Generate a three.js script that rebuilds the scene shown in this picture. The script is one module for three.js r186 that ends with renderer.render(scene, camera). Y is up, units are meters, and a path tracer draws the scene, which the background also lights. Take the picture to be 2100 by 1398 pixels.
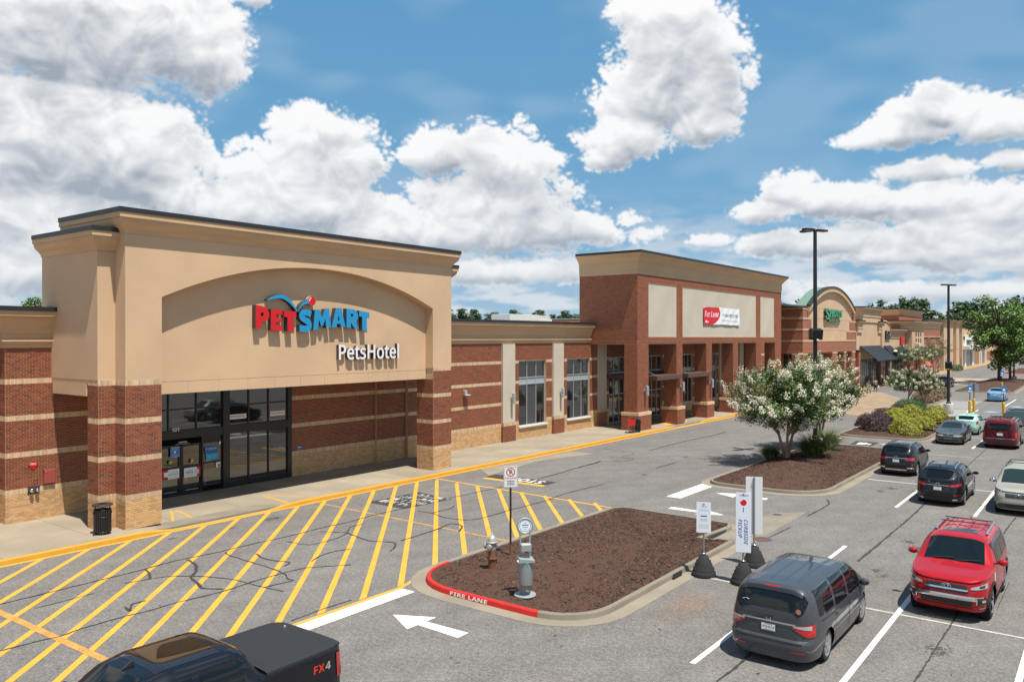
import * as THREE from 'three';
import { mergeGeometries } from 'three/addons/utils/BufferGeometryUtils.js';
import { FontLoader } from 'three/addons/loaders/FontLoader.js';
import { TextGeometry } from 'three/addons/geometries/TextGeometry.js';
import { RoundedBoxGeometry } from 'three/addons/geometries/RoundedBoxGeometry.js';
import { MarchingCubes } from 'three/addons/objects/MarchingCubes.js';
import { createNoise3D, createNoise2D } from 'simplex-noise';

// ---------------------------------------------------------------- camera, light, exposure
const EXPOSURE = 1.5;
const scene = new THREE.Scene();
const renderer = new THREE.WebGLRenderer({ antialias: true });
renderer.setSize(1024, 681);
renderer.toneMapping = THREE.LinearToneMapping;
renderer.toneMappingExposure = EXPOSURE;
renderer.shadowMap.enabled = true;
const camera = new THREE.PerspectiveCamera(46.17, 1024 / 681, 0.2, 6000);
camera.position.set(0, 7.05, 28.39);
const YAW = 37.115 * Math.PI / 180;                    // x runs along the shop fronts, z out into the car park
camera.lookAt(100 * Math.cos(YAW), 7.05 - 0.366, 28.39 - 100 * Math.sin(YAW));
camera.updateMatrixWorld();

const SUN = new THREE.Vector3(-0.105, 1, 0.356).normalize();
const sun = new THREE.DirectionalLight(new THREE.Color().setRGB(1, 0.95, 0.86), 4.6);
sun.position.copy(SUN).multiplyScalar(300).add(new THREE.Vector3(60, 0, 10));
sun.target.position.set(60, 0, 10);
sun.castShadow = true;
sun.shadow.mapSize.set(4096, 4096);
Object.assign(sun.shadow.camera, { left: -140, right: 140, top: 140, bottom: -140, near: 1, far: 700 });
scene.add(sun, sun.target);

// ---------------------------------------------------------------- random numbers and noise
function rngOf(seed) { let s = seed >>> 0; return () => { s = (s + 0x6D2B79F5) | 0; let t = Math.imul(s ^ (s >>> 15), 1 | s); t = (t + Math.imul(t ^ (t >>> 7), 61 | t)) ^ t; return ((t ^ (t >>> 14)) >>> 0) / 4294967296; }; }
const rnd = rngOf(11);
const rr = (a, b, r = rnd) => a + (b - a) * r();
const clamp = (x, a = 0, b = 1) => Math.min(b, Math.max(a, x));
const lerp = (a, b, t) => a + (b - a) * t;
const sstep = (a, b, x) => { const t = clamp((x - a) / (b - a)); return t * t * (3 - 2 * t); };
const n3 = createNoise3D(rngOf(5)), n2 = createNoise2D(rngOf(6));

// ---------------------------------------------------------------- sky: blue air and cumulus, computed as an equirectangular texture
{
  const W = 4096, H = 2048, data = new Float32Array(W * H * 4), D2R = Math.PI / 180;
  const base = -37.115, blobs = [];                    // clouds: [azimuth, elevation, half width, half height] in degrees
  for (const b of [[-28.8,18.7,8.9,6.1],[-23.7,20,5.9,4.2],[-31.1,10.7,5.4,5.1],[-26.3,11.2,6.5,4.7],[-21,18.1,3.3,3.6],[-29.6,6.4,6.9,3.3],[-14,13.6,3.5,2.5],[-12.4,12.2,3.7,3.1],[-15.3,10.8,6.4,2.7],[-16.6,8.7,10.6,2.3],[-5.3,12.7,2.6,2.2],[-2.1,13.3,2.1,2],[-0.3,11.8,3.8,3.1],[-1.7,9.4,7,2.4],[-3.8,7.4,13.2,2.1],[3.5,7.7,4.2,1.6],[12,19.5,4.7,3.8],[10,21.7,3,2.1],[9.7,16.2,4.4,3],[8,13.7,3.4,2],[13.4,16.6,3.4,3.3],[6.8,12.5,1.9,1.1],[13.5,14.3,2.4,1.6],[27.9,14.1,3.3,1.7],[25.4,12.8,3.2,1.2],[31.1,13,2.8,1.9],[32.1,10.6,1.5,.8],[27.4,10.5,2.6,1],[19.2,9.6,2.4,1.5],[23.1,8.7,4.6,1.4],[28.2,8.3,5,1.6],[17.3,8.4,2.4,.9],[31.6,7.5,2.3,1.4],[21.6,6.2,6.2,1.3],[27.4,5.4,7,1.1],[14,6.7,1.6,.6],[26,2.9,8.5,.9],[15.3,3.5,6.5,.8],[-12,3.9,10,1],[-1.7,4.6,8.7,1.2],[-31.6,4,3.8,2.1],[-18,22.2,1.4,1.2],[9.7,4.6,5,.8]]) blobs.push([b[0] + base, b[1], b[2], b[3]]);
  const R = rngOf(77);                                  // the same kind of clouds all the way round
  for (let a = 36; a < 324; a += rr(7, 13, R)) {
    const n = 3 + Math.floor(R() * 4), e = rr(7, 24, R), s = rr(2, 6.5, R);
    for (let k = 0; k < n; k++) blobs.push([base + a + rr(-1.6, 1.6, R) * s, e + rr(-.5, .6, R) * s, s * rr(.6, 1.3, R), s * rr(.35, .75, R)]);
    blobs.push([base + a, rr(3, 6, R), rr(4, 9, R), rr(.8, 1.4, R)]);
  }
  for (let k = 0; k < 46; k++) { const e = 26 + 50 * R() * R(), s = rr(2, 6, R); blobs.push([base + rr(-180, 180, R), e, s * rr(.9, 1.6, R) / Math.cos(e * D2R), s * rr(.6, 1, R)]); }
  const buckets = Array.from({ length: 360 }, () => []);
  for (const b of blobs) { const w = Math.ceil(b[2] * 1.7) + 1; for (let k = -w; k <= w; k++) buckets[(Math.floor(b[0] + k) % 360 + 360) % 360].push(b); }
  const mask = (az, el) => {
    const list = buckets[(Math.floor(az) % 360 + 360) % 360]; let best = -1, keep = 1, wsum = 1e-6, bsum = 0;
    for (const b of list) {
      let da = az - b[0]; da -= 360 * Math.round(da / 360);
      const de = el - b[1], q = 1 - (da / b[2]) ** 2 - (de / (de > 0 ? b[3] : b[3] * .72)) ** 2;
      if (b[3] < 1.05) { const sm = .72; if (q * sm > best) best = q * sm - (1 - sm) * .4; } else if (q > best) best = q; if (q > 0) { keep *= 1 - .8 * q; const w = q * q; wsum += w; bsum += w * de / b[3]; }
    }
    const m = best > 0 ? Math.max(best, 1 - keep) : best, bottom = bsum / wsum;
    return [m, bottom];
  };
  const billow = (x, y, z, oct) => { let s = 0, a = .5, f = 1, t = 0; for (let i = 0; i < oct; i++) { s += a * Math.abs(n3(x * f, y * f, z * f)); t += a; a *= .56; f *= 2.03; } return s / t; };
  const dens = (az, el, oct) => {
    const [m, bottom] = mask(az, el);
    if (m < -.95) return [-1, 0, 0];
    const c = Math.cos(el * D2R), x = Math.cos(az * D2R) * c, z = Math.sin(az * D2R) * c, y = Math.sin(el * D2R) * 1.25;
    const wx = n3(x * 14 + 4, y * 14, z * 14) * .014, wz = n3(x * 14, y * 14 + 7, z * 14) * .014;
    const b = billow((x + wx) * 12, (y + wz) * 12.5, (z + wx) * 12, oct);
    const fine = oct > 5 ? (billow(x * 70, y * 74, z * 70, 3) - .42) * .46 * (1 - sstep(.25, .8, m)) : 0;
    return [m * .66 - .30 + b * 1.05 + fine, bottom, m];
  };
  for (let row = H / 2; row < H; row++) {
    const el = ((row + .5) / H - .5) * 180, up = Math.sin(el * D2R);
    const t = Math.pow(clamp(el / 62), .62), hz = Math.exp(-el / 5.5);
    const sky = [lerp(.20, .05, t), lerp(.46, .22, t), lerp(.70, .47, t)];
    for (let c = 0; c < 3; c++) sky[c] = lerp(sky[c], [.46, .60, .70][c], hz * .85);
    for (let col = 0; col < W; col++) {
      const az = ((col + .5) / W - .5) * 360, i = (row * W + col) * 4;
      let [d, bottom, m] = dens(az, el, 6), r = sky[0], g = sky[1], b = sky[2];
      const c = Math.cos(el * D2R), x = Math.cos(az * D2R) * c, z = Math.sin(az * D2R) * c;
      const deck = sstep(-.25, .5, n3(x * 10, up * 42, z * 10) * .6 + n3(x * 25, up * 90, z * 25) * .32 + n3(x * 60, up * 180, z * 60) * .15 + .12) * sstep(11, 3, el) * .8;
      r = lerp(r, .74, deck); g = lerp(g, .78, deck); b = lerp(b, .82, deck);
      const veil = .16 * sstep(.05, .75, n3(x * 4, up * 9, z * 4) * .6 + n3(x * 11, up * 24, z * 11) * .35 + .25);
      r = lerp(r, .8, veil * .8); g = lerp(g, .84, veil * .8); b = lerp(b, .88, veil * .8);
      if (d > -.1) {
        const d1 = dens(az - .12, el + .8, 4)[0], d2 = dens(az - .3, el + 2.4, 2)[0], dm = dens(az, el, 4)[0];
        const relief = clamp((dm - d1) * .8, -.28, .3), thick = clamp(d2 * 1.1, 0, 1);
        const grey = sstep(.15, .8, n3(x * 5 + 9, up * 7, z * 5) * .6 + n3(x * 13, up * 15 + 3, z * 13) * .35 + .25) * sstep(.12, .5, d);
        let L = .985 + relief * .38 - thick * .17 - .30 * sstep(.15, -.62, bottom) * sstep(0, .4, d) - grey * .2;
        L = clamp(L, .5, 1.03);
        const far = clamp(Math.exp(-el / 6) * .55, 0, .5);
        const soft = .5 + .5 * n3(x * 21, up * 21, z * 21), a = sstep(-.05 - .05 * soft, .1 + .2 * soft + .15 * sstep(0, -.5, bottom), d) * lerp(1, .72, Math.exp(-el / 4));
        const q = clamp((L - .5) / .5), cr = lerp(lerp(.34, .98, q), .70, far), cg = lerp(lerp(.39, .98, q), .74, far), cb = lerp(lerp(.46, .985, q), .79, far);
        r = lerp(r, cr, a); g = lerp(g, cg, a); b = lerp(b, cb, a);
      }
      data[i] = r / EXPOSURE; data[i + 1] = g / EXPOSURE; data[i + 2] = b / EXPOSURE; data[i + 3] = 1;
    }
  }
  for (let k = 0; k < W * H / 2; k++) { data[k * 4] = .16; data[k * 4 + 1] = .16; data[k * 4 + 2] = .15; data[k * 4 + 3] = 1; }
  const t = new THREE.DataTexture(data, W, H, THREE.RGBAFormat, THREE.FloatType);
  t.mapping = THREE.EquirectangularReflectionMapping; t.magFilter = THREE.LinearFilter; t.needsUpdate = true;
  scene.background = t; scene.environment = t;
}
// ---------------------------------------------------------------- textures
function vnoise(seed) {                                 // tileable value noise
  const r = rngOf(seed), t = Float32Array.from({ length: 4096 }, () => r());
  return (x, y, p) => {
    const xi = Math.floor(x), yi = Math.floor(y), fx = x - xi, fy = y - yi, u = fx * fx * (3 - 2 * fx), v = fy * fy * (3 - 2 * fy);
    const h = (a, b) => t[((((a % p) + p) % p) * 57 + (((b % p) + p) % p) * 131) & 4095];
    return lerp(lerp(h(xi, yi), h(xi + 1, yi), u), lerp(h(xi, yi + 1), h(xi + 1, yi + 1), u), v);
  };
}
function tex(n, srgb, f, m = n) {
  const d = new Uint8Array(n * m * 4);
  for (let y = 0; y < m; y++) for (let x = 0; x < n; x++) { const c = f(x / n, y / m, x, y), i = (y * n + x) * 4; d[i] = clamp(c[0]) * 255; d[i + 1] = clamp(c[1]) * 255; d[i + 2] = clamp(c[2]) * 255; d[i + 3] = 255; }
  const t = new THREE.DataTexture(d, n, m); t.wrapS = t.wrapT = THREE.RepeatWrapping; t.magFilter = THREE.LinearFilter; t.minFilter = THREE.LinearMipmapLinearFilter; t.generateMipmaps = true;
  if (srgb) t.colorSpace = THREE.SRGBColorSpace; t.needsUpdate = true; return t;
}
function rep(t, sx, sy = sx) { const c = t.clone(); c.repeat.set(sx, sy); c.needsUpdate = true; return c; }
const N1 = vnoise(3), N2 = vnoise(9);
const fbmT = (x, y, p, o = 4) => { let s = 0, a = .5; for (let i = 0; i < o; i++) { s += a * N1(x * p, y * p, p); p *= 2; a *= .5; } return s / .94; };
const g3 = (v, t = 0) => [v + t, v, v - t];
const RT = rngOf(21);
const texAsphalt = tex(1024, true, (u, v) => { const s = RT(), n = fbmT(u, v, 4) - .5, k = N2(u * 300, v * 300, 300), c = N1(u * 110, v * 110, 110), e = N2(u * 64, v * 64, 64), w = s > .93 ? .16 * RT() : s < .1 ? -.15 * RT() : 0; return g3(.40 + n * .07 + (k - .5) * .13 + (c - .5) * .10 + (e - .5) * .07 + w + (RT() - .5) * .06, .009); });
const texAsphaltB = tex(512, false, (u, v) => { const k = N2(u * 170, v * 170, 170), j = N1(u * 340, v * 340, 340); return g3(.5 + (k - .5) * .5 + (j - .5) * .4); });
const texConcrete = tex(512, true, (u, v) => { const n = fbmT(u, v, 3, 5) - .5, k = RT() - .5; return [.655 + n * .13 + k * .05, .62 + n * .13 + k * .05, .56 + n * .13 + k * .05]; });
const texStucco = tex(512, false, (u, v) => g3(.5 + (N2(u * 128, v * 128, 128) - .5) * .6 + (N1(u * 256, v * 256, 256) - .5) * .4));
const texStain = tex(512, true, (u, v) => { const n = fbmT(u, v, 3, 5) - .5, k = RT() - .5; return g3(.93 + n * .10 + k * .04, .004); });
const texMulch = tex(512, true, (u, v) => { const a = N1(u * 90, v * 34, 34), b = N2(u * 40, v * 100, 20), c = RT(), m = (a * .5 + b * .5) * .42 + c * .16; return [.20 + m * .56, .135 + m * .46, .10 + m * .38]; });
const texGrain = tex(256, true, (u, v) => g3(.9 + (RT() - .5) * .12 + (fbmT(u, v, 6, 3) - .5) * .12));
// brickwork too far away to tell the bricks apart: 6 bricks by 18 courses per tile of 1.22 m
const RB = rngOf(31), tone = Array.from({ length: 18 * 7 }, () => RB());
const brickTex = (mortar) => (u, v) => {
  const row = Math.floor(v * 18), fv = v * 18 - row, uu = u * 6 + (row % 2) * .5, c = Math.floor(uu), fu = uu - c;
  if (fv < .16 || fu < .06) return mortar ? [.66, .55, .45] : [.2, .2, .2];
  const t = tone[row * 7 + c % 6], d = t < .07 ? .55 : .85 + t * .3;
  return mortar ? [.50 * d + (RB() - .5) * .05, .255 * d + .01 + (RB() - .5) * .03, .19 * d + .01] : [.8, .8, .8];
};
const texBrickFar = tex(256, true, brickTex(true)), texBrickFarB = tex(256, false, brickTex(false));

// ---------------------------------------------------------------- materials (base colours are linear)
const lin = (r, g, b) => new THREE.Color().setRGB(r, g, b);
const M = (r, g, b, rough = .8, o = {}) => new THREE.MeshStandardMaterial({ color: lin(r, g, b), roughness: rough, ...o });
const P = (r, g, b, rough, o = {}) => new THREE.MeshPhysicalMaterial({ color: lin(r, g, b), roughness: rough, ...o });
const mat = {
  asphalt: new THREE.MeshStandardMaterial({ map: rep(texAsphalt, 1 / 3.1), bumpMap: rep(texAsphaltB, 1 / 1.7), bumpScale: .006, roughness: .93, vertexColors: true }),
  concrete: new THREE.MeshStandardMaterial({ map: rep(texConcrete, 1 / 4.3), bumpMap: rep(texAsphaltB, 1 / 1.3), bumpScale: .0015, roughness: .9 }),
  gutter: new THREE.MeshStandardMaterial({ map: rep(texConcrete, 1 / 2.7), color: lin(.60, .57, .53), roughness: .92 }),
  kerb: new THREE.MeshStandardMaterial({ map: rep(texConcrete, 1 / 2.1), color: lin(.52, .51, .49), roughness: .92 }),
  yellow: new THREE.MeshStandardMaterial({ map: rep(texStain, 1 / 2.3), color: lin(.74, .37, .04), roughness: .75 }),
  yellowKerb: new THREE.MeshStandardMaterial({ map: rep(texStain, 1 / 1.1), color: lin(.62, .32, .022), roughness: .75 }),
  yellowOld: new THREE.MeshStandardMaterial({ map: rep(texAsphalt, 1 / 1.7), color: lin(3.2, 1.75, .45), roughness: .85 }),
  white: new THREE.MeshStandardMaterial({ map: rep(texStain, 1 / 2.9), color: lin(.78, .76, .72), roughness: .75 }),
  whiteOld: new THREE.MeshStandardMaterial({ map: rep(texAsphalt, 1 / 1.3), color: lin(3.1, 3.05, 2.95), roughness: .85 }),
  bluePaint: new THREE.MeshStandardMaterial({ map: rep(texStain, 1 / 2.3), color: lin(.09, .30, .50), roughness: .8 }),
  redPaint: new THREE.MeshStandardMaterial({ map: rep(texStain, 1 / .9), color: lin(.60, .022, .014), roughness: .6 }),
  tar: M(.035, .035, .036, .7), sealed: new THREE.MeshStandardMaterial({ map: rep(texAsphalt, 1 / 2.3), color: lin(.28, .28, .29), roughness: .9 }),
  mulch: new THREE.MeshStandardMaterial({ map: rep(texMulch, 1 / 1.6), bumpMap: rep(texMulch, 1 / 1.6), bumpScale: .04, roughness: 1, color: lin(.60, .52, .48) }),
  stucco: new THREE.MeshStandardMaterial({ map: rep(texStain, 1 / 6), color: lin(.66, .455, .285), bumpMap: rep(texStucco, 1 / .9), bumpScale: .002, roughness: .95 }),
  stuccoTrim: new THREE.MeshStandardMaterial({ map: rep(texStain, 1 / 5), color: lin(.65, .44, .265), bumpMap: rep(texStucco, 1 / .9), bumpScale: .002, roughness: .95 }),
  beige: new THREE.MeshStandardMaterial({ map: rep(texStain, 1 / 5), color: lin(.60, .53, .43), bumpMap: rep(texStucco, 1 / .9), bumpScale: .002, roughness: .95 }),
  coping: M(.022, .022, .026, .45), roof: M(.42, .42, .40, .9),
  mortarRed: new THREE.MeshStandardMaterial({ map: rep(texStain, 1 / 1.5), color: lin(.56, .41, .27), roughness: .95 }),
  brick: new THREE.MeshStandardMaterial({ vertexColors: true, map: rep(texGrain, 4), roughness: .88 }),
  brickFar: new THREE.MeshStandardMaterial({ map: rep(texBrickFar, 1 / 1.22), bumpMap: rep(texBrickFarB, 1 / 1.22), bumpScale: .006, color: lin(1.25, 1.2, 1.15), roughness: .9 }),
  tanBrick: new THREE.MeshStandardMaterial({ map: rep(texStain, 1 / 1.2), color: lin(.60, .42, .25), roughness: .9 }),
  blackFrame: P(.012, .012, .013, .35), alu: M(.50, .52, .54, .38, { metalness: .55 }), aluPanel: M(.36, .40, .43, .5, { metalness: .15 }),
  glass: P(.010, .013, .014, .03, { ior: 2.2, specularIntensity: 1 }),
  stone: M(.58, .55, .49, .85), black: P(.012, .012, .013, .4), blackMatt: M(.016, .016, .017, .8), steel: M(.34, .35, .36, .4, { metalness: .6 }), galv: M(.42, .44, .45, .5, { metalness: .45 }),
  whitePlastic: M(.74, .74, .73, .5), red: P(.55, .012, .012, .35), rubber: M(.02, .02, .021, .85), chrome: M(.72, .73, .75, .12, { metalness: 1 }),
};

// ---------------------------------------------------------------- geometry helpers
const V = (x, y, z) => new THREE.Vector3(x, y, z);
const names = new Map();
function numbered(n) { const k = names.get(n) || 0; names.set(n, k + 1); return k ? n + '_' + String(k).padStart(3, '0') : n; }
function uvm(g) {                                       // uv in metres from the dominant direction of each face
  if (g.index) g = g.toNonIndexed();
  const p = g.attributes.position, uv = new Float32Array(p.count * 2), a = V(0, 0, 0), b = V(0, 0, 0), c = V(0, 0, 0), n = V(0, 0, 0);
  for (let i = 0; i < p.count; i += 3) {
    a.fromBufferAttribute(p, i); b.fromBufferAttribute(p, i + 1); c.fromBufferAttribute(p, i + 2);
    n.copy(b).sub(a).cross(c.clone().sub(a)); const x = Math.abs(n.x), y = Math.abs(n.y), z = Math.abs(n.z);
    for (let k = 0; k < 3; k++) { const q = [a, b, c][k], j = (i + k) * 2; if (y >= x && y >= z) { uv[j] = q.x; uv[j + 1] = q.z; } else if (x >= z) { uv[j] = q.z; uv[j + 1] = q.y; } else { uv[j] = q.x; uv[j + 1] = q.y; } }
  }
  g.setAttribute('uv', new THREE.BufferAttribute(uv, 2));
  for (const k of Object.keys(g.attributes)) if (!['position', 'normal', 'uv', 'color'].includes(k)) g.deleteAttribute(k);
  return g;
}
function join(gs) { gs = gs.flat(9).map((g) => uvm(g)); return gs.length === 1 ? gs[0] : mergeGeometries(gs); }
function mesh(name, gs, m, parent = scene, keep = false) {
  const o = new THREE.Mesh(keep ? gs : join([gs]), m); o.name = parent === scene ? numbered(name) : name; o.castShadow = o.receiveShadow = true; parent.add(o); return o;
}
function group(name, label, category, grp, x = 0, y = 0, z = 0, turn = 0) {
  const o = new THREE.Group(); o.name = numbered(name); o.position.set(x, y, z); o.rotation.y = turn; o.userData = { label, category }; if (grp) o.userData.group = grp; scene.add(o); return o;
}
function tag(o, label, category, grp) { o.userData.label = label; o.userData.category = category; if (grp) o.userData.group = grp; return o; }
function structure(o) { o.userData.kind = 'structure'; return o; }
function stuff(o) { o.userData.kind = 'stuff'; return o; }
function sub(name, parent, x = 0, y = 0, z = 0, turn = 0) { const o = new THREE.Group(); o.name = name; o.position.set(x, y, z); o.rotation.y = turn; parent.add(o); return o; }
function copy(o, label) { const c = o.clone(); c.name = numbered(o.name.replace(/_\d{3}$/, '')); c.userData = { ...o.userData }; if (label) c.userData.label = label; scene.add(c); return c; }
const B = (x0, x1, y0, y1, z0, z1) => new THREE.BoxGeometry(Math.abs(x1 - x0), Math.abs(y1 - y0), Math.abs(z1 - z0)).translate((x0 + x1) / 2, (y0 + y1) / 2, (z0 + z1) / 2);
const RBx = (x0, x1, y0, y1, z0, z1, r = .02, s = 2) => new RoundedBoxGeometry(Math.abs(x1 - x0), Math.abs(y1 - y0), Math.abs(z1 - z0), s, r).translate((x0 + x1) / 2, (y0 + y1) / 2, (z0 + z1) / 2);
function cyl(p, q, r0, r1 = r0, seg = 10, open = false) {
  p = V(...p); q = V(...q); const d = q.clone().sub(p), g = new THREE.CylinderGeometry(r1, r0, d.length(), seg, 1, open);
  g.applyQuaternion(new THREE.Quaternion().setFromUnitVectors(V(0, 1, 0), d.clone().normalize())); const m = p.add(q).multiplyScalar(.5); return g.translate(m.x, m.y, m.z);
}
const lathe = (pts, seg = 20, x = 0, y = 0, z = 0) => new THREE.LatheGeometry(pts.map((p) => new THREE.Vector2(p[0], p[1])), seg).translate(x, y, z);
const tube = (pts, r, n = 24, seg = 8) => new THREE.TubeGeometry(new THREE.CatmullRomCurve3(pts.map((p) => V(...p))), n, r, seg);
const poly = (pts) => { const s = new THREE.Shape(); pts.forEach((p, i) => i ? s.lineTo(p[0], p[1]) : s.moveTo(p[0], p[1])); return s; };
const extr = (shape, d, bevel = 0, cs = 12) => new THREE.ExtrudeGeometry(shape, { depth: d, bevelEnabled: bevel > 0, bevelSize: bevel, bevelThickness: bevel, bevelSegments: 2, curveSegments: cs });
// flat sheet on the ground from an outline in x, z
function sheet(pts, y, holes = []) {
  const s = poly(pts.map((p) => [p[0], -p[1]])); for (const h of holes) { const q = new THREE.Path(); h.forEach((p, i) => i ? q.lineTo(p[0], -p[1]) : q.moveTo(p[0], -p[1])); s.holes.push(q); }
  return new THREE.ShapeGeometry(s).rotateX(-Math.PI / 2).translate(0, y, 0);
}
const rect = (x0, x1, z0, z1, y) => sheet([[x0, z0], [x1, z0], [x1, z1], [x0, z1]], y);
// ribbon of a given width along points in x, z
function ribbon(pts, w, y, r = null) {
  const L = [], Rr = []; const n = pts.length;
  for (let i = 0; i < n; i++) {
    const a = pts[Math.max(0, i - 1)], b = pts[Math.min(n - 1, i + 1)]; let dx = b[0] - a[0], dz = b[1] - a[1]; const l = Math.hypot(dx, dz) || 1; dx /= l; dz /= l;
    const ww = (typeof w === 'function' ? w(i / (n - 1)) : w) * (r ? rr(.6, 1.4, r) : 1) / 2; L.push([pts[i][0] - dz * ww, pts[i][1] + dx * ww]); Rr.push([pts[i][0] + dz * ww, pts[i][1] - dx * ww]);
  }
  const pos = [], nor = [];
  const put = (p) => { pos.push(p[0], y, p[1]); nor.push(0, 1, 0); };
  for (let i = 0; i < n - 1; i++) { put(L[i]); put(L[i + 1]); put(Rr[i]); put(Rr[i]); put(L[i + 1]); put(Rr[i + 1]); }
  const g = new THREE.BufferGeometry(); g.setAttribute('position', new THREE.Float32BufferAttribute(pos, 3)); g.setAttribute('normal', new THREE.Float32BufferAttribute(nor, 3)); return uvm(g);
}
function wobble(pts, step, amp, r) {                     // resample a line and make it wander
  const out = []; for (let i = 0; i < pts.length - 1; i++) { const [a, b] = [pts[i], pts[i + 1]], l = Math.hypot(b[0] - a[0], b[1] - a[1]), n = Math.max(1, Math.round(l / step)); for (let k = 0; k < n; k++) out.push([lerp(a[0], b[0], k / n) + rr(-amp, amp, r), lerp(a[1], b[1], k / n) + rr(-amp, amp, r)]); } out.push(pts[pts.length - 1]); return out;
}
// offset an open or closed polyline in x, z to its left by d, mitred
function offs(pts, d, closed) {
  const n = pts.length, out = [];
  for (let i = 0; i < n; i++) {
    const p = pts[i], a = closed ? pts[(i + n - 1) % n] : pts[i - 1], b = closed ? pts[(i + 1) % n] : pts[i + 1];
    const nr = (u, v) => { const x = v[0] - u[0], z = v[1] - u[1], l = Math.hypot(x, z) || 1; return [z / l, -x / l]; };
    const n1 = a ? nr(a, p) : nr(p, b), n2_ = b ? nr(p, b) : nr(a, p); let mx = n1[0] + n2_[0], mz = n1[1] + n2_[1]; const k = 2 / Math.max(.35, mx * mx + mz * mz);
    out.push([p[0] + mx * d * k, p[1] + mz * d * k]);
  }
  return out;
}
// sweep a profile [[out, y], ...] along a path in x, z (outside on the left)
function sweep(path, prof, closed = false) {
  const rows = prof.map((q) => offs(path, q[0], closed).map((p) => [p[0], q[1], p[1]])), gs = [], n = path.length, m = closed ? n : n - 1, pos = [];
  for (let k = 0; k < prof.length - 1; k++) for (let i = 0; i < m; i++) { const j = (i + 1) % n, a = rows[k][i], b = rows[k][j], c = rows[k + 1][i], d = rows[k + 1][j]; pos.push(...a, ...b, ...c, ...c, ...b, ...d); }
  const g = new THREE.BufferGeometry(); g.setAttribute('position', new THREE.Float32BufferAttribute(pos, 3)); g.computeVertexNormals(); return g;
}
const arcPts = (cx, cz, r, a0, a1, n) => Array.from({ length: n + 1 }, (_, i) => { const a = lerp(a0, a1, i / n); return [cx + r * Math.cos(a), cz + r * Math.sin(a)]; });
// rounded outline in x, z; radii per corner in order
function rounded(pts, radii, n = 8) {
  const out = [], N = pts.length;
  for (let i = 0; i < N; i++) {
    const p = pts[i], a = pts[(i + N - 1) % N], b = pts[(i + 1) % N], r = radii[i] || 0;
    if (!r) { out.push(p); continue; }
    const ua = [a[0] - p[0], a[1] - p[1]], ub = [b[0] - p[0], b[1] - p[1]], la = Math.hypot(...ua), lb = Math.hypot(...ub);
    const s = [p[0] + ua[0] / la * r, p[1] + ua[1] / la * r], e = [p[0] + ub[0] / lb * r, p[1] + ub[1] / lb * r];
    for (let k = 0; k <= n; k++) { const t = k / n, q = (1 - t) * (1 - t), w = 2 * t * (1 - t) * .86 + 0, z = t * t, sum = q + w + z; out.push([(q * s[0] + w * p[0] + z * e[0]) / sum, (q * s[1] + w * p[1] + z * e[1]) / sum]); }
  }
  return out;
}
const fontB = await new FontLoader().loadAsync('fonts/droid/droid_sans_bold.typeface.json');
const fontR = await new FontLoader().loadAsync('fonts/droid/droid_sans_regular.typeface.json');
const fontS = await new FontLoader().loadAsync('fonts/droid/droid_serif_bold.typeface.json');
function text3(str, font, size, depth, bevel = 0) { return new TextGeometry(str, { font, size, depth, curveSegments: 5, bevelEnabled: bevel > 0, bevelSize: bevel, bevelThickness: Math.min(bevel, .01), bevelSegments: 1 }); }
function textFlat(str, font, size) { return new THREE.ShapeGeometry(font.generateShapes(str, size), 4); }
function fit(g, x0, x1, y0, y1) { g.computeBoundingBox(); const b = g.boundingBox; g.translate(-b.min.x, -b.min.y, 0); g.scale((x1 - x0) / (b.max.x - b.min.x), (y1 - y0) / (b.max.y - b.min.y), 1); return g.translate(x0, y0, 0); }
function canvasTex(w, h, draw) { const c = document.createElement('canvas'); c.width = w; c.height = h; draw(c.getContext('2d'), w, h); const t = new THREE.CanvasTexture(c); t.colorSpace = THREE.SRGBColorSpace; return t; }
function printPlane(w, h, t, o = {}) { const g = new THREE.PlaneGeometry(w, h); return [g, new THREE.MeshStandardMaterial({ map: t, roughness: .55, ...o })]; }
// ---------------------------------------------------------------- ground
structure(mesh('terrain', rect(-1500, 3500, -2500, 2500, -.12), M(.075, .10, .04, 1)));
{
  const xs = [], zs = []; for (let x = -160; x < -12; x += 14) xs.push(x); for (let x = -12; x < 120; x += 1.1) xs.push(x); for (let x = 120; x <= 520; x += 6) xs.push(x);
  for (let z = .5; z < 46; z += 1.1) zs.push(z); for (let z = 46; z <= 160; z += 6) zs.push(z);
  const pos = [], col = [], nor = [];
  const tint = (x, z) => { const a = .5 * n2(x / 7, z / 7) + .3 * n2(x / 2.3 + 9, z / 2.3) + .35 * n2(x / 26, z / 5 + 3) + .22 * n2(x / 40, z / .9), k = 1 + .13 * a; return [k * 1.06, k * 1.02, k * .975]; };
  for (let i = 0; i < xs.length - 1; i++) for (let j = 0; j < zs.length - 1; j++) for (const [u, v] of [[0, 0], [0, 1], [1, 0], [1, 0], [0, 1], [1, 1]]) { const x = xs[i + u], z = zs[j + v]; pos.push(x, 0, z); nor.push(0, 1, 0); col.push(...tint(x, z)); }
  const g = new THREE.BufferGeometry(); g.setAttribute('position', new THREE.Float32BufferAttribute(pos, 3)); g.setAttribute('normal', new THREE.Float32BufferAttribute(nor, 3)); g.setAttribute('color', new THREE.Float32BufferAttribute(col, 3));
  structure(mesh('asphalt_car_park', uvm(g), mat.asphalt, scene, true));
}
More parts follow.
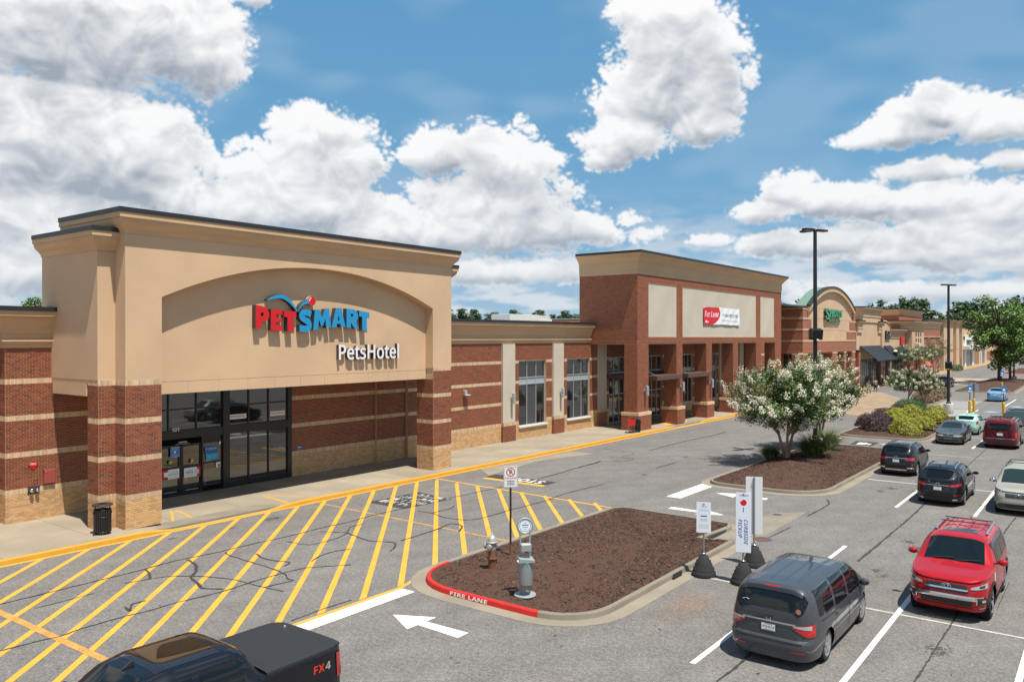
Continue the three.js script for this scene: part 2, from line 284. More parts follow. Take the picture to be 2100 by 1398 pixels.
// pavement in front of the shops: slabs with real gaps, ramped down at the two entrances
const ZK = .85;                                          // kerb line
const rampAt = (x) => Math.max(sstep(14.6, 16.2, x) * sstep(21.4, 19.8, x), sstep(57.2, 58.3, x) * sstep(63.6, 62.4, x));
const paveY = (x, z) => .15 - .14 * rampAt(x) * sstep(-1.2, ZK - .1, z);
const sidewalk = structure(group('sidewalk')); delete sidewalk.userData.label; delete sidewalk.userData.category;
{
  const tones = [1, .94, 1.06, .98, .9].map((k) => { const m = mat.concrete.clone(); m.color = lin(.70 * k, .66 * k, .60 * k); return m; });
  mesh('bed', B(-20, 330, -.1, .1, -9, ZK - .22), mat.kerb, sidewalk).position.y = -.012;
  const slab = (x0, x1, z0, z1) => {
    const n = x1 < 66 ? 6 : 1, pos = []; x0 += .006; x1 -= .006; z0 += .006; z1 -= .006;
    const p = (i, j) => { const x = lerp(x0, x1, i / n), z = lerp(z0, z1, j / n); return [x, paveY(x, z), z]; };
    for (let i = 0; i < n; i++) for (let j = 0; j < n; j++) { const [a, b, c, d] = [p(i, j), p(i + 1, j), p(i, j + 1), p(i + 1, j + 1)]; pos.push(...a, ...c, ...b, ...b, ...c, ...d); }
    for (const [i0, j0, i1, j1] of [[0, 0, n, 0], [n, 0, n, n], [n, n, 0, n], [0, n, 0, 0]]) { const a = p(i0, j0), b = p(i1, j1), lo = (q) => [q[0], -.02, q[2]]; pos.push(...a, ...b, ...lo(a), ...lo(a), ...b, ...lo(b)); }
    const g = new THREE.BufferGeometry(); g.setAttribute('position', new THREE.Float32BufferAttribute(pos, 3)); g.computeVertexNormals(); mesh('slab', g, tones[Math.floor(rnd() * 5)], sidewalk);
  };
  for (let x = -8; x < 52.9; x += 3.05) { slab(x, x + 3.05, -5, -1.95); slab(x, x + 3.05, -1.95, ZK - .15); }
  for (let x = 53; x < 112; x += 6) { slab(x, x + 6, -6, -1.95); slab(x, x + 6, -1.95, ZK - .15); }
  for (let x = 113; x < 330; x += 12) slab(x, x + 12, -9, ZK - .15);
}
{ // yellow kerb, in lengths, sinking at the ramps
  const kerb = structure(group('yellow_kerb')); delete kerb.userData.label; delete kerb.userData.category;
  for (let x = -12; x < 330; x += 3.05) {
    const n = x < 66 ? 8 : 1, pos = [], L = 3.05 - .006, z0 = ZK - .15, prof = (y) => [[z0, -.02], [z0, y], [z0 + .13, y], [z0 + .15, y - Math.min(.02, y * .3)], [z0 + .165, -.01]];
    for (let i = 0; i < n; i++) {
      const xa = x + L * i / n, xb = x + L * (i + 1) / n, a = prof(paveY(xa, ZK) + .003), b = prof(paveY(xb, ZK) + .003);
      for (let k = 0; k < 4; k++) pos.push(xa, a[k][1], a[k][0], xa, a[k + 1][1], a[k + 1][0], xb, b[k][1], b[k][0], xb, b[k][1], b[k][0], xa, a[k + 1][1], a[k + 1][0], xb, b[k + 1][1], b[k + 1][0]);
    }
    const g = new THREE.BufferGeometry(); g.setAttribute('position', new THREE.Float32BufferAttribute(pos, 3)); g.computeVertexNormals(); mesh('kerb_stone', g, mat.yellowKerb, kerb);
  }
}
// ---------------------------------------------------------------- painted markings (flat on the asphalt)
const mark = (name, gs, m) => structure(mesh(name, gs, m));
mark('fire_lane_line', [rect(-12, 120, .9, 1.06, .0045), rect(120, 330, .9, 1.06, .0045)], mat.yellow);
{ // hatched fire lane
  const clip = (c, zTop, zBot) => { // a stripe x + 1.1 z = c between two z, right end limited by the border at x = 29.4
    let z0 = zTop, z1 = zBot; const xr = 29.35; if (c - 1.1 * z0 > xr) z0 = (c - xr) / 1.1; return [z0, z1];
  };
  for (let k = -7; k < 20; k++) {
    const c = 31 - 1.43 * k, [z0, z1] = clip(c, 1.02, 12.15); if (z1 - z0 < .25) continue;
    const w = .125; const zb = c - 1.1 * z1 > 18.6 ? 11.7 : z1;
    if (zb > z0) mark('hatch_stripe', sheet([[c - 1.1 * z0 - w, z0], [c - 1.1 * z0 + w, z0], [c - 1.1 * zb + w, zb], [c - 1.1 * zb - w, zb]], .005), mat.yellow);
  }
  mark('hatch_border', ribbon([[29.7, 1.0], [29.45, 4], [29.2, 8], [28.9, 12.3]], .13, .006), mat.yellow);
  mark('hatch_border', ribbon([[2, 12.27], [16.1, 12.27], [16.9, 12.05], [18.1, 11.55], [22.6, 11.5]], .13, .006), mat.yellow);
  mark('old_line', ribbon([[22.25, 1.2], [22.05, 11.6]], .1, .0035), mat.yellowOld);
  mark('old_line', ribbon([[8.4, 1.2], [8.42, 5.6], [8.6, 12.2]], .2, .0075), mat.yellowOld);
}
mark('stop_bar', rect(8.5, 16.05, 12.36, 12.86, .0085), mat.white);
mark('stop_bar', rect(32.5, 36.6, 12.4, 13.1, .005), mat.white);
mark('stop_bar', rect(55.9, 59.2, 12.3, 12.95, .005), mat.white);
mark('stop_bar', rect(51.2, 51.6, 15.6, 17.8, .005), mat.white);
function arrow(x, z, dir, s = 1) { const a = [[0, 0], [.52, 1.02], [.15, 1.02], [.2, 2.36], [-.2, 2.36], [-.15, 1.02], [-.52, 1.02]].map(([u, v]) => [x + u * dir * s, z + v * dir * s]); mark('road_arrow', sheet(dir > 0 ? a : a.reverse().reverse(), .005), mat.white); }
arrow(14.4, 13.68, 1); arrow(34.6, 13.84, 1); arrow(30.45, 15.95, -1); arrow(57.2, 15.8, 1, .8);
// parking bays: long lines run along x, head lines along z
for (const [x0, x1, z] of [[16.15, 28.45, 21.07], [15.9, 28.4, 23.93], [15.9, 28.4, 26.8], [15.9, 28.4, 29.67], [36.2, 48.9, 21.07], [36.2, 48.9, 23.93], [36.2, 48.9, 26.8], [58.3, 70.5, 21.07], [58.3, 70.5, 23.93], [58.3, 70.5, 26.8], [80, 92, 20.9], [80, 92, 23.8], [84, 90, 17.6], [96, 108, 19.2], [96, 108, 22], [120, 130, 20], [120, 130, 23]]) mark('bay_line', rect(x0, x1, z - .065, z + .065, .005), mat.white);
for (const [x, z0, z1] of [[22.2, 18.9, 40], [42.55, 18.5, 40], [64.4, 18.5, 40], [53.9, 18.3, 22.3], [55.5, 12.95, 16.1], [86, 17.5, 30], [102, 17, 30]]) mark('head_line', rect(x - .05, x + .05, z0, z1, .009), x === 22.2 || x > 50 ? mat.whiteOld : mat.white);
for (const [x, z, d] of [[96.5, 20.3, 1], [88.4, 18.9, 1], [90, 21.9, 1], [107, 20.5, 1], [112, 23, 1], [158, 17.5, 1.5], [150, 19, 1.6]]) { mark('accessible_bay_marking', rect(x - d * .8, x + d * .8, z - d * .62, z + d * .62, .0052), mat.bluePaint); mark('wheelchair_symbol', [sheet(arcPts(x - .15, z, .34, 0, 6.28, 14), .0092, [arcPts(x - .15, z, .22, 0, 6.28, 14)]), rect(x, x + .45, z - .06, z + .06, .0096)], mat.white); }
for (let k = 0; k < 7; k++) mark('access_aisle_stripe', ribbon([[80.5 + k * 1.25, 14.6], [82.9 + k * 1.25, 17.3]], .26, .0055), mat.white);
for (let k = 0; k < 8; k++) mark('access_aisle_stripe', ribbon([[89.5 + k * 1.5, 13.3], [91.5 + k * 1.5, 16.5]], .26, .0055), mat.white);
mark('access_aisle_line', ribbon([[79, 17.5], [96, 16.5]], .12, .006), mat.white); mark('access_aisle_line', ribbon([[89, 13], [101, 13]], .14, .006), mat.white);
// lettering on the asphalt, read from the other side
{
  mark('sealed_patch', rect(31.45, 32.45, 2.8, 6.6, .0046), mat.tar); mark('stop_line', rect(31.1, 31.45, 2.95, 6.65, .005), mat.yellow);
  const flat = (str, x0, x1, z0, z1, y, f = fontB) => fit(textFlat(str, f, 1), 0, z1 - z0, 0, x1 - x0).rotateX(-Math.PI / 2).rotateY(Math.PI / 2).translate(x1, y, z1);
  mark('stop_lettering', fit(textFlat('STOP', fontB, 1), 0, 1.9, 0, .7).rotateX(-Math.PI / 2).rotateY(Math.PI / 2).translate(32.3, .0088, 6.1), mat.white);
  mark('sealed_patch', sheet([[23.6, 2.7], [26.6, 2.9], [26.3, 5.2], [23.6, 4.95]], .0036), mat.sealed);
  const RW = rngOf(44), worn = []; for (let r = 0; r < 4; r++) for (let k = 0; k < 11; k++) { const x = 24 + r * .62, z = 2.95 + k * .19 + r * .02; if (RW() < .8) worn.push(rect(x, x + rr(.2, .46, RW), z, z + .055, .0041)); if (RW() < .5) worn.push(rect(x + rr(0, .4, RW), x + rr(.42, .47, RW), z, z + rr(.08, .19, RW), .00415)); } mark('worn_lettering', worn, mat.whiteOld);
  mark('sealed_patch', sheet([[55, 14.35], [57.95, 14.15], [58, 15.6], [55.6, 15.7]], .0048), mat.sealed);
  mark('curbside_symbol', [sheet([[56.1, 14.6], [57.2, 14.55], [57.25, 15.1], [56.2, 15.15]], .0088), sheet([[56.3, 15.2], [56.9, 15.2], [56.9, 15.4], [56.3, 15.4]], .0088)], mat.white);
  mark('concrete_patch', sheet([[33.2, 1.15], [41.9, 1.15], [41.9, 3], [37.5, 1.9], [32, 2.7]], .0034), mat.gutter);
  mark('concrete_apron', sheet([[29.1, 17.2], [32, 17.3], [33, 18.4], [29, 18.4], [26.9, 18.4]], .0034), mat.kerb);
  mark('ramp_paint', (() => { const pos = [], n = 8; const p = (i, j) => { const x = lerp(58.4, 62.4, i / n), z = lerp(-.9, .7, j / n); return [x, paveY(x, z) + .005, z]; }; for (let i = 0; i < n; i++) for (let j = 0; j < n; j++) { const [a, b, c, d] = [p(i, j), p(i + 1, j), p(i, j + 1), p(i + 1, j + 1)]; pos.push(...a, ...c, ...b, ...b, ...c, ...d); } const g = new THREE.BufferGeometry(); g.setAttribute('position', new THREE.Float32BufferAttribute(pos, 3)); g.computeVertexNormals(); return g; })(), mat.yellow);
  const rl = (pts) => { const g = ribbon(wobble(pts, .15, 0, rnd), .09, 0); const p = g.attributes.position; for (let i = 0; i < p.count; i++) p.setY(i, paveY(p.getX(i), p.getZ(i)) + .004); return g; };
  mark('ramp_line', [rl([[16, .62], [17.2, -1.7]]), rl([[17.35, -1.6], [17.1, .66]])], mat.yellow); mark('ramp_line', [rl([[21.05, .66], [21.26, -1.4]]), rl([[21.3, -1.4], [22.5, .62]])], mat.yellow);
}
{ // tar-filled cracks
  const R = rngOf(91);
  const cracks = [[[-4,4.81],[8.69,4.81],[9.64,4.81],[10.94,4.79],[12.47,4.77],[13.74,4.64],[15.11,4.81],[16.58,4.8],[17.68,4.91],[19.35,4.86],[20.76,4.93],[21.95,4.79],[23.42,4.86],[24.38,4.88],[25.83,4.68],[26.7,4.99],[28.54,5.07],[30.32,5.21]],[[0,8.2],[7.38,8.34],[8.57,8.49],[9.16,8.37],[10.27,8.37],[10.62,8.44],[11.59,8.43],[12.85,8.57],[13.72,8.47],[14.41,8.45],[15.67,8.56],[16.78,9.42]],[[14.02,4.84],[13.85,5.55],[13.47,6.22],[13.05,6.65],[12.82,7.41],[12.68,7.86],[12.98,8.37]],[[12.64,4.85],[12.52,5.26],[12.28,5.77]],[[11.6,5.67],[12.67,6.02],[13.27,6.81],[13.68,7.88],[13.76,9.04],[13.88,9.94]],[[15.27,5.02],[15.13,5.34],[15.08,6.41],[15.05,7.74],[14.92,8.57],[14.67,9.06],[14.65,9.31],[13.78,9.18]],[[10.55,7.7],[10.49,8.06],[10.8,7.6],[11.15,7.62]],[[9.09,5.89],[9.68,5.9],[10.62,5.87]],[[12.55,11.99],[13.59,11.94],[14.53,11.97]],[[17.35,5.44],[17.55,6.45],[18.59,6.51],[19.44,6.24]],[[16.27,8.13],[16.9,7.84],[17.5,7.79],[18.04,7.99]],[[15.75,5.99],[15.58,6.58],[15.62,7.13],[15.79,7.66],[15.41,7.92]],[[19.47,6.09],[19.14,7.65],[19.51,8.48],[19.11,8.96],[18.61,9.26]],[[23.66,5.66],[23.69,6.4],[23.41,7.4],[23.58,8.28],[24.14,8.58],[25.18,8.6],[26.04,8.56],[27.22,8.64],[28.65,8.67],[30.42,8.46],[33.45,8.68]],[[32.74,5.3],[34.96,5.2],[36.96,4.98],[38.67,5.02],[39.55,4.79]],[[19.82,8.55],[20.87,8.5],[21.95,8.4],[22.74,8.23],[22.86,8.59],[22.65,8.92],[22.04,9.29]],[[18.98,5.24],[19.47,6.09],[20.13,5.59],[20.78,5.63]],[[23.69,6.4],[24.78,6.42],[25.35,6.17]],[[26.69,21.89],[30.15,21.92],[35.11,21.94],[37.91,21.88]],[[45,21.9],[51.41,21.85],[60.55,21.78]],[[30,25.1],[34.21,25.17],[36.97,25.25]],[[18,25.1],[22.23,25.16],[23.39,25.16]],[[27.96,18.6],[30,18.72]],[[32.27,18.64],[33.58,18.68],[35.11,18.67],[36.13,18.33]],[[15.6,21.87],[16.88,21.9],[17.58,21.86]],[[36.65,5.12],[39.25,4.9],[40.22,5.94],[41.49,5.88],[41.21,4.49]],[[45.16,5.03],[47.4,4.96],[51.11,4.9],[54.59,5.08],[57.54,4.98]],[[39.21,8.49],[41.62,8.5]],[[41.63,5.04],[43.59,4.77],[44.21,2.28]],[[70,8.6],[85,8.4]],[[120,6],[150,5.6]],[[150,9],[185,7]]];
  const thick = [.06, .05, .09, .07, .04, .05, .07, .035, .045, .04, .05, .06];
  const curve = (c) => { const n = Math.max(4, Math.round(c.length * 4)); return new THREE.CatmullRomCurve3(c.map((p) => V(p[0], 0, p[1])), false, 'catmullrom', .4).getPoints(n).map((p) => [p.x, p.z]); };
  const gs = cracks.map((c, i) => ribbon(wobble(curve(c), .16, .012, R), thick[i % 12] || .06, .011 + (i % 7) * .0004, R));
  structure(mesh('tar_seal', gs, mat.tar));
  // oil spots, drips and the red clay washed in by the van's bay
  const blob = (x, z, a, b, y, n = 16) => sheet(Array.from({ length: n }, (_, k) => { const t = k / n * 6.283, q = rr(.65, 1.2, R); return [x + Math.cos(t) * a * q, z + Math.sin(t) * b * q]; }), y);
  const oil = [], spots = [[19.2, 2.1, .55, .3], [17.3, 2.2, .3, .15], [15.2, 1.9, .22, .12], [20.2, 25.2, .5, .3], [40.6, 20, .4, .25], [39.6, 19.7, .35, .2], [29.5, 23.1, .5, .4], [30.3, 22.7, .35, .3], [26, 22.6, .3, .16], [25.5, 22.9, .3, .12], [18, 25.6, .3, .2], [50, 21.4, .3, .3], [56, 2.6, .3, .2], [44, 8, .25, .2], [25.3, 20.3, .16, .1], [37, 9, .3, .2]];
  const gauss = () => (R() + R() + R() - 1.5) * 1.15;
  spots.forEach(([x, z, a, b], i) => { for (let k = 0; k < 130; k++) { const u = gauss(), v = gauss(), q = Math.hypot(u, v), s = rr(.02, .2, R) * Math.max(.12, 1 - q * .8); oil.push(blob(x + u * a * 1.1, z + v * b * 1.1, s * a, s * b * 1.2, .0026 + k * .00001, 7)); } });
  for (let k = 0; k < 260; k++) { const x = rr(6, 60, R), z = rr(1.5, 27, R); oil.push(blob(x, z, rr(.015, .07, R), rr(.015, .05, R), .0028, 7)); }
  const om = mat.sealed.clone(); om.color = lin(.42, .41, .40); om.roughness = .7; structure(mesh('oil_spots', oil, om));
  const clay = []; for (let k = 0; k < 1500; k++) { const u = gauss(), v = gauss(), q = Math.hypot(u, v), s = rr(.012, .075, R) * Math.max(.35, 1.2 - q); clay.push(blob(19.6 + u * 2.1, 19.35 + v * .85, s, s * .7, .0022 + (k % 100) * .000006, 6)); }
  const cm = mat.sealed.clone(); cm.color = lin(1.35, .95, .72); structure(mesh('clay_stain', clay, cm));
}
// ---------------------------------------------------------------- planted islands
function ringPart(path, prof, m, name, parent, closed) { return mesh(name, sweep(path, prof, closed), m, parent); }
const KERB = [[0, -.02], [-.025, .125], [-.045, .15], [-.15, .15], [-.15, .06]];
function island(name, outline, mound, gutter, redFn, R) {
  const root = structure(group(name)); delete root.userData.label; delete root.userData.category;
  const N = outline.length; let run = [outline[0]], red = redFn && redFn(outline[0], outline[1]), acc = 0;
  const flush = () => { if (run.length > 1) mesh('kerb_stone', sweep(run, KERB), red ? mat.redPaint : mat.kerb, root); };
  for (let i = 0; i < N; i++) {
    const p = outline[i], q = outline[(i + 1) % N], is = redFn && redFn(p, q); if (is !== red) { flush(); run = [p]; red = is; acc = 0; }
    run.push(q); acc += Math.hypot(q[0] - p[0], q[1] - p[1]); if (acc > 3) { flush(); run = [q]; acc = 0; }
  }
  flush();
  if (gutter) mesh('gutter', sheet(offs(outline, gutter, true), .0062, [offs(outline, -.05, true)]), mat.gutter, root);
  const inn = offs(outline, -.15, true); let cx = 0, cz = 0; for (const p of inn) { cx += p[0] / N; cz += p[1] / N; }
  const rings = 14, pos = [], fine = []; for (let i = 0; i < N; i++) { const a = inn[i], b = inn[(i + 1) % N], n = Math.max(1, Math.round(Math.hypot(b[0] - a[0], b[1] - a[1]) / .35)); for (let k = 0; k < n; k++) fine.push([lerp(a[0], b[0], k / n), lerp(a[1], b[1], k / n)]); }
  const yAt = (s, x, z) => .115 + mound * (1 - s * s) + (s < .98 ? .03 * n2(x * 1.4, z * 1.4) + .018 * n2(x * 5, z * 5) : 0);
  const pt = (i, k) => { const s = k / rings, f = fine[i % fine.length], x = lerp(cx, f[0], s), z = lerp(cz, f[1], s); return [x, yAt(s, x, z), z]; };
  for (let k = 0; k < rings; k++) for (let i = 0; i < fine.length; i++) { const a = pt(i, k), b = pt(i + 1, k), c = pt(i, k + 1), d = pt(i + 1, k + 1); pos.push(...a, ...b, ...c, ...c, ...b, ...d); }
  const g = new THREE.BufferGeometry(); g.setAttribute('position', new THREE.Float32BufferAttribute(pos, 3)); g.computeVertexNormals(); mesh('mulch_bed', g, mat.mulch, root);
  return { root, pick() { const i = Math.floor(R() * fine.length), s = Math.sqrt(R()) * .985, e = fine[i], h = fine[(i + 1) % fine.length], w = R(), f = [lerp(e[0], h[0], w), lerp(e[1], h[1], w)], x = lerp(cx, f[0], s), z = lerp(cz, f[1], s); return [x, yAt(s, x, z), z]; }, y: (x, z) => { let best = 1; for (const f of fine) { const dx = f[0] - cx, dz = f[1] - cz, l = dx * dx + dz * dz, t = ((x - cx) * dx + (z - cz) * dz), per = Math.abs((x - cx) * dz - (z - cz) * dx) / Math.sqrt(l); if (t > 0 && per < .3) best = Math.min(best, t / l); } return yAt(best, x, z); } };
}
function chips(isl, n, R, len) {
  const g = new THREE.BoxGeometry(len, .008, len * .28), im = new THREE.InstancedMesh(g, M(1, 1, 1, .95), n), o = new THREE.Object3D(), c = new THREE.Color();
  for (let i = 0; i < n; i++) { const p = isl.pick(); o.position.set(p[0], p[1] + .008, p[2]); o.rotation.set(rr(-.5, .5, R), rr(0, 6.3, R), rr(-.5, .5, R)); o.scale.setScalar(rr(.4, 1.3, R)); o.updateMatrix(); im.setMatrixAt(i, o.matrix); const k = R(), v = k > .985 ? 3.4 : rr(.35, 1.35, R); c.setRGB(.088 * v, .046 * v, .031 * v); im.setColorAt(i, c); }
  im.name = numbered('mulch_chips'); im.castShadow = im.receiveShadow = true; stuff(im); im.userData.label = 'loose brown wood chips scattered over the planting bed'; scene.add(im);
}
const RI = rngOf(15);
const isleA = island('island', rounded([[16.4, 11.82], [28.95, 11.95], [28.75, 16.95], [28.2, 17.15], [26.1, 16.95], [26.1, 17.2], [26.5, 18], [16.4, 18.1]], [2.1, .7, .15, .12, 0, 0, .15, 1.7]), .05, .42, (p, q) => { const x = (p[0] + q[0]) / 2, z = (p[1] + q[1]) / 2; return (z < 13 && x < 22.8) || (x < 17.2 && z < 16.75); }, RI);
const isleB = island('island', rounded([[36.3, 12.45], [54.6, 12.45], [53.9, 18], [36.3, 18]], [1.2, 1.2, 2, 2.2]), .38, .4, null, RI);
const isleC = island('island', rounded([[60, 12.3], [78.5, 12.3], [79.5, 18], [60, 18]], [1.2, 1.6, 1.2, 1.6]), .32, .4, null, RI);
const isleD = island('island', rounded([[79.6, 10.3], [87, 10.6], [84.5, 13.9], [79.6, 13.6]], [.4, .8, .8, .4]), .2, .3, null, RI);
const isleE = island('island', rounded([[91.8, 10.6], [108, 10.8], [105, 13], [91.8, 13]], [.5, 1, 1, .5]), .2, .3, null, RI);
const isleF = island('island', rounded([[119, 11.2], [162, 11.2], [158, 17.5], [119, 18]], [1.5, 2, 2, 1.5]), .5, .3, null, RI);
const isleG = island('island', rounded([[186, 10.5], [214, 10.5], [210, 15], [186, 15]], [1, 2, 2, 1]), .5, .2, (p, q) => (p[0] + q[0]) / 2 < 188, RI);
chips(isleA, 16000, rngOf(16), .075); chips(isleB, 13000, rngOf(17), .085); chips(isleC, 6000, rngOf(18), .11);
{ // FIRE LANE stencilled on the red kerb face
  const t = fit(text3('FIRE LANE', fontB, 1, .003), 0, 1.3, 0, .098).rotateY(-Math.PI / 2).translate(0, .028, 0); const p = t.attributes.position;
  for (let i = 0; i < p.count; i++) { const y = p.getY(i); p.setX(i, p.getX(i) + 16.392 + .172 * y); }
  t.translate(0, 0, 13.85); t.computeVertexNormals(); mesh('stencilled_lettering', t, mat.white, isleA.root);
  // storm drain mouth in the notch of the kerb and its iron cover
  const d = group('storm_drain', 'dark storm drain mouth with iron cover at the notched kerb corner', 'drain', null, 27.3, 0, 17.6);
  mesh('throat', B(-1.1, .7, -.005, .1, -.62, -.5), mat.black, d); mesh('pan', sheet([[-1.1, -.6], [1.2, -.5], [1.6, .5], [-.6, .42]], .0085), mat.kerb, d);
  mesh('iron_cover', lathe([[0, .022], [.3, .022], [.32, .008], [.32, .004]], 24, .3, 0, .9), M(.10, .055, .045, .8), d);
  const mh = group('manhole_plate', 'small dark iron plate set in the pale concrete drain apron', 'manhole', null, 31.8, 0, 17.6); mesh('plate', lathe([[0, .016], [.16, .016], [.18, .004]], 18), M(.06, .05, .045, .8), mh); mesh('rim', lathe([[.18, .004], [.19, .012], [.22, .012], [.23, .004]], 18), mat.steel, mh);
}
// paved crossing: large pavers, laid with gaps
{
  const pav = structure(group('paved_crossing')); delete pav.userData.label; delete pav.userData.category;
  const tones = [[.40, .31, .22], [.44, .33, .235], [.36, .28, .20], [.42, .335, .25]].map((c) => new THREE.MeshStandardMaterial({ map: rep(texConcrete, 1 / 2), color: lin(c[0] * 1.75, c[1] * 1.85, c[2] * 2.0), roughness: .9 }));
  mesh('bed', sheet([[76.5, 9.6], [80, 1.05], [111, 1.05], [112, 3.9], [91.5, 12.8], [84, 13.5]], .006), M(.24, .20, .15, .9), pav);
  const g = B(-.78, .78, 0, .022, -.4, .4); uvm(g); const gg = join([g]);
  for (let i = 0; i < 26; i++) for (let j = 0; j < 14; j++) {
    const x = 77 + i * 1.6 + (j % 2) * .8, z = 1.55 + j * .84; if (z > 10 && x > 79) continue; if (x < 80 - (z - 1) * .38 || x > 111.2 || z > 13.2 - (x - 84) * .33) continue;
    const o = new THREE.Mesh(gg, tones[Math.floor(rnd() * 4)]); o.name = 'paver'; o.position.set(x, .002, z); o.receiveShadow = true; pav.add(o);
  }
  mark('tan_road_panel', sheet([[137, 1.1], [160, 1.1], [160, 11], [137, 10.9]], .005), M(.34, .28, .21, .9));
}
// ---------------------------------------------------------------- brickwork: every brick has its own edges, joints are recessed
class Bricks {
  constructor(seed, lift = 1) { this.lift = lift; this.p = []; this.n = []; this.c = []; this.t = []; this.R = rngOf(seed); this.single = []; }
  color(kind) {
    const R = this.R, k = rr(.8, 1.18, R) * this.lift, d = R();
    if (kind === 'tan') return [.72 * k, .435 * k * rr(.95, 1.05, R), .205 * k * rr(.9, 1.1, R)];
    if (kind === 'trim') return [.74 * k, .53 * k, .33 * k];
    if (d < .045) return [.16 * k, .075 * k, .05 * k];
    if (d < .12) return [.22 * k, .07 * k, .04 * k];
    return [.31 * k, .088 * k * rr(.85, 1.2, R), .04 * k * rr(.85, 1.2, R)];
  }
  brick(W, u0, u1, y0, y1, kind, solo) {
    const R = this.R, out = .009 + rr(-.0025, .0025, R), c = this.color(kind);
    if (solo) { this.single.push({ W, u0, u1, y0, y1, out, c, kind }); return; }
    const q = (u, y, o) => [W.x + W.ux * u + W.nx * o, y, W.z + W.uz * u + W.nz * o], j = [R() * 9, R() * 9];
    const f = [q(u0, y0, out), q(u1, y0, out), q(u1, y1, out), q(u0, y1, out)], b = [q(u0, y0, -.004), q(u1, y0, -.004), q(u1, y1, -.004), q(u0, y1, -.004)];
    const quad = (a, e, g, h, n, uv) => { this.p.push(...a, ...e, ...g, ...a, ...g, ...h); for (let k = 0; k < 6; k++) { this.n.push(...n); this.c.push(...c); } const w = u1 - u0, v = y1 - y0; for (const [s, t] of [[0, 0], [w, 0], [w, v], [0, 0], [w, v], [0, v]]) this.t.push(j[0] + s, j[1] + t); };
    quad(f[0], f[1], f[2], f[3], [W.nx, 0, W.nz]); quad(f[3], f[2], b[2], b[3], [0, 1, 0]); quad(b[0], b[1], f[1], f[0], [0, -1, 0]);
    quad(f[1], b[1], b[2], f[2], [W.ux, 0, W.uz]); quad(b[0], f[0], f[3], b[3], [-W.ux, 0, -W.uz]);
  }
  // wall from (x, z) along (ux, uz) for len metres; outside is to (-uz, ux)
  wall(x, z, ux, uz, len, y0, y1, o = {}) {
    const W = { x, z, ux, uz, nx: -uz, nz: ux }, holes = o.holes || [], G = .006;
    const laid = (u0, u1, a, b, kind, solo) => {
      let parts = [[Math.max(0, u0), Math.min(len, u1)]];
      for (const h of holes) if (h[2] < b - .01 && h[3] > a + .01) parts = parts.flatMap(([s, e]) => e <= h[0] || s >= h[1] ? [[s, e]] : [[s, Math.min(e, h[0])], [Math.max(s, h[1]), e]].filter(([s2, e2]) => e2 - s2 > .012));
      for (const [s, e] of parts) if (e - s > .03) this.brick(W, s + G, e - G, a + G, b - G, kind, solo);
    };
    for (const c of o.courses || courses('bands', y0, y1)) {
      const a = Math.max(c.y0, y0), b = Math.min(c.y1, y1); if (b - a < .02) continue;
      const w = c.soldier ? .0695 : .2085, start = c.soldier ? 0 : (c.k % 2 ? -.104 : 0); let skipSolo = !o.solo;
      for (let u = start; u < len; u += w) laid(u, u + w, a, b, c.kind, o.solo && this.single.length < 300);
    }
  }
  build(parent, name) {
    const g = new THREE.BufferGeometry(); for (const [k, a, n] of [['position', this.p, 3], ['normal', this.n, 3], ['color', this.c, 3], ['uv', this.t, 2]]) g.setAttribute(k, new THREE.Float32BufferAttribute(a, n));
    const o = mesh(name, g, mat.brick, parent, true); stuff(o);
    const variants = {}, unit = join([new THREE.BoxGeometry(1, 1, 1)]);
    for (const s of this.single) {
      const key = s.kind + Math.floor(this.R() * 5) + (s.c[0] < .2 ? 'd' : ''), m = variants[key] || (variants[key] = new THREE.MeshStandardMaterial({ color: lin(...s.c), map: rep(texGrain, 1), roughness: .88 }));
      const b = new THREE.Mesh(unit, m), W = s.W, u = (s.u0 + s.u1) / 2; b.name = 'brick'; b.castShadow = b.receiveShadow = true;
      b.position.set(W.x + W.ux * u + W.nx * (s.out - .011), (s.y0 + s.y1) / 2, W.z + W.uz * u + W.nz * (s.out - .011)); b.scale.set(Math.abs(W.ux) > .5 ? s.u1 - s.u0 : .022, s.y1 - s.y0, Math.abs(W.ux) > .5 ? .022 : s.u1 - s.u0); parent.add(b);
    }
  }
}
const BANDS = [1.2, 2.575, 3.95, 5.325, 6.7];
function courses(type, y0, y1) {
  const out = [];
  if (type === 'bands') {
    for (let k = 0; k < 15; k++) out.push({ y0: .15 + k * .07, y1: .15 + (k + 1) * .07, k, kind: 'tan' });
    BANDS.forEach((b, i) => { out.push({ y0: b, y1: b + .205, soldier: true, kind: 'trim' }); const h = 1.17 / 17; for (let k = 0; k < 17; k++) out.push({ y0: b + .205 + k * h, y1: b + .205 + (k + 1) * h, k, kind: 'red' }); });
  } else {
    for (let k = 0, y = y0; y < y1 - .02; k++, y += .0688) out.push({ y0: y, y1: y + .0688, k, kind: type === 'red' ? 'red' : type });
  }
  return out;
}
function winGrid(parent, name, xs, ys, z, fw, fm, gm, o = {}) {
  const w = sub(name, parent); const fr = [], d = o.depth || .1;
  for (const x of xs) fr.push(B(x - fw / 2, x + fw / 2, ys[0], ys[ys.length - 1], z - d, z + .01)); for (const y of ys) for (let i = 0; i < xs.length - 1; i++) fr.push(B(xs[i] + fw / 2, xs[i + 1] - fw / 2, y - fw / 2, y + fw / 2, z - d, z + .007));
  mesh('frame', fr, fm, w);
  for (let i = 0; i < xs.length - 1; i++) for (let j = 0; j < ys.length - 1; j++) { const m = o.fill && o.fill(i, j) || gm; const p = mesh('pane', B(xs[i] + fw / 2, xs[i + 1] - fw / 2, ys[j] + fw / 2, ys[j + 1] - fw / 2, z - .05, z - .035), m, w); if (m === gm) { p.rotation.y = 0; } }
  return w;
}
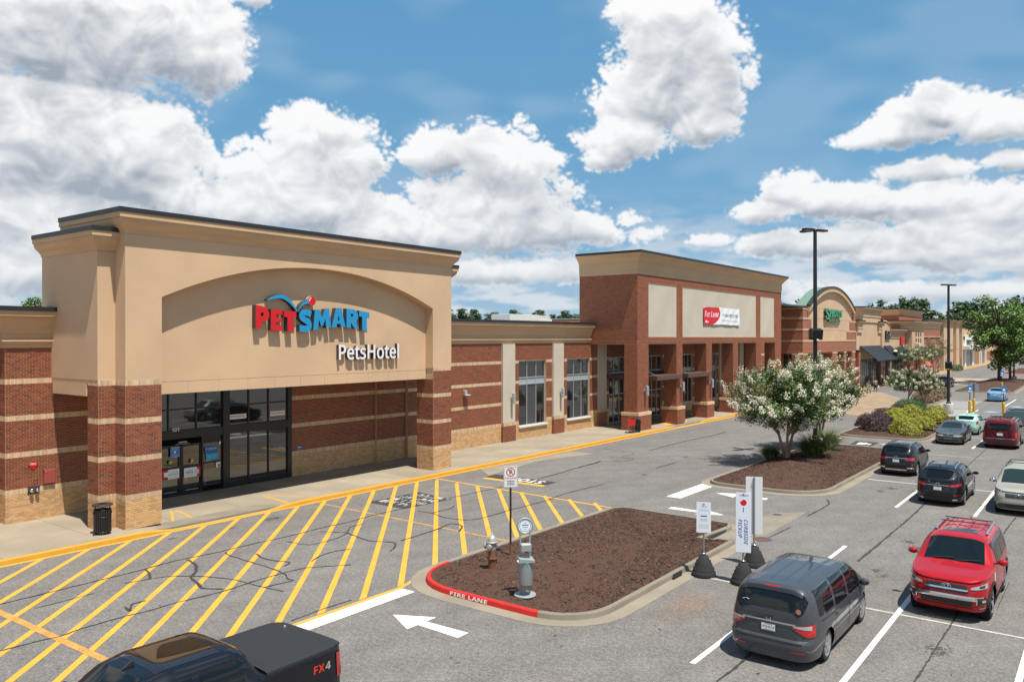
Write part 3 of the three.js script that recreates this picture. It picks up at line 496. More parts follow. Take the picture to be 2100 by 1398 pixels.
function wallLamp(x, y, z, label) { // cylinder up-and-down light on a wall plate
  const g = group('wall_lamp', label, 'wall lamp', 'cylinder lamps on the shop fronts', x, y, z);
  mesh('cylinder', lathe([[.11, -.36], [.12, -.35], [.12, .35], [.11, .36], [.1, .33], [.1, -.33], [.11, -.36]], 18, 0, 0, .26), mat.galv, g); mesh('arm', cyl([0, .02, 0], [0, .02, .15], .035), mat.galv, g); mesh('back_plate', RBx(-.08, .08, -.08, .12, 0, .03, .01), mat.galv, g); mesh('ring', lathe([[.122, -.012], [.128, -.01], [.128, .01], [.122, .012]], 18, 0, .02, .26), mat.steel, g); return g;
}
const COR = (y, h, o) => [[0, 0], [.04, 0], [.06, .09], [.14, .2], [.3, .34], [.38, .46], [.4, .58], [.46, .585], [.46, .79]].map(([a, b]) => [a / .46 * o, y + b / .79 * h]);
const CAP = (y, h, o) => [[o - .02, y], [o + .03, y], [o + .03, y + h], [-.35, y + h + .01]];
const FRONT = (x0, x1, z, back) => [[x1, back], [x1, z], [x0, z], [x0, back]]; // right side, front, left side: outside on the left

// ================================================================ the pet shop
const pet = group('pet_shop', 'tan stucco and banded brick shop with a wide arch over its entrance', 'building');
{
  const bk = new Bricks(101), red = mat.mortarRed;
  const tanM = new THREE.MeshStandardMaterial({ map: rep(texStain, 1 / 1.5), color: lin(.42, .26, .14), roughness: .95 });
  // near left pier: 300 of its bricks stand as parts of their own
  bk.wall(14.5, 0, 1, 0, 1.36, .15, 5.53, { solo: true });
  bk.wall(14.5, -.7, 0, 1, .7, .15, 5.53); bk.wall(13.88, -.7, 1, 0, .62, .15, 5.53); bk.wall(13.88, -1.5, 0, 1, .8, .15, 5.53); bk.wall(15.86, 0, 0, -1, 1.17, .15, 4.9);
  bk.wall(30.72, 0, 1, 0, 1.4, .15, 5.48); bk.wall(30.72, -1.17, 0, 1, 1.17, .15, 4.9); bk.wall(32.12, 0, 0, -1, 1.17, .15, 5.48);
  bk.wall(32.12, -.7, 1, 0, .62, .15, 5.48); bk.wall(32.74, -.7, 0, -1, .8, .15, 5.3);
  for (const q of [[14.5, 15.86, .15, 5.53, -1.17, 0], [13.88, 14.5, .15, 5.53, -1.5, -.7], [30.72, 32.12, .15, 5.48, -1.17, 0], [32.12, 32.74, .15, 5.48, -1.5, -.7]]) mesh('pier', B(...q), red, pet);
  // left bay and recess walls
  bk.wall(12.25, -4.4, 1, 0, 1.72, .15, 6.9); bk.wall(12.25, -6.4, 0, 1, 2, .15, 6.9); bk.wall(13.97, -4.47, 1, 0, 2.9, .15, 4.95); bk.wall(25.06, -4.4, 1, 0, 5.7, .15, 4.95); bk.wall(30.76, -4.3, 1, 0, 2.3, .15, 4.95);
  for (const q of [[12.25, 13.97, .15, 6.9, -6.4, -4.4], [13.97, 16.87, .15, 5, -6.4, -4.47], [25.06, 30.76, .15, 5, -6.4, -4.4], [30.76, 33.06, .15, 5, -6.4, -4.3]]) mesh('wall', B(...q), red, pet);
  mesh('rear_wall', B(-10, 12.25, .15, 7.6, -9, -5.2), mat.brickFar, pet); mesh('roof', [B(-10, 53, 7.3, 7.5, -45, -5.3)], mat.roof, pet); mesh('side_wall', B(-10, 53, .1, 7.3, -45, -44.6), mat.brickFar, pet);
  // banded link wall with two windows
  const wins = [[43.71, 46.97], [49.7, 52.9]], holes = wins.map(([a, b]) => [a - 33.0, b - 33.0, 1.02, 5.5]);
  const pil = [[41.76, 43.1], [47.71, 49.05]];
  bk.wall(33, -4.1, 1, 0, 20.2, .15, 6.68, { holes: [...holes, ...pil.map(([a, b]) => [a - 33, b - 33, 0, 7])], courses: courses('bands').filter((c) => !(c.y0 > 5.3 && c.y1 < 5.54 && c.soldier && false)) });
  mesh('link_wall', [B(33, 43.71, .15, 6.7, -5, -4.1), B(46.97, 49.7, .15, 6.7, -5, -4.1), B(52.9, 53.2, .15, 6.7, -5, -4.1), B(43.71, 46.97, .15, 1.02, -5, -4.1), B(49.7, 52.9, .15, 1.02, -5, -4.1), B(43.71, 46.97, 5.5, 6.7, -5, -4.1), B(49.7, 52.9, 5.5, 6.7, -5, -4.1)], red, pet);
  bk.wall(53.2, -4.1, 0, -1, .5, .15, 6.68);
  for (const [a, b] of pil) {
    mesh('stucco_pilaster', B(a, b, 1.42, 6.66, -4.3, -3.95), mat.beige, pet); mesh('pilaster_base', B(a - .02, b + .02, .15, 1.2, -4.3, -3.9), red, pet); bk.wall(a - .02, -3.9, 1, 0, b - a + .04, .15, 1.2, { courses: courses('red', .15, 1.2) }); bk.wall(a - .02, -4.1, 0, 1, .2, .15, 1.2, { courses: courses('red', .15, 1.2) });
    bk.wall(a - .02, -3.89, 1, 0, b - a + .04, 1.2, 1.405, { courses: [{ y0: 1.2, y1: 1.405, soldier: true, kind: 'trim' }] }); mesh('pilaster_cap', B(a - .02, b + .02, 1.2, 1.42, -4.3, -3.9), tanM, pet);
  }
  wins.forEach(([a, b], n) => {
    const s = (b - a) / 3, w = winGrid(pet, 'window', [a + .03, a + s, a + 2 * s, b - .03], [1.05, 3.87, 4.33, 5.47], -4.22, .06, mat.alu, mat.glass, { fill: (i, j) => j === 1 ? mat.aluPanel : n === 0 && i === 1 && j === 0 ? M(.06, .06, .065, .5) : null });
    mesh('sill', RBx(a - .06, b + .08, .9, 1.03, -4.2, -3.98, .015), mat.stone, w);
  });
  // moulded cornice along the link and the left bay
  const LC = [[.0, 6.68], [.05, 6.68], [.05, 6.84], [.13, 6.87], [.16, 6.94], [.13, 7.01], [.06, 7.04], [.06, 7.2], [.1, 7.22], [.16, 7.5], [.3, 7.76], [.38, 7.8], [.38, 7.86], [.47, 7.87], [.47, 8.06]];
  const path1 = FRONT(32.6, 53.2, -4.1, -6).slice(0, 3), path2 = [[14.2, -4.4], [12.25, -4.4], [12.25, -7]];
  for (const p of [path1, path2]) { mesh('cornice', sweep(p, LC), mat.stuccoTrim, pet); mesh('coping', sweep(p, CAP(8.06, .17, .5)), mat.coping, pet); mesh('parapet', B(Math.min(...p.map((q) => q[0])) + .02, Math.max(...p.map((q) => q[0])) - .02, 6.7, 8.06, -6, p[1][1] - .02), mat.roof, pet); }
  // entrance tower: portal wall with the arched recess
  const cx = 23.29, hw = 7.4, rise = 1.56, Rr = (hw * hw + rise * rise) / (2 * rise), cy = 8.58 + rise - Rr;
  const s = new THREE.Shape(); s.moveTo(14.5, 5.53); s.lineTo(15.88, 5.53); s.lineTo(15.88, 8.58);
  for (let k = 1; k < 48; k++) { const x = lerp(15.88, 30.69, k / 48); s.lineTo(x, cy + Math.sqrt(Rr * Rr - (x - cx) ** 2)); }
  s.lineTo(30.69, 8.58); s.lineTo(30.69, 5.48); s.lineTo(32.13, 5.48); s.lineTo(32.13, 10.9); s.lineTo(14.5, 10.9);
  mesh('portal_wall', extr(s, .74).translate(0, 0, -.74), mat.stucco, pet);
  mesh('sign_panel', B(15.89, 30.68, 5.385, 10.3, -.9, -.5), mat.stucco, pet);
  for (let k = 0; k < 11; k++) { const a = 15.88 + k * 1.346; mesh('lintel_panel', B(a + .005, Math.min(a + 1.341, 30.68), 4.92, 5.373, -.9, -.495), mat.stucco, pet); }
  mesh('upper_block', B(14.51, 32.12, 5.5, 11.5, -4.4, -.9), mat.stucco, pet);
  mesh('side_block', B(13.86, 14.51, 5.53, 10.9, -5.2, -.72), mat.stucco, pet); mesh('side_block', B(32.12, 32.76, 5.48, 10.9, -5.2, -.72), mat.stucco, pet);
  for (let k = 0; k < 2; k++) mesh('side_lintel', B(13.862, 14.3, 4.93, 5.4, -4.3 + k * 1.36, -2.95 + k * 1.36), mat.stucco, pet); mesh('side_lintel', B(13.87, 14.3, 5.41, 5.56, -4.35, -1.5), mat.stucco, pet);
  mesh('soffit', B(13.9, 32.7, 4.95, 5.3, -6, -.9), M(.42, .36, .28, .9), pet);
  mesh('cornice', sweep(FRONT(14.5, 32.13, 0, -4.4), COR(10.83, .7, .36)), mat.stuccoTrim, pet); mesh('coping', sweep(FRONT(14.5, 32.13, 0, -4.4), CAP(11.53, .17, .36)), mat.coping, pet); mesh('tower_roof', B(14.4, 32.2, 11.5, 11.69, -4.4, .1), mat.roof, pet);
  const sideC = [[[14.5, -.7], [13.86, -.7], [13.86, -5.2]], [[32.76, -5.2], [32.76, -.7], [32.13, -.7]]];
  for (const p of sideC) { mesh('cornice', sweep(p, COR(10.2, .66, .36)), mat.stuccoTrim, pet); mesh('coping', sweep(p, CAP(10.86, .16, .36)), mat.coping, pet); }
  // black glazed shopfront
  const Z = -4.35, bf = mat.blackFrame, gl = mat.glass;
  mesh('header', [B(16.87, 25.06, 2.65, 3, -4.6, Z + .06), B(16.87, 25.06, .15, .2, -4.6, Z), B(16.87, 25.06, 4.7, 5, -4.6, Z + .02), B(21.22, 21.56, .15, 4.9, -4.62, Z + .08), B(24.82, 25.06, .15, 4.9, -4.62, Z + .05), B(16.87, 17, .15, 4.9, -4.62, Z + .03)], bf, pet);
  winGrid(pet, 'transom_window', [17, 18.6, 19.92, 21.24], [3, 3.93, 4.72], Z, .07, bf, gl); winGrid(pet, 'transom_window', [21.56, 22.62, 23.72, 24.82], [3, 3.93, 4.72], Z, .07, bf, gl);
  const sw = winGrid(pet, 'shop_window', [21.56, 22.62, 23.72, 24.82], [.4, 2.66], Z, .07, bf, gl); mesh('kick_plate', B(21.56, 24.82, .2, .4, Z - .1, Z + .03), bf, sw);
  winGrid(pet, 'sidelight', [20.22, 21.22], [.42, 1.44, 2.36, 2.65], Z, .08, bf, gl, { fill: (i, j) => j === 2 ? bf : null }); winGrid(pet, 'sidelight', [17, 18.18], [.42, 1.44, 2.36, 2.65], Z, .08, bf, gl, { fill: (i, j) => j === 2 ? bf : null });
  for (const [a, b] of [[18.2, 19.2], [19.22, 20.22]]) { const d = winGrid(pet, 'sliding_door', [a + .05, b - .05], [.2, .48, 1.37, 2.32], Z - .06, .1, bf, gl, { fill: (i, j) => j === 0 ? bf : null }); mesh('push_bar', B(a + .2, b - .2, .33, .35, Z - .05, Z - .03), M(.6, .6, .58, .5), d); }
  mesh('door_sensor', [RBx(19.02, 19.42, 2.46, 2.53, Z, Z + .12, .02), B(18.9, 19.55, 2.4, 2.42, Z, Z + .07)], mat.steel, pet);
  // printed notices, decals and the street number on the glass
  const note = (x0, x1, y0, y1, t, z = Z + .005) => { const o = mesh('notice', new THREE.PlaneGeometry(x1 - x0, y1 - y0), new THREE.MeshStandardMaterial({ map: t, roughness: .5 }), pet, true); o.position.set((x0 + x1) / 2, (y0 + y1) / 2, z); };
  const box = (bg, draw) => canvasTex(256, 256, (c, w, h) => { c.fillStyle = bg; c.fillRect(0, 0, w, h); draw(c, w, h); });
  const T = (c, s, x, y, f, col) => { c.fillStyle = col; c.font = f; c.textAlign = 'center'; c.fillText(s, x, y); };
  note(18.7, 19.1, 1.87, 2.3, box('#1e6fc0', (c) => { c.strokeStyle = '#e8eef5'; c.lineWidth = 8; c.strokeRect(6, 6, 244, 244); for (let k = 0; k < 4; k++) { c.fillStyle = '#9fc3e6'; c.fillRect(40, 30 + k * 20, 176, 7); c.fillRect(40, 170 + k * 16, 176, 6); } c.fillStyle = '#fff'; c.beginPath(); c.ellipse(128, 130, 34, 22, 0, 0, 7); c.fill(); }));
  note(20.33, 20.98, 1.8, 2.15, box('#2a5f9e', (c) => { T(c, 'PETS WELCOME', 128, 80, 'bold 30px sans-serif', '#fff'); c.fillStyle = '#cfe0f2'; c.fillRect(60, 110, 136, 8); })); note(20.38, 20.98, 1.55, 1.83, box('#19a6c8', (c) => { c.fillStyle = '#8fd8ea'; c.fillRect(30, 90, 80, 12); c.fillRect(150, 90, 70, 12); c.fillRect(30, 150, 90, 12); }), Z + .009);
  note(18.3, 19.1, .93, 1.35, box('#f2f2f0', (c) => { c.fillStyle = '#c8141c'; c.fillRect(0, 0, 90, 256); c.fillStyle = '#fff'; c.fillRect(30, 60, 60, 130); T(c, 'Charities', 172, 150, 'italic 40px serif', '#333'); T(c, 'petsmart', 180, 95, '24px sans-serif', '#333'); }));
  note(19.32, 20.12, .9, 1.32, box('#f0f0ee', (c) => { c.fillStyle = '#c8141c'; c.fillRect(200, 0, 56, 256); c.fillStyle = '#ddd'; c.fillRect(170, 70, 60, 120); T(c, 'FREE', 84, 150, 'bold 52px sans-serif', '#334'); T(c, 'STICKER', 84, 195, '26px sans-serif', '#334'); c.fillStyle = '#888'; c.fillRect(24, 70, 120, 8); c.fillRect(34, 90, 100, 8); }));
  for (const [x, y] of [[18.7, 1.65], [19.72, 1.6]]) mesh('round_decal', new THREE.CircleGeometry(.085, 18).translate(x, y, Z - .012), M(.45, .44, .08, .6), pet);
  note(21.04, 21.13, 2.2, 2.32, box('#e8e8e6', () => { })); note(20.88, 21.12, 1.16, 1.4, box('#e6dcdc', (c) => { c.fillStyle = '#6b3530'; c.fillRect(120, 110, 100, 110); })); note(20.3, 20.4, .47, .57, box('#2458a0', () => { }));
  for (const [x0, x1, y0, y1, s] of [[21.6, 22.48, 3.28, 3.5, 'PETSHOTEL'], [23.8, 24.66, 3.27, 3.49, 'GROOMING']]) note(x0, x1, y0, y1, canvasTex(512, 128, (c) => { c.fillStyle = '#e9e4df'; c.fillRect(0, 0, 512, 128); T(c, s, 256, 92, 'bold 84px sans-serif', '#8c1a22'); }));
  mesh('street_number', fit(text3('101', fontB, 1, .01), 18.72, 19.05, 3.0, 3.17).translate(0, -.02, Z + .065), mat.whitePlastic, pet);
  bk.build(pet, 'brickwork');
}
// pieces fixed to its walls
{
  const f = tag(mesh('fire_department_sign', new THREE.BoxGeometry(.25, .25, .01).rotateZ(Math.PI / 4).translate(13.2, 2.24, -4.375), mat.red), 'red diamond FDC sign on the banded brick bay', 'sign');
  mesh('lettering', fit(text3('FDC', fontB, 1, .003), 13.1, 13.3, 2.24, 2.32).translate(0, 0, -4.37), mat.whitePlastic, f);
  const bx = group('red_wall_cabinet', 'small dull red metal cabinet on the brick bay', 'cabinet', null, 13.76, 1.74, -4.4); mesh('door', RBx(-.2, .2, -.26, .26, .012, .1, .01), M(.33, .07, .06, .5), bx); mesh('frame', [B(-.22, .22, .26, .28, .008, .08), B(-.22, .22, -.28, -.26, .008, .08)], M(.30, .06, .05, .5), bx); mesh('latch', B(-.16, -.1, .16, .22, .1, .115), M(.6, .1, .08, .4), bx);
  const si = group('fire_hose_inlet', 'twin chrome fire hose inlet on a dark plate low on the brick bay', 'hose inlet', null, 13.21, 1.29, -4.4); mesh('plate', B(-.21, .21, -.14, .14, .01, .03), M(.05, .035, .03, .5), si); for (const x of [-.1, .1]) { const c = mesh('cap', new THREE.SphereGeometry(.075, 14, 10).scale(1, 1, .8).translate(x, 0, .13), mat.chrome, si); mesh('neck', cyl([x, 0, .03], [x, 0, .1], .06), mat.chrome, c); }
  const bs = tag(mesh('blue_notice', B(25.42, 25.73, 1.45, 1.62, -4.385, -4.37), M(.03, .18, .5, .4)), 'small blue notice on brick beside the black shopfront', 'sign'); mesh('white_line', B(25.47, 25.68, 1.55, 1.58, -4.37, -4.368), mat.whitePlastic, bs);
  const wl = group('wall_floodlight', 'small grey floodlight box on the banded link wall', 'floodlight', null, 37.95, 3.5, -4.1); mesh('housing', RBx(-.13, .13, .02, .3, .01, .2, .03), mat.galv, wl); mesh('visor', B(-.14, .3, -.02, .02, .08, .34), mat.stone, wl);
  wallLamp(42.62, 3.03, -3.95, 'grey cylinder lamp on the beige pilaster beside the dark-blinded window'); wallLamp(48.55, 3.08, -3.95, 'grey cylinder lamp on the beige pilaster between the two link windows');
  const hv = group('rooftop_unit', 'pale grey air handling unit on the flat roof', 'air handler', null, 72.5, 7.5, -25); mesh('casing', [RBx(-4, 1.4, .3, 2.15, -1.3, 1.3, .04), RBx(1.4, 4, .3, 1.75, -1.3, 1.3, .04)], M(.5, .5, .48, .7), hv); mesh('hood', extr(poly([[1.6, 1.75], [4.3, 1.75], [4.5, 2.1], [2.2, 2.15]]), 1.6).translate(0, 0, -.8), M(.45, .45, .43, .7), hv); for (const x of [-3, -1.4, .2]) mesh('louvre', B(x, x + 1.1, .7, 1.5, 1.3, 1.32), M(.35, .35, .34, .7), hv); mesh('rail', B(-4.1, 4.1, 0, .3, -1.2, 1.2), mat.steel, hv);
}
// ================================================================ vacant brick shop with a lease banner
const lease = group('vacant_shop', 'tall red brick shop with three cream panels above a pillared arcade', 'building');
{
  const bk = new Bricks(202, 1.2), red = mat.mortarRed, X0 = 53, X1 = 84.85, pan = [[54.72, 59.6], [60.7, 77.45], [78.67, 82.66]];
  const C = (a, b) => courses('red', a, b), sold = (y) => [{ y0: y, y1: y + .205, soldier: true, kind: 'red' }];
  bk.wall(X0, 0, 1, 0, X1 - X0, 6.85, 11.83, { holes: pan.map(([a, b]) => [a - X0, b - X0, 7.18, 11.22]), courses: C(6.85, 11.83) }); bk.wall(X0, 0, 1, 0, X1 - X0, 6.62, 6.85, { courses: sold(6.63) });
  bk.wall(X0, -5.1, 0, 1, 5.1, 6.85, 11.83, { courses: C(6.85, 11.83) }); bk.wall(X0, -5.1, 0, 1, 5.1, 6.62, 6.85, { courses: sold(6.63) });
  mesh('upper_wall', [B(X0, X1, 6.62, 7.18, -1.15, 0), B(X0, X1, 11.22, 11.85, -1.15, 0), B(X0, 54.72, 7.18, 11.22, -1.15, 0), B(59.6, 60.7, 7.18, 11.22, -1.15, 0), B(77.45, 78.67, 7.18, 11.22, -1.15, 0), B(82.66, X1, 7.18, 11.22, -1.15, 0), B(X0, X1, 6.62, 11.85, -5.1, -1.15)], red, lease);
  pan.forEach(([a, b]) => mesh('sign_panel', B(a, b, 7.18, 11.22, -.3, -.03), mat.beige, lease));
  mesh('soffit', B(X0 + .02, X1 - .02, 6.57, 6.61, -5, -.02), M(.4, .33, .26, .9), lease);
  const TB = [[0, 11.83], [.03, 11.83], [.03, 12.1], [.06, 12.12], [.06, 12.74], [.1, 12.76], [.3, 13.05], [.55, 13.3], [.58, 13.36]];
  mesh('cornice', sweep(FRONT(X0, X1, 0, -5.1), TB), mat.stuccoTrim, lease); mesh('coping', sweep(FRONT(X0, X1, 0, -5.1), CAP(13.36, .19, .58)), mat.coping, lease); mesh('tower_roof', B(X0 - .1, X1 + .1, 13.3, 13.52, -5.1, .1), mat.roof, lease); mesh('roof', B(X0, X1, 8, 8.2, -45, -5.1), mat.roof, lease);
  // arcade piers on wider bases
  for (const [a, b, wide] of [[53, 54.72], [59.6, 60.7], [65.5, 66.65], [71.57, 72.77], [77.5, 79.8, 1], [83, 84.85]]) {
    const d = 1.13, p = sub('pier', lease); mesh('shaft', B(a, b, 1.5, 6.62, -d, 0), red, p); mesh('base', B(a - .16, b + .16, .15, 1.25, -d - .16, .16), red, p); mesh('base_cap', B(a - .175, b + .175, 1.25, 1.5, -d - .175, .175), mat.tanBrick, p);
    for (const [x, z, ux, uz, l] of [[a, 0, 1, 0, b - a], [a, -d, 0, 1, d]]) bk.wall(x, z, ux, uz, l, 1.5, 6.62, { courses: C(1.5, 6.62) });
    for (const [x, z, ux, uz, l] of [[a - .16, .16, 1, 0, b - a + .32], [a - .16, -d - .16, 0, 1, d + .32]]) bk.wall(x, z, ux, uz, l, .15, 1.25, { courses: C(.15, 1.25) });
    for (const [x, z, ux, uz, l] of [[a - .175, .175, 1, 0, b - a + .35], [a - .175, -d - .175, 0, 1, d + .35]]) bk.wall(x, z, ux, uz, l, 1.25, 1.5, { courses: [{ y0: 1.26, y1: 1.49, soldier: true, kind: 'trim' }] });
    if (wide) for (const y of [3.95, 5.3]) mesh('tan_inset', B(b - .95, b + .005, y, y + .2, -.3, .014), mat.tanBrick, p);
  }
  // back wall of the arcade
  const wins = [[56, 58.7], [62.7, 65.4], [69.4, 71.9], [75.4, 77.7]], holes = wins.map(([a, b], i) => [a - X0, b - X0, i < 2 ? .15 : 1, 5.48]);
  bk.wall(X0, -4.2, 1, 0, X1 - X0, .15, 6.6, { holes: [...holes, [1.2, 2.4, 0, 7], [25.2, 26.3, 0, 7], [30.6, 32, 0, 7]] });
  mesh('back_wall', [B(X0, 56, .15, 6.6, -5, -4.2), B(58.7, 62.7, .15, 6.6, -5, -4.2), B(65.4, 69.4, .15, 6.6, -5, -4.2), B(71.9, 75.4, .15, 6.6, -5, -4.2), B(77.7, X1, .15, 6.6, -5, -4.2), B(X0, X1, 5.48, 6.6, -5, -4.21), B(69.4, 71.9, .15, 1, -5, -4.2), B(75.4, 77.7, .15, 1, -5, -4.2)], red, lease);
  for (const [a, b] of [[54.2, 55.4], [78.2, 79.3], [83.6, 84.8]]) { mesh('stucco_pilaster', B(a, b, 1.42, 6.6, -4.4, -4.05), mat.beige, lease); mesh('pilaster_base', B(a - .02, b + .02, .15, 1.2, -4.4, -4), mat.brickFar, lease); mesh('pilaster_cap', B(a - .03, b + .03, 1.2, 1.42, -4.4, -3.99), mat.tanBrick, lease); }
  wins.forEach(([a, b], n) => {
    const s = (b - a) / 3, w = winGrid(lease, n < 2 ? 'entrance' : 'window', [a + .03, a + s, a + 2 * s, b - .03], n < 2 ? [.2, 2.48, 3.82, 4.25, 5.46] : [1.03, 3.82, 4.25, 5.46], -4.3, .06, mat.alu, mat.glass, { fill: (i, j) => j === (n < 2 ? 2 : 1) ? mat.aluPanel : null });
    if (n < 2) { for (const x of [a + 1.45 * s + .15, a + 1.55 * s + .22]) mesh('door_handle', B(x, x + .02, 1, 1.3, -4.29, -4.22), mat.steel, w); mesh('notice', B(a + 2.1 * s, a + 2.6 * s, 1.5, 2.1, -4.345, -4.34), M(.4, .06, .06, .5), w); mesh('dot_sticker', new THREE.CircleGeometry(.14, 14).translate(a + 2.3 * s, .5, -4.33), M(.4, .02, .03, .5), w); } else mesh('sill', RBx(a - .05, b + .05, .88, 1.01, -4.3, -4.1, .01), mat.stone, w);
  });
  for (const [a, b] of [[55.6, 60.1], [61.2, 66]]) { const c = sub('canopy', lease); mesh('deck', RBx(a, b, 3.78, 4.14, -4.2, .3, .02), M(.10, .052, .042, .5), c); for (const x of [a + .4, b - .4]) mesh('hanger', cyl([x, 4.14, .1], [x, 5.6, -4.15], .02, .02, 6), mat.steel, c); }
  bk.build(lease, 'brickwork');
}
for (const [x, l] of [[54.05, 'on the corner pier by the black litter bin'], [60.3, 'on the second arcade pier between the brown canopies'], [66.2, 'on the third arcade pier past the brown canopies'], [72.35, 'on the fourth arcade pier of the vacant shop'], [78.2, 'on the wide pier with tan brick insets']]) wallLamp(x, 3.1, 0, 'grey cylinder lamp ' + l);
{ // lease banner: thin rippled vinyl with a printed face
  const t = canvasTex(1024, 256, (c, w, h) => {
    c.fillStyle = '#e9eaec'; c.fillRect(0, 0, w, h); c.fillStyle = '#cf1020'; c.beginPath(); c.moveTo(0, 20); c.lineTo(80, 0); c.lineTo(410, 0); c.quadraticCurveTo(500, 110, 400, 185); c.quadraticCurveTo(330, 230, 240, 256); c.lineTo(0, 256); c.fill();
    c.fillStyle = '#e9eaec'; for (let k = 0; k < 6; k++) { c.beginPath(); c.moveTo(408 + k * 10, 10 + k * 20); c.lineTo(480, 6 + k * 22); c.lineTo(480, 16 + k * 22); c.fill(); }
    c.fillStyle = '#fff'; c.font = 'italic 108px serif'; c.fillText('For Lease', 26, 140, 380); c.font = 'bold 30px sans-serif'; c.beginPath(); c.arc(70, 212, 17, 0, 7); c.fill(); c.fillText('JLL', 96, 224);
    c.fillStyle = '#23232c'; c.font = 'bold 74px sans-serif'; c.fillText('+1 404 995 2100', 500, 140, 470); c.fillStyle = '#555'; c.font = '42px sans-serif'; c.fillText('Coleman Morris & Sherri Moore', 490, 210, 480);
  });
  const g = new THREE.PlaneGeometry(8.2, 1.52, 60, 10), p = g.attributes.position; for (let i = 0; i < p.count; i++) { const x = p.getX(i), y = p.getY(i); p.setZ(i, .012 + .012 * Math.sin(x * 2.2 + y * 1.5) + (x > 0 ? .009 : .005) * Math.sin(x * 4.5 - y * 5.5)); p.setY(i, y - .02 * Math.sin((x / 8.2 + .5) * Math.PI * 3)); } g.computeVertexNormals();
  const b = group('lease_banner', 'red and white vinyl banner reading For Lease on the widest cream panel', 'banner', null, 68.87, 9, .05); mesh('vinyl', g, new THREE.MeshStandardMaterial({ map: t, roughness: .45 }), b, true); for (const [x, y] of [[-4.05, .7], [4.05, .7], [-4.05, -.7], [4.05, -.7]]) mesh('grommet', cyl([x, y, -.08], [x, y, .05], .025), mat.steel, b);
}
// ---------------------------------------------------------------- raised shop lettering
const quadMap = (g, bl, br, tl, tr) => { const p = g.attributes.position; for (let i = 0; i < p.count; i++) { const u = p.getX(i), v = p.getY(i); p.setX(i, lerp(lerp(bl[0], br[0], u), lerp(tl[0], tr[0], u), v)); p.setY(i, lerp(lerp(bl[1], br[1], u), lerp(tl[1], tr[1], u), v)); } g.computeVertexNormals(); return g; };
const strokeShape = (pts, w) => { const c = new THREE.CatmullRomCurve3(pts.map((p) => V(p[0], p[1], 0))).getPoints(36), L = [], Rr = []; c.forEach((p, i) => { const a = c[Math.max(0, i - 1)], b = c[Math.min(36, i + 1)], l = Math.hypot(b.x - a.x, b.y - a.y), nx = -(b.y - a.y) / l, ny = (b.x - a.x) / l, h = (typeof w === 'function' ? w(i / 36) : w) / 2; L.push([p.x + nx * h, p.y + ny * h]); Rr.push([p.x - nx * h, p.y - ny * h]); }); return poly([...L, ...Rr.reverse()]); };
function raised(parent, shape, map, z, depth, face, side) { const a = extr(shape, depth, 0, 10); if (map) quadMap(a, ...map); a.translate(0, 0, z); const l = mesh('letter', a, side, parent); const f = new THREE.ShapeGeometry(shape, 10); if (map) quadMap(f, ...map); mesh('letter_face', f.translate(0, 0, z + depth + .004), face, l); return l; }
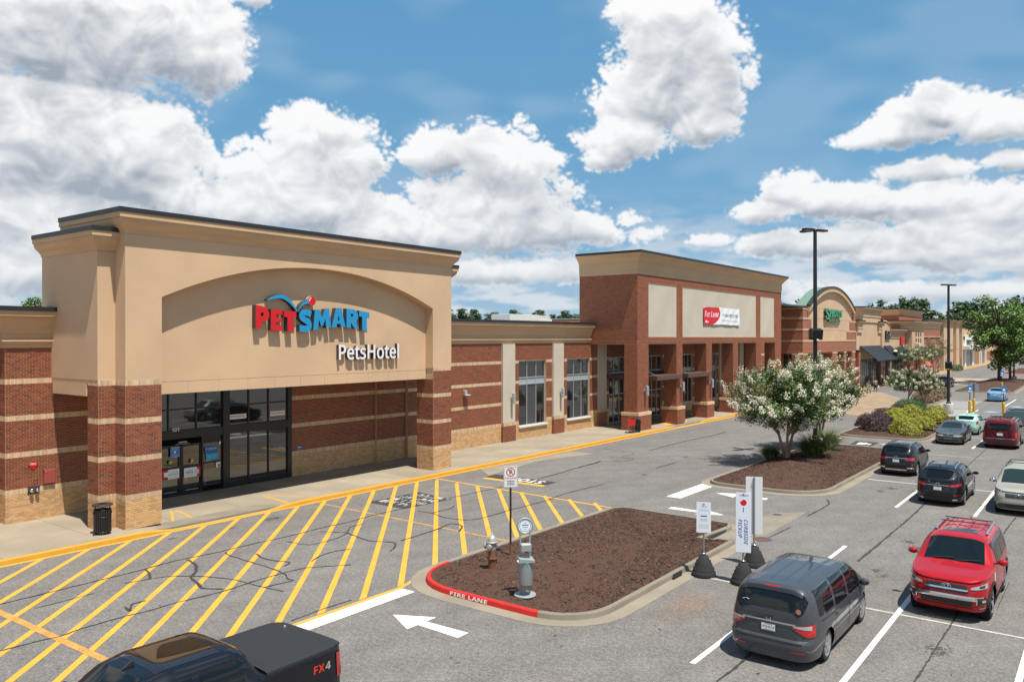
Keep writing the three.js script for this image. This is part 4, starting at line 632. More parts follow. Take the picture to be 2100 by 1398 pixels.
{
  const sg = group('shop_name_sign', 'red and blue raised shop name lettering with a bouncing ball in the stucco arch', 'sign');
  const redF = P(.58, .006, .012, .3), blueF = P(.012, .26, .52, .3), ret = M(.05, .045, .042, .5), retL = M(.33, .29, .25, .5);
  const bowl = (s, x, y, rx, ry) => { const h = new THREE.Path(); h.absellipse(x, y, rx, ry, 0, 6.283); s.holes.push(h); return s; };
  const Pp = () => { const s = new THREE.Shape(); s.moveTo(0, 0); s.lineTo(.4, 0); s.lineTo(.4, .3); s.lineTo(.5, .3); s.bezierCurveTo(1.15, .3, 1.15, 1, .5, 1); s.lineTo(0, 1); return bowl(s, .47, .62, .09, .1); };
  const Ee = () => poly([[0, 0], [1, 0], [1, .25], [.45, .25], [.45, .4], [.92, .4], [.92, .62], [.45, .62], [.45, .76], [1, .76], [1, 1], [0, 1]]);
  const Tt = () => poly([[.27, 0], [.75, 0], [.73, .7], [1, .7], [1, 1], [0, 1], [0, .7], [.29, .7]]);
  const Ss = () => strokeShape([[.9, .80], [.62, .88], [.3, .86], [.2, .70], [.45, .54], [.74, .4], [.76, .2], [.5, .12], [.06, .15]], .30);
  const Mm = () => poly([[0, 0], [.27, 0], [.33, .5], [.45, .14], [.56, .14], [.68, .5], [.73, 0], [1, 0], [.92, 1], [.66, 1], [.51, .55], [.36, 1], [.1, 1]]);
  const Aa = () => { const s = poly([[0, 0], [.34, 0], [.38, .17], [.62, .17], [.66, 0], [1, 0], [.7, 1], [.3, 1]]); const h = new THREE.Path(); h.moveTo(.43, .36); h.lineTo(.57, .36); h.lineTo(.5, .66); s.holes.push(h); return s; };
  const Rr_ = () => { const s = new THREE.Shape(); s.moveTo(0, 0); s.lineTo(.36, 0); s.lineTo(.36, .3); s.lineTo(.62, 0); s.lineTo(1.02, 0); s.lineTo(.72, .4); s.bezierCurveTo(1.1, .5, 1.05, 1, .5, 1); s.lineTo(0, 1); return bowl(s, .45, .68, .09, .09); };
  const Z = -.5, D = .245;
  for (const [sh, m, f] of [[Pp, [[20.12, 7.47], [20.83, 7.46], [20.13, 8.44], [20.8, 8.34]], redF], [Ee, [[20.88, 7.39], [21.46, 7.36], [20.88, 8.28], [21.48, 8.25]], redF], [Tt, [[21.56, 7.35], [22.2, 7.34], [21.54, 8.21], [22.2, 8.22]], redF], [Ss, [[22.33, 7.34], [23.1, 7.36], [22.31, 8.28], [23.08, 8.29]], blueF], [Mm, [[23.12, 7.4], [24.13, 7.55], [23.12, 8.29], [24.12, 8.41]], blueF], [Aa, [[24.18, 7.55], [25, 7.56], [24.18, 8.43], [25, 8.44]], blueF], [Rr_, [[25.06, 7.54], [25.82, 7.49], [25.06, 8.43], [25.8, 8.38]], blueF], [Tt, [[25.86, 7.43], [26.5, 7.40], [25.84, 8.35], [26.49, 8.27]], blueF]]) raised(sg, sh(), m, Z, D, f, ret);
  raised(sg, strokeShape([[20.72, 8.66], [21.1, 8.8], [21.5, 8.82], [21.88, 8.62], [22.25, 8.22]], (t) => .03 + .13 * Math.sin(Math.PI * clamp(t * .92 + .04))), null, Z, D, blueF, ret); raised(sg, strokeShape([[22.3, 8.2], [22.42, 8.42], [22.6, 8.58], [22.86, 8.66]], (t) => .03 + .13 * t), null, Z, D, blueF, ret);
  const ball = mesh('ball', cyl([23.06, 8.71, Z], [23.06, 8.71, Z + D], .215, .215, 30), retL, sg); mesh('ball_face', new THREE.CircleGeometry(.205, 30).translate(23.06, 8.71, Z + D + .004), redF, ball); mesh('highlight_mark', new THREE.RingGeometry(.12, .16, 16, 1, 1.9, 1.4).translate(23.06, 8.71, Z + D + .008), mat.whitePlastic, ball);
  const chars = (parent, str, font, size, x0, x1, y0, y1, z, d, fm, sm, bev = 0) => {
    let x = 0; const k = size / font.data.resolution, items = [...str].map((c) => { const it = [c, x]; x += font.data.glyphs[c].ha * k; return it; }), total = x; const cap = font.generateShapes('H', size), bb = new THREE.ShapeGeometry(cap); bb.computeBoundingBox(); const h = bb.boundingBox.max.y, sx = (x1 - x0) / total, sy = (y1 - y0) / h;
    for (const [c, ox] of items) { if (c === ' ') continue; const shapes = font.generateShapes(c, size), a = new THREE.ExtrudeGeometry(shapes, { depth: d, bevelEnabled: bev > 0, bevelSize: bev, bevelThickness: .004, bevelSegments: 1, curveSegments: 4 }); a.translate(ox, 0, 0).scale(sx, sy, 1).translate(x0, y0, z); const l = mesh('letter', a, sm, parent); const f = new THREE.ExtrudeGeometry(shapes, { depth: .006, bevelEnabled: bev > 0, bevelSize: bev * .9, bevelThickness: .002, bevelSegments: 1, curveSegments: 4 }); mesh('letter_face', f.translate(ox, 0, 0).scale(sx, sy, 1).translate(x0, y0, z + d + .004), fm, l); }
  };
  const ph = group('pet_hotel_sign', 'white raised lettering with brown returns reading PetsHotel', 'sign'); chars(ph, 'PetsHotel', fontR, .62, 24.58, 28.6, 6.06, 6.72, -.49, .17, M(.75, .76, .78, .4), M(.085, .04, .03, .5), .016);
  const sp = group('grocer_sign', 'green raised serif lettering high on the vaulted stucco front', 'sign'); const gr = P(.06, .36, .19, .4), gd = M(.02, .06, .04, .5);
  chars(sp, 'S', fontS, 1.4, 100.2, 101.9, 9.35, 10.65, .02, .28, gr, gd, .03); chars(sp, 'PROUTS', fontS, .9, 101.75, 107.5, 9.72, 10.5, .02, .28, gr, gd, .04); chars(sp, 'FARMERS MARKET', fontB, .3, 101.7, 106.9, 9.08, 9.36, .02, .2, gr, gd);
}
// ================================================================ vaulted grocer
{
  const g = group('grocery_shop', 'brick grocer with a curved green vault over its stucco front', 'building'), br = mat.brickFar, X0 = 92.2, X1 = 115.1;
  mesh('side_wall', B(85, 115, .15, 9.4, -40, -6), br, g); mesh('entrance_wall', B(85, X0, .15, 9.4, -6.1, -3.6), br, g); mesh('roof', B(85, X1, 9.3, 9.5, -40, -2.2), mat.roof, g);
  mesh('brick_front', [B(X0, X1, 5.3, 6.7, -6, 0), B(X0, 94.1, 6.7, 10.4, -6, 0), B(113.5, X1, 6.7, 10.2, -6, 0)], br, g);
  for (const [a, b, y0, y1] of [[94.1, 95.4, 6.7, 9.3], [94.1, 96.7, 6.7, 8], [112.2, 113.5, 6.7, 9.1], [110.8, 113.5, 6.7, 7.9]]) mesh('brick_step', B(a, b, y0, y1, -1, .01 + (b - a) * .002), br, g);
  const s = new THREE.Shape(), cx = 103.85, hw = 9.8, rise = 2.5, R = (hw * hw + rise * rise) / (2 * rise), cy = 10.75 + rise - R, top = (x, o = 0) => cy + Math.sqrt((R + o) ** 2 - (x - cx) ** 2);
  s.moveTo(94, 6.7); s.lineTo(113.7, 6.7); for (let k = 0; k <= 36; k++) { const x = lerp(113.65, 94.05, k / 36); s.lineTo(x, top(x)); }
  mesh('stucco_front', extr(s, .5).translate(0, 0, -.55), mat.stucco, g);
  for (const y of [8, 9.35, 10.6]) mesh('control_joint', B(94.2, 113.5, y, y + .025, -.05, -.045), M(.2, .13, .08, .9), g);
  const band = (o0, o1, z0, z1) => { const q = new THREE.Shape(); for (let k = 0; k <= 40; k++) { const x = lerp(93.8, 113.9, k / 40); k ? q.lineTo(x, top(x, o0)) : q.moveTo(x, top(x, o0)); } for (let k = 40; k >= 0; k--) { const x = lerp(93.8, 113.9, k / 40); q.lineTo(x, top(x, o1)); } return extr(q, z1 - z0).translate(0, 0, z0); };
  mesh('arch_trim', band(-.45, .05, -.05, .3), mat.stuccoTrim, g); mesh('arch_coping', band(.05, .22, -.1, .38), mat.coping, g); mesh('green_vault', band(.0, .16, -1.3, -.1), M(.13, .21, .155, .6), g); mesh('vault_end', B(93.6, 94.2, 9.4, 10.8, -1.8, -.1), mat.stuccoTrim, g);
  for (const y of [6.7, 8, 9.3, 10.4]) { mesh('tan_band', B(X0 - .02, y < 7 ? X1 + .02 : y < 8.5 ? 96.72 : y < 10 ? 95.42 : 94.15, y - .1, y + .13, -6.01, .03), mat.tanBrick, g); if (y > 7) mesh('tan_band', B(y < 8.5 ? 110.78 : y < 10 ? 112.18 : 113.4, X1 + .02, y - .2, y + .03, -1, .03), mat.tanBrick, g); }
  mesh('coping', B(84.9, 94.3, 10.5, 10.7, -6, .05), mat.coping, g); mesh('coping', B(113.3, 115.3, 10.25, 10.4, -6, .05), mat.coping, g);
  for (const [a, b] of [[92.2, 94.1], [95.9, 97.8], [104.1, 106.3], [109.5, 110.5], [113.4, 115.1]]) { const p = sub('pier', g); mesh('shaft', B(a, b, .15, 5.3, -1.2, 0), br, p); for (const y of [1.2, 2.6, 4, 5.1]) mesh('tan_band', B(a - .02, b + .02, y, y + .2, -1.22, .02), mat.tanBrick, p); }
  for (let k = 0; k < 9; k++) winGrid(g, 'window', [94.6 + k * 2.2, 95.65 + k * 2.2, 96.7 + k * 2.2], [1, 3.4, 5.2], -2.8, .1, mat.blackFrame, mat.glass); mesh('recess_wall', B(92.3, 115, .15, 5.3, -3.1, -2.9), br, g); mesh('soffit', B(X0, X1, 5.25, 5.29, -6, -.05), M(.3, .22, .15, .9), g);
  mesh('entrance_opening', B(86, 90.4, .15, 4.6, -3.62, -3.55), M(.25, .17, .10, .9), g); winGrid(g, 'entrance_door', [87.4, 88.4, 89.4, 90.4], [.2, 3], -3.5, .1, mat.alu, mat.glass); for (const y of [4.9, 6.2, 7.6]) mesh('tan_band', B(85, X0, y, y + .2, -3.62, -3.57), mat.tanBrick, g);
}
// ================================================================ row of small shops with awnings
{
  const C1 = (x0, x1, z, y, h = .95, o = .5, parent, back = -6) => { const p = FRONT(x0, x1, z, back); mesh('cornice', sweep(p, [[0, 0], [.06, 0], [.1, .12], [.08, .22], [.03, .24], [.03, .5], [.12, .56], [.45, .86], [.5, .9], [.5, 1]].map(([a, b]) => [a / .5 * o, y - h + b * h])), mat.stuccoTrim, parent); mesh('coping', sweep(p, CAP(y, .14, o)), mat.coping, parent); };
  const front = (parent, x0, x1, z, n) => winGrid(parent, 'shopfront', Array.from({ length: n + 1 }, (_, k) => lerp(x0, x1, k / n)), [.25, 2.9, 4.1], z, .12, mat.blackFrame, P(.09, .10, .10, .06));
  const awning = (parent, x0, x1, z, y1, y0, d, col, name = 'awning') => { const a = sub(name, parent); const n = Math.round((x1 - x0) / .5), w = (x1 - x0) / n; for (let k = 0; k < n; k++) { const g = extr(poly([[z, y1], [z + d, y0], [z + d, y0 - .12], [z + d - .06, y0 - .1], [z - .02, y1 - .1]]), w - .03).rotateY(-Math.PI / 2); g.translate(x0 + (k + 1) * w, 0, 0); mesh('awning_seam_panel', g, col, a); } mesh('frame', [B(x0, x0 + .05, y0 - .05, y0, z, z + d), B(x1 - .05, x1, y0 - .05, y0, z, z + d)], mat.black, a); return a; };
  const blk = P(.013, .014, .018, .55);
  const g = group('restaurant_block', 'cream stucco shopfront with black awnings and stepped cornices', 'building');
  mesh('wall', B(115.6, 135, 4.1, 9.3, -9, 0), mat.stucco, g); mesh('centre_wall', B(118.6, 129, 9.3, 11.2, -7, .12), mat.stucco, g); mesh('lower_wall', B(115.6, 135, .15, 4.1, -9, -.25), M(.10, .09, .08, .8), g); C1(118.6, 129, .12, 11.35, 1.35, .4, g, -3);
  for (const [a, b] of [[115.8, 118.4], [127.8, 130.4]]) { mesh('shoulder', B(a, b, 7.8, 9.35, -2, .16), mat.stucco, g); C1(a, b, .16, 9.4, 1.1, .3, g, -2); }
  { const s = new THREE.Shape(); s.moveTo(129.4, 4.1); s.lineTo(135, 4.1); s.lineTo(135, 8); s.bezierCurveTo(134, 9.4, 131.4, 9.7, 129.4, 9.5); mesh('curved_gable', extr(s, .4).translate(0, 0, -.1), mat.stucco, g); mesh('gable_trim', tube([[135.05, 7.9, .3], [134, 9.05, .3], [132, 9.55, .3], [129.6, 9.6, .3]], .13, 16, 6), mat.stuccoTrim, g); }
  front(g, 116.5, 128.5, -.1, 11); front(g, 130.4, 134.6, -.1, 4); mesh('brick_pier', B(128.7, 129.6, .15, 4.1, -.3, .25), mat.brickFar, g); mesh('brick_pier', B(115.5, 116.4, .15, 5.2, -.3, .35), mat.brickFar, g); mesh('pier_coping', B(115.4, 116.6, 5.2, 5.4, -.3, .4), mat.coping, g);
  awning(g, 117.2, 129.2, .05, 5.95, 3.95, 2.4, blk); awning(g, 130.2, 134.9, .32, 5.9, 3.95, 1.8, blk);
  tag(mesh('restaurant_sign', [RBx(130.9, 134.2, 6.9, 7.4, .32, .5, .05), RBx(131, 131.9, 7.4, 8.2, .32, .5, .1), RBx(132.9, 133.8, 7.4, 8.15, .32, .5, .1), RBx(131.6, 133.4, 7.3, 7.7, .32, .52, .1)], mat.black), 'black cut-out sign on the curved cream gable', 'sign');
  const h = group('corner_shop', 'low cream shopfront with a deep cornice next to the black awnings', 'building');
  mesh('wall', B(135, 146.5, 4.1, 7.6, -9, .05), mat.stucco, h); mesh('lower_wall', B(135, 146.5, .15, 4.1, -9, -.2), M(.10, .09, .08, .8), h); C1(135.3, 146.3, .05, 8.45, 1.5, .5, h, -3); front(h, 136, 146, -.05, 9); awning(h, 138, 146, .1, 5.6, 3.9, 1.9, blk); mesh('pier', B(134.9, 135.9, .15, 4.1, -.3, .2), mat.stucco, h);
  tag(mesh('red_sign', [RBx(142.6, 144.2, 5.9, 7.3, .1, .35, .06), RBx(144.2, 145.3, 6.05, 7.35, .1, .35, .06)], mat.red), 'square red illuminated shop sign on the low cream wall', 'sign');
  const t = group('tower_shop', 'narrow tan tower with flared cornice and an orange awning', 'building');
  mesh('tower', B(147.5, 158, 4.6, 9, -8, 1), mat.stucco, t); mesh('lower_tower', B(147.6, 157.9, .15, 4.6, -8, .8), mat.brickFar, t); C1(147.4, 158.1, 1, 9.9, 1.6, .6, t, -5); mesh('band', B(147.3, 158.2, 4.4, 4.75, -8, 1.15), mat.black, t); for (let r = 0; r < 2; r++) for (let k = 0; k < 3; k++) mesh('square_window', RBx(150.4 + k * 2, 151.5 + k * 2, 6.2 + r * 1.2, 6.95 + r * 1.2, .95, 1.03, .02), M(.12, .09, .07, .5), t); awning(t, 150.4, 156, 1.05, 3.9, 2.6, 1.4, P(.50, .13, .03, .7)); mesh('pale_emblem', [RBx(151, 152.2, 5, 6.3, 1, 1.15, .1), RBx(153, 154.2, 5, 6.2, 1, 1.15, .1)], M(.7, .55, .5, .6), t);
  const b = group('brick_store', 'large plain brick store with tan cornice rising behind the small shops', 'building');
  mesh('wall', B(147, 167, .1, 11.2, -12, -.9), mat.brickFar, b); C1(147, 167, -.9, 11.9, .95, .4, b, -12); mesh('parapet', B(147.1, 166.9, 11.1, 11.8, -12, -1), mat.stucco, b); mesh('rear_wall', B(131, 185, .1, 8, -40, -12), mat.brickFar, b); mesh('front_wall', B(167, 187, .15, 9, -40, -1), mat.brickFar, b); C1(167.2, 187, -1, 10.3, 1.4, .5, b, -30); for (const y of [3.6, 5.4, 7.2]) mesh('tan_band', B(158, 187, y, y + .2, -1.1, -.87), mat.tanBrick, b); mesh('tan_band', B(146.96, 167.04, 8.4, 8.6, -11.9, -.86), mat.tanBrick, b);
  const d = group('department_store', 'long tan store with projecting piers and a white framed entrance', 'building', null, 5);
  mesh('wall', B(184, 262, .15, 10.5, -60, -3), mat.stucco, d); for (const [a, w] of [[184, 4], [192, 4], [200.5, 4], [209, 20], [238, 16]]) { mesh('projecting_pier', B(a, a + w, .15, 10.4, -3, -.6), mat.stucco, d); C1(a, a + w, -.6, 11, 1, .6, d, -3.4); } mesh('brick_infill', B(229, 238, .15, 10, -3.2, -2.9), mat.brickFar, d); C1(184, 262, -3, 10.9, 1, .5, d, -50);
  mesh('entrance_frame', [B(211, 213.5, .15, 7.4, -.7, -.3), B(223.5, 226, .15, 7.4, -.7, -.3), B(211, 226, 6.6, 7.6, -.72, -.28), B(210, 228, 4.4, 5.2, -.7, .9)], M(.7, .7, .68, .7), d); mesh('entrance_glass', B(213.5, 223.5, .15, 6.6, -.62, -.55), P(.12, .11, .10, .1), d); mesh('second_entrance', B(241, 249, .15, 7, -.65, -.4), M(.62, .6, .56, .7), d); mesh('second_glass', B(242.5, 247.5, .15, 6, -.41, -.36), P(.12, .11, .10, .1), d);
  tag(mesh('white_sign', [RBx(235, 238, 6, 8.6, -2.9, -2.5, .1), RBx(238.4, 240.6, 6, 8.6, -2.9, -2.5, .1), RBx(241, 243, 6, 8.6, -2.9, -2.5, .1)], mat.whitePlastic), 'white block lettering on the brick infill of the long tan store', 'sign');
  const e = group('distant_store', 'furthest low tan store at the end of the row', 'building'); mesh('wall', B(266, 330, .15, 8.6, -60, -3.5), mat.stucco, e); C1(266, 330, -3.5, 9.6, 1.2, .6, e, -50); mesh('brick_base', B(266, 330, .15, 3, -3.6, -3.3), mat.brickFar, e);
}
// ---------------------------------------------------------------- plants: many leaf-sized faces spread through the crown
class Leaves {
  constructor(seed) { this.p = []; this.n = []; this.c = []; this.R = rngOf(seed); }
  leaf(x, y, z, dir, size, col, wide = .5) {           // dir: roughly where the leaf's face points
    const R = this.R, n = V(dir[0] + rr(-.9, .9, R), dir[1] + rr(-.7, .9, R), dir[2] + rr(-.9, .9, R)).normalize(), a = V(rr(-1, 1, R), rr(-1, 1, R), rr(-1, 1, R)).cross(n).normalize(), b = n.clone().cross(a), s = size * rr(.65, 1.35, R), w = s * wide;
    const q = (u, v, k) => [x + a.x * u + b.x * v + n.x * k, y + a.y * u + b.y * v + n.y * k, z + a.z * u + b.z * v + n.z * k], t = q(s, 0, 0), o = q(-s, 0, 0), l = q(0, w, s * .18), r = q(0, -w, s * .18);
    this.p.push(...o, ...r, ...t, ...o, ...t, ...l); const k = rr(.75, 1.28, R); for (let i = 0; i < 6; i++) { this.n.push(n.x, n.y, n.z); this.c.push(col[0] * k, col[1] * k, col[2] * k); }
  }
  mesh(name, m, parent) { const g = new THREE.BufferGeometry(); for (const [k, a] of [['position', this.p], ['normal', this.n], ['color', this.c]]) g.setAttribute(k, new THREE.Float32BufferAttribute(a, 3)); return mesh(name, g, m, parent, true); }
}
const leafM = new THREE.MeshStandardMaterial({ vertexColors: true, roughness: .55, side: THREE.DoubleSide }), petalM = new THREE.MeshStandardMaterial({ vertexColors: true, roughness: .8, side: THREE.DoubleSide });
const pickC = (R, list) => list[Math.floor(R() * list.length)];
const barkPale = new THREE.MeshStandardMaterial({ map: rep(texStain, 1 / .5, 1), color: lin(.38, .25, .19), roughness: .9 }), barkDark = new THREE.MeshStandardMaterial({ map: rep(texMulch, 1 / .6, 1), color: lin(.8, .75, .72), roughness: 1 });
function limb(pts, r0, r1) { const gs = []; for (let i = 0; i < pts.length - 1; i++) gs.push(cyl(pts[i], pts[i + 1], lerp(r0, r1, i / (pts.length - 1)), lerp(r0, r1, (i + 1) / (pts.length - 1)), 9)); return gs; }
function myrtle(name, label, grp, pos, rx, ry, cy, seed, dens = 1, stems = 3, bloom = [.60, .55, .41]) {
  const t = group(name, label, 'tree', grp, ...pos), L = new Leaves(seed), F = new Leaves(seed + 1), R = L.R, tips = [];
  const greens = [[.03, .075, .014], [.042, .10, .018], [.06, .125, .022], [.09, .15, .03], [.13, .13, .03]];
  const trunk = []; for (let k = 0; k < stems; k++) { const a = k / stems * 6.28 + .6, e = [Math.cos(a) * rx * .26, cy - ry * .4, Math.sin(a) * rx * .26], b = [Math.cos(a) * .16, 0, Math.sin(a) * .16]; const mid = [lerp(b[0], e[0], .45) + rr(-.06, .06, R), lerp(0, e[1], .55), lerp(b[2], e[2], .45)]; trunk.push(limb([[b[0] * .7, -.15, b[2] * .7], [b[0], .35, b[2]], mid, e], .105 * rx / 2.4, .045)); for (let j = 0; j < 5; j++) { const q = a + rr(-1, 1, R), f = [Math.cos(q) * rx * .8, cy + ry * rr(-.1, .6, R), Math.sin(q) * rx * .8]; trunk.push(limb([mid, [lerp(mid[0], f[0], .5), lerp(mid[1], f[1], .6), lerp(mid[2], f[2], .5)], f], .05, .012)); } }
  mesh('trunk', trunk, barkPale, t);
  const clumps = Math.round(150 * dens);
  for (let k = 0; k < clumps; k++) { const u = R() * 2 - 1, a = R() * 6.283, s = Math.sqrt(1 - u * u), q = k % 4 ? rr(.7, 1.03, R) : rr(.2, .7, R), lump = 1 + .16 * n3(s * Math.cos(a) * 2 + seed, u * 2, s * Math.sin(a) * 2); tips.push([s * Math.cos(a) * rx * q * lump, cy + (u * (u < 0 ? .66 : 1)) * ry * q * lump, s * Math.sin(a) * rx * q * lump, q]); }
  for (const c of tips) {
    const o = [c[0] / rx, (c[1] - cy) / ry, c[2] / rx], n = Math.round(rr(85, 130, R)), spread = rx * .19;
    for (let i = 0; i < n; i++) { const d = Math.pow(R(), .5) * spread, u = R() * 2 - 1, a = R() * 6.283, s = Math.sqrt(1 - u * u); L.leaf(c[0] + d * s * Math.cos(a), c[1] + d * u * .8, c[2] + d * s * Math.sin(a), [o[0] * .6, .7, o[2] * .6], .055 * (rx / 2.4 * .4 + .6), pickC(R, greens), .5); }
    if (c[3] > .76 && R() < .8) for (let b = 0, m = 1 + Math.floor(R() * 3); b < m; b++) { // panicles at the tips
      const ox = c[0] + o[0] * spread * rr(.5, 1.2, R) + rr(-.12, .12, R), oy = c[1] + (o[1] * .8 + .3) * spread * rr(.4, 1.2, R), oz = c[2] + o[2] * spread * rr(.5, 1.2, R) + rr(-.12, .12, R), r = rr(.12, .23, R) * Math.sqrt(rx / 2.4);
      for (let i = 0; i < 44; i++) { const h = R(), q = r * (1 - h * .55) * Math.sqrt(R()), a = R() * 6.283; F.leaf(ox + q * Math.cos(a) + o[0] * h * r, oy + (h - .4) * r * 1.9, oz + q * Math.sin(a) + o[2] * h * r, [o[0], .5, o[2]], .036, bloom, .8); }
    }
  }
  const cr = L.mesh('crown', leafM, t); F.mesh('blossom', petalM, cr); return t;
}
myrtle('crape_myrtle', 'white blossoming tree on pale stems at the front of the lamp post bed', 'crape myrtles in bloom', [44.8, .35, 13.7], 2.75, 2.1, 3.15, 301, 2.3, 3);
myrtle('crape_myrtle', 'white blossoming tree behind the black lamp post in the mulch bed', 'crape myrtles in bloom', [52.3, .3, 13.3], 2.45, 2.1, 3.3, 305, 1.9, 3);
myrtle('crape_myrtle', 'small white blossoming tree rising from clipped green shrubs beside the stop sign', 'crape myrtles in bloom', [85.6, .2, 12], 1.75, 1.2, 2.45, 309, .8, 1);
myrtle('crape_myrtle', 'small thin-stemmed white blossoming tree behind the clipped green shrubs', 'crape myrtles in bloom', [86.9, .2, 13.4], 1.5, 1.2, 2.5, 313, .7, 3);
myrtle('crape_myrtle', 'slim blossoming street tree in front of the black awnings', 'crape myrtles in bloom', [134, .15, 2.1], 2.1, 1.7, 4, 317, .6, 2);
myrtle('crape_myrtle', 'slim blossoming street tree in front of the orange awning', 'crape myrtles in bloom', [149, .15, 2.2], 2.4, 1.8, 4, 319, .6, 2);
myrtle('crape_myrtle', 'pink-flowered dark tree by the plain brick store wall', 'crape myrtles in bloom', [171, .15, .6], 3, 2.4, 4.6, 323, .6, 2, [.5, .3, .3]);
function shrub(name, label, cat, grp, x, y, z, r, h, seed, cols, size, n) {
  const g = group(name, label, cat, grp, x, y, z), L = new Leaves(seed), R = L.R;
  for (let i = 0; i < n; i++) { const u = R(), a = R() * 6.283, s = Math.sqrt(1 - u * u), lump = 1 + .13 * n3(s * Math.cos(a) * 2.2 + seed, u * 2.2, s * Math.sin(a) * 2.2) + .06 * n3(s * Math.cos(a) * 7 + seed, u * 7, s * Math.sin(a) * 7), q = (1 - .42 * R() * R()) * lump; const d = R(); L.leaf(s * Math.cos(a) * r * q, u * h * q + .04, s * Math.sin(a) * r * q, [s * Math.cos(a), u + .3, s * Math.sin(a)], size, cols[Math.floor(R() * cols.length)], .6); }
  L.mesh('foliage', leafM, g); mesh('stem', limb([[0, -.1, 0], [0, h * .5, 0]], .05, .02), barkDark, g); return g;
}
const gold = [[.30, .29, .012], [.36, .32, .014], [.20, .24, .014], [.12, .17, .014], [.40, .36, .025]], plum = [[.045, .018, .022], [.06, .024, .026], [.035, .014, .018], [.075, .032, .03], [.05, .035, .02]], green = [[.03, .075, .016], [.045, .10, .02], [.06, .125, .026]];
[[67.6, 14.6, .95], [62.6, 16.4, 1.1], [66, 16.9, .85], [71.4, 16.6, .85], [76, 16.1, .95], [75, 14.4, .9], [71, 14.1, .85]].forEach(([x, z, r], i) => shrub('golden_shrub', 'rounded golden yellow shrub in the bed behind the grey saloon', 'shrub', 'golden shrubs', x, isleC.y(x, z) - .02, z, r * 1.02, r * 1.12, 400 + i, gold, .034, 9500));
[[64.6, 13.4, .93], [63.2, 14.2, 1], [71.2, 12.9, .9], [76.2, 13.2, .9], [66.5, 14, .8]].forEach(([x, z, r], i) => shrub('purple_shrub', 'rounded dark purple shrub in the bed beside the golden shrubs', 'shrub', 'purple shrubs', x, isleC.y(x, z) - .02, z, r, r * 1.05, 420 + i, plum, .034, 7500));
[[81.2, 12.9, 1.2], [83.3, 13, 1], [85.2, 12.9, 1]].forEach(([x, z, r], i) => shrub('green_shrub', 'dense dark green shrub under the small blossoming trees', 'shrub', 'green shrubs', x, .25, z, r, r * .95, 440 + i, green, .05, 3600));
[[95, 11.9, 1.2], [98.2, 12, 1.1], [102, 11.9, 1.4], [104.6, 12, 1.1]].forEach(([x, z, r], i) => { const g = shrub('rose_bush', 'loose twiggy rose bush with fading pink flowers in the narrow bed', 'shrub', 'rose bushes', x, .25, z, r, r * 1.05, 450 + i, [[.11, .12, .035], [.15, .11, .05], [.08, .10, .03], [.20, .12, .07]], .06, 1900); const F = new Leaves(470 + i); for (let k = 0; k < 30; k++) { const a = F.R() * 6.28, u = F.R(), s = Math.sqrt(1 - u * u); for (let j = 0; j < 8; j++) F.leaf(s * Math.cos(a) * r + rr(-.06, .06, F.R), u * r * 1.05 + rr(-.05, .05, F.R), s * Math.sin(a) * r + rr(-.06, .06, F.R), [Math.cos(a), .6, Math.sin(a)], .05, [.5, .14, .13], .9); } F.mesh('flowers', petalM, g); });
[[190, 1, -2.2, 1.1], [194, 1, -2.2, 1.1], [197, 1, -2.2, 1]].forEach(([x, , z, r], i) => shrub('clipped_shrub', 'clipped round evergreen shrub by the tan store wall', 'shrub', 'clipped shrubs', x, .15, z + 3.2, r, r * 1.1, 460 + i, green, .09, 900));
function grassClump(x, z, r, h, seed, label) {
  const g = group('ornamental_grass', label, 'grass clump', 'ornamental grass clumps', x, isleB.y(x, z), z), R = rngOf(seed), pos = [], col = [];
  for (let i = 0; i < 1700; i++) { const a = R() * 6.283, b = Math.sqrt(R()) * r * .3, len = h * rr(.8, 1.45, R), th0 = rr(.02, .75, R), bend = rr(.5, 1.7, R), w = .010 * rr(.8, 1.5, R), dx = Math.cos(a), dz = Math.sin(a), c = R() < .12 ? [.34, .25, .09] : [[.06, .11, .024], [.085, .15, .032], [.045, .085, .02]][Math.floor(R() * 3)]; let prev = null, hx = b, hy = 0; for (let k = 0; k <= 6; k++) { const t = k / 6, th = th0 + bend * t * t, ww = w * (1 - t * .85); if (k) { hx += Math.sin(th) * len / 6; hy += Math.cos(th) * len / 6; } const px = dx * hx, pz = dz * hx, cur = [[px - dz * ww, hy, pz + dx * ww], [px + dz * ww, hy, pz - dx * ww]]; if (prev) { pos.push(...prev[0], ...prev[1], ...cur[0], ...cur[0], ...prev[1], ...cur[1]); for (let q = 0; q < 6; q++) col.push(...c); } prev = cur; } }
  const ge = new THREE.BufferGeometry(); ge.setAttribute('position', new THREE.Float32BufferAttribute(pos, 3)); ge.setAttribute('color', new THREE.Float32BufferAttribute(col, 3)); ge.computeVertexNormals(); mesh('blades', ge, leafM, g, true); mesh('crown_base', new THREE.SphereGeometry(r * .35, 10, 6).scale(1, .4, 1), barkDark, g);
}
grassClump(45.7, 14.9, 1.35, 1.15, 501, 'large arching grass clump right beside the pale stemmed tree'); grassClump(49.4, 14.6, 1.2, 1.1, 502, 'arching grass clump behind the lamp post footing'); grassClump(44.6, 12.9, .8, .7, 503, 'low grass clump on the road side of the pale stemmed tree');
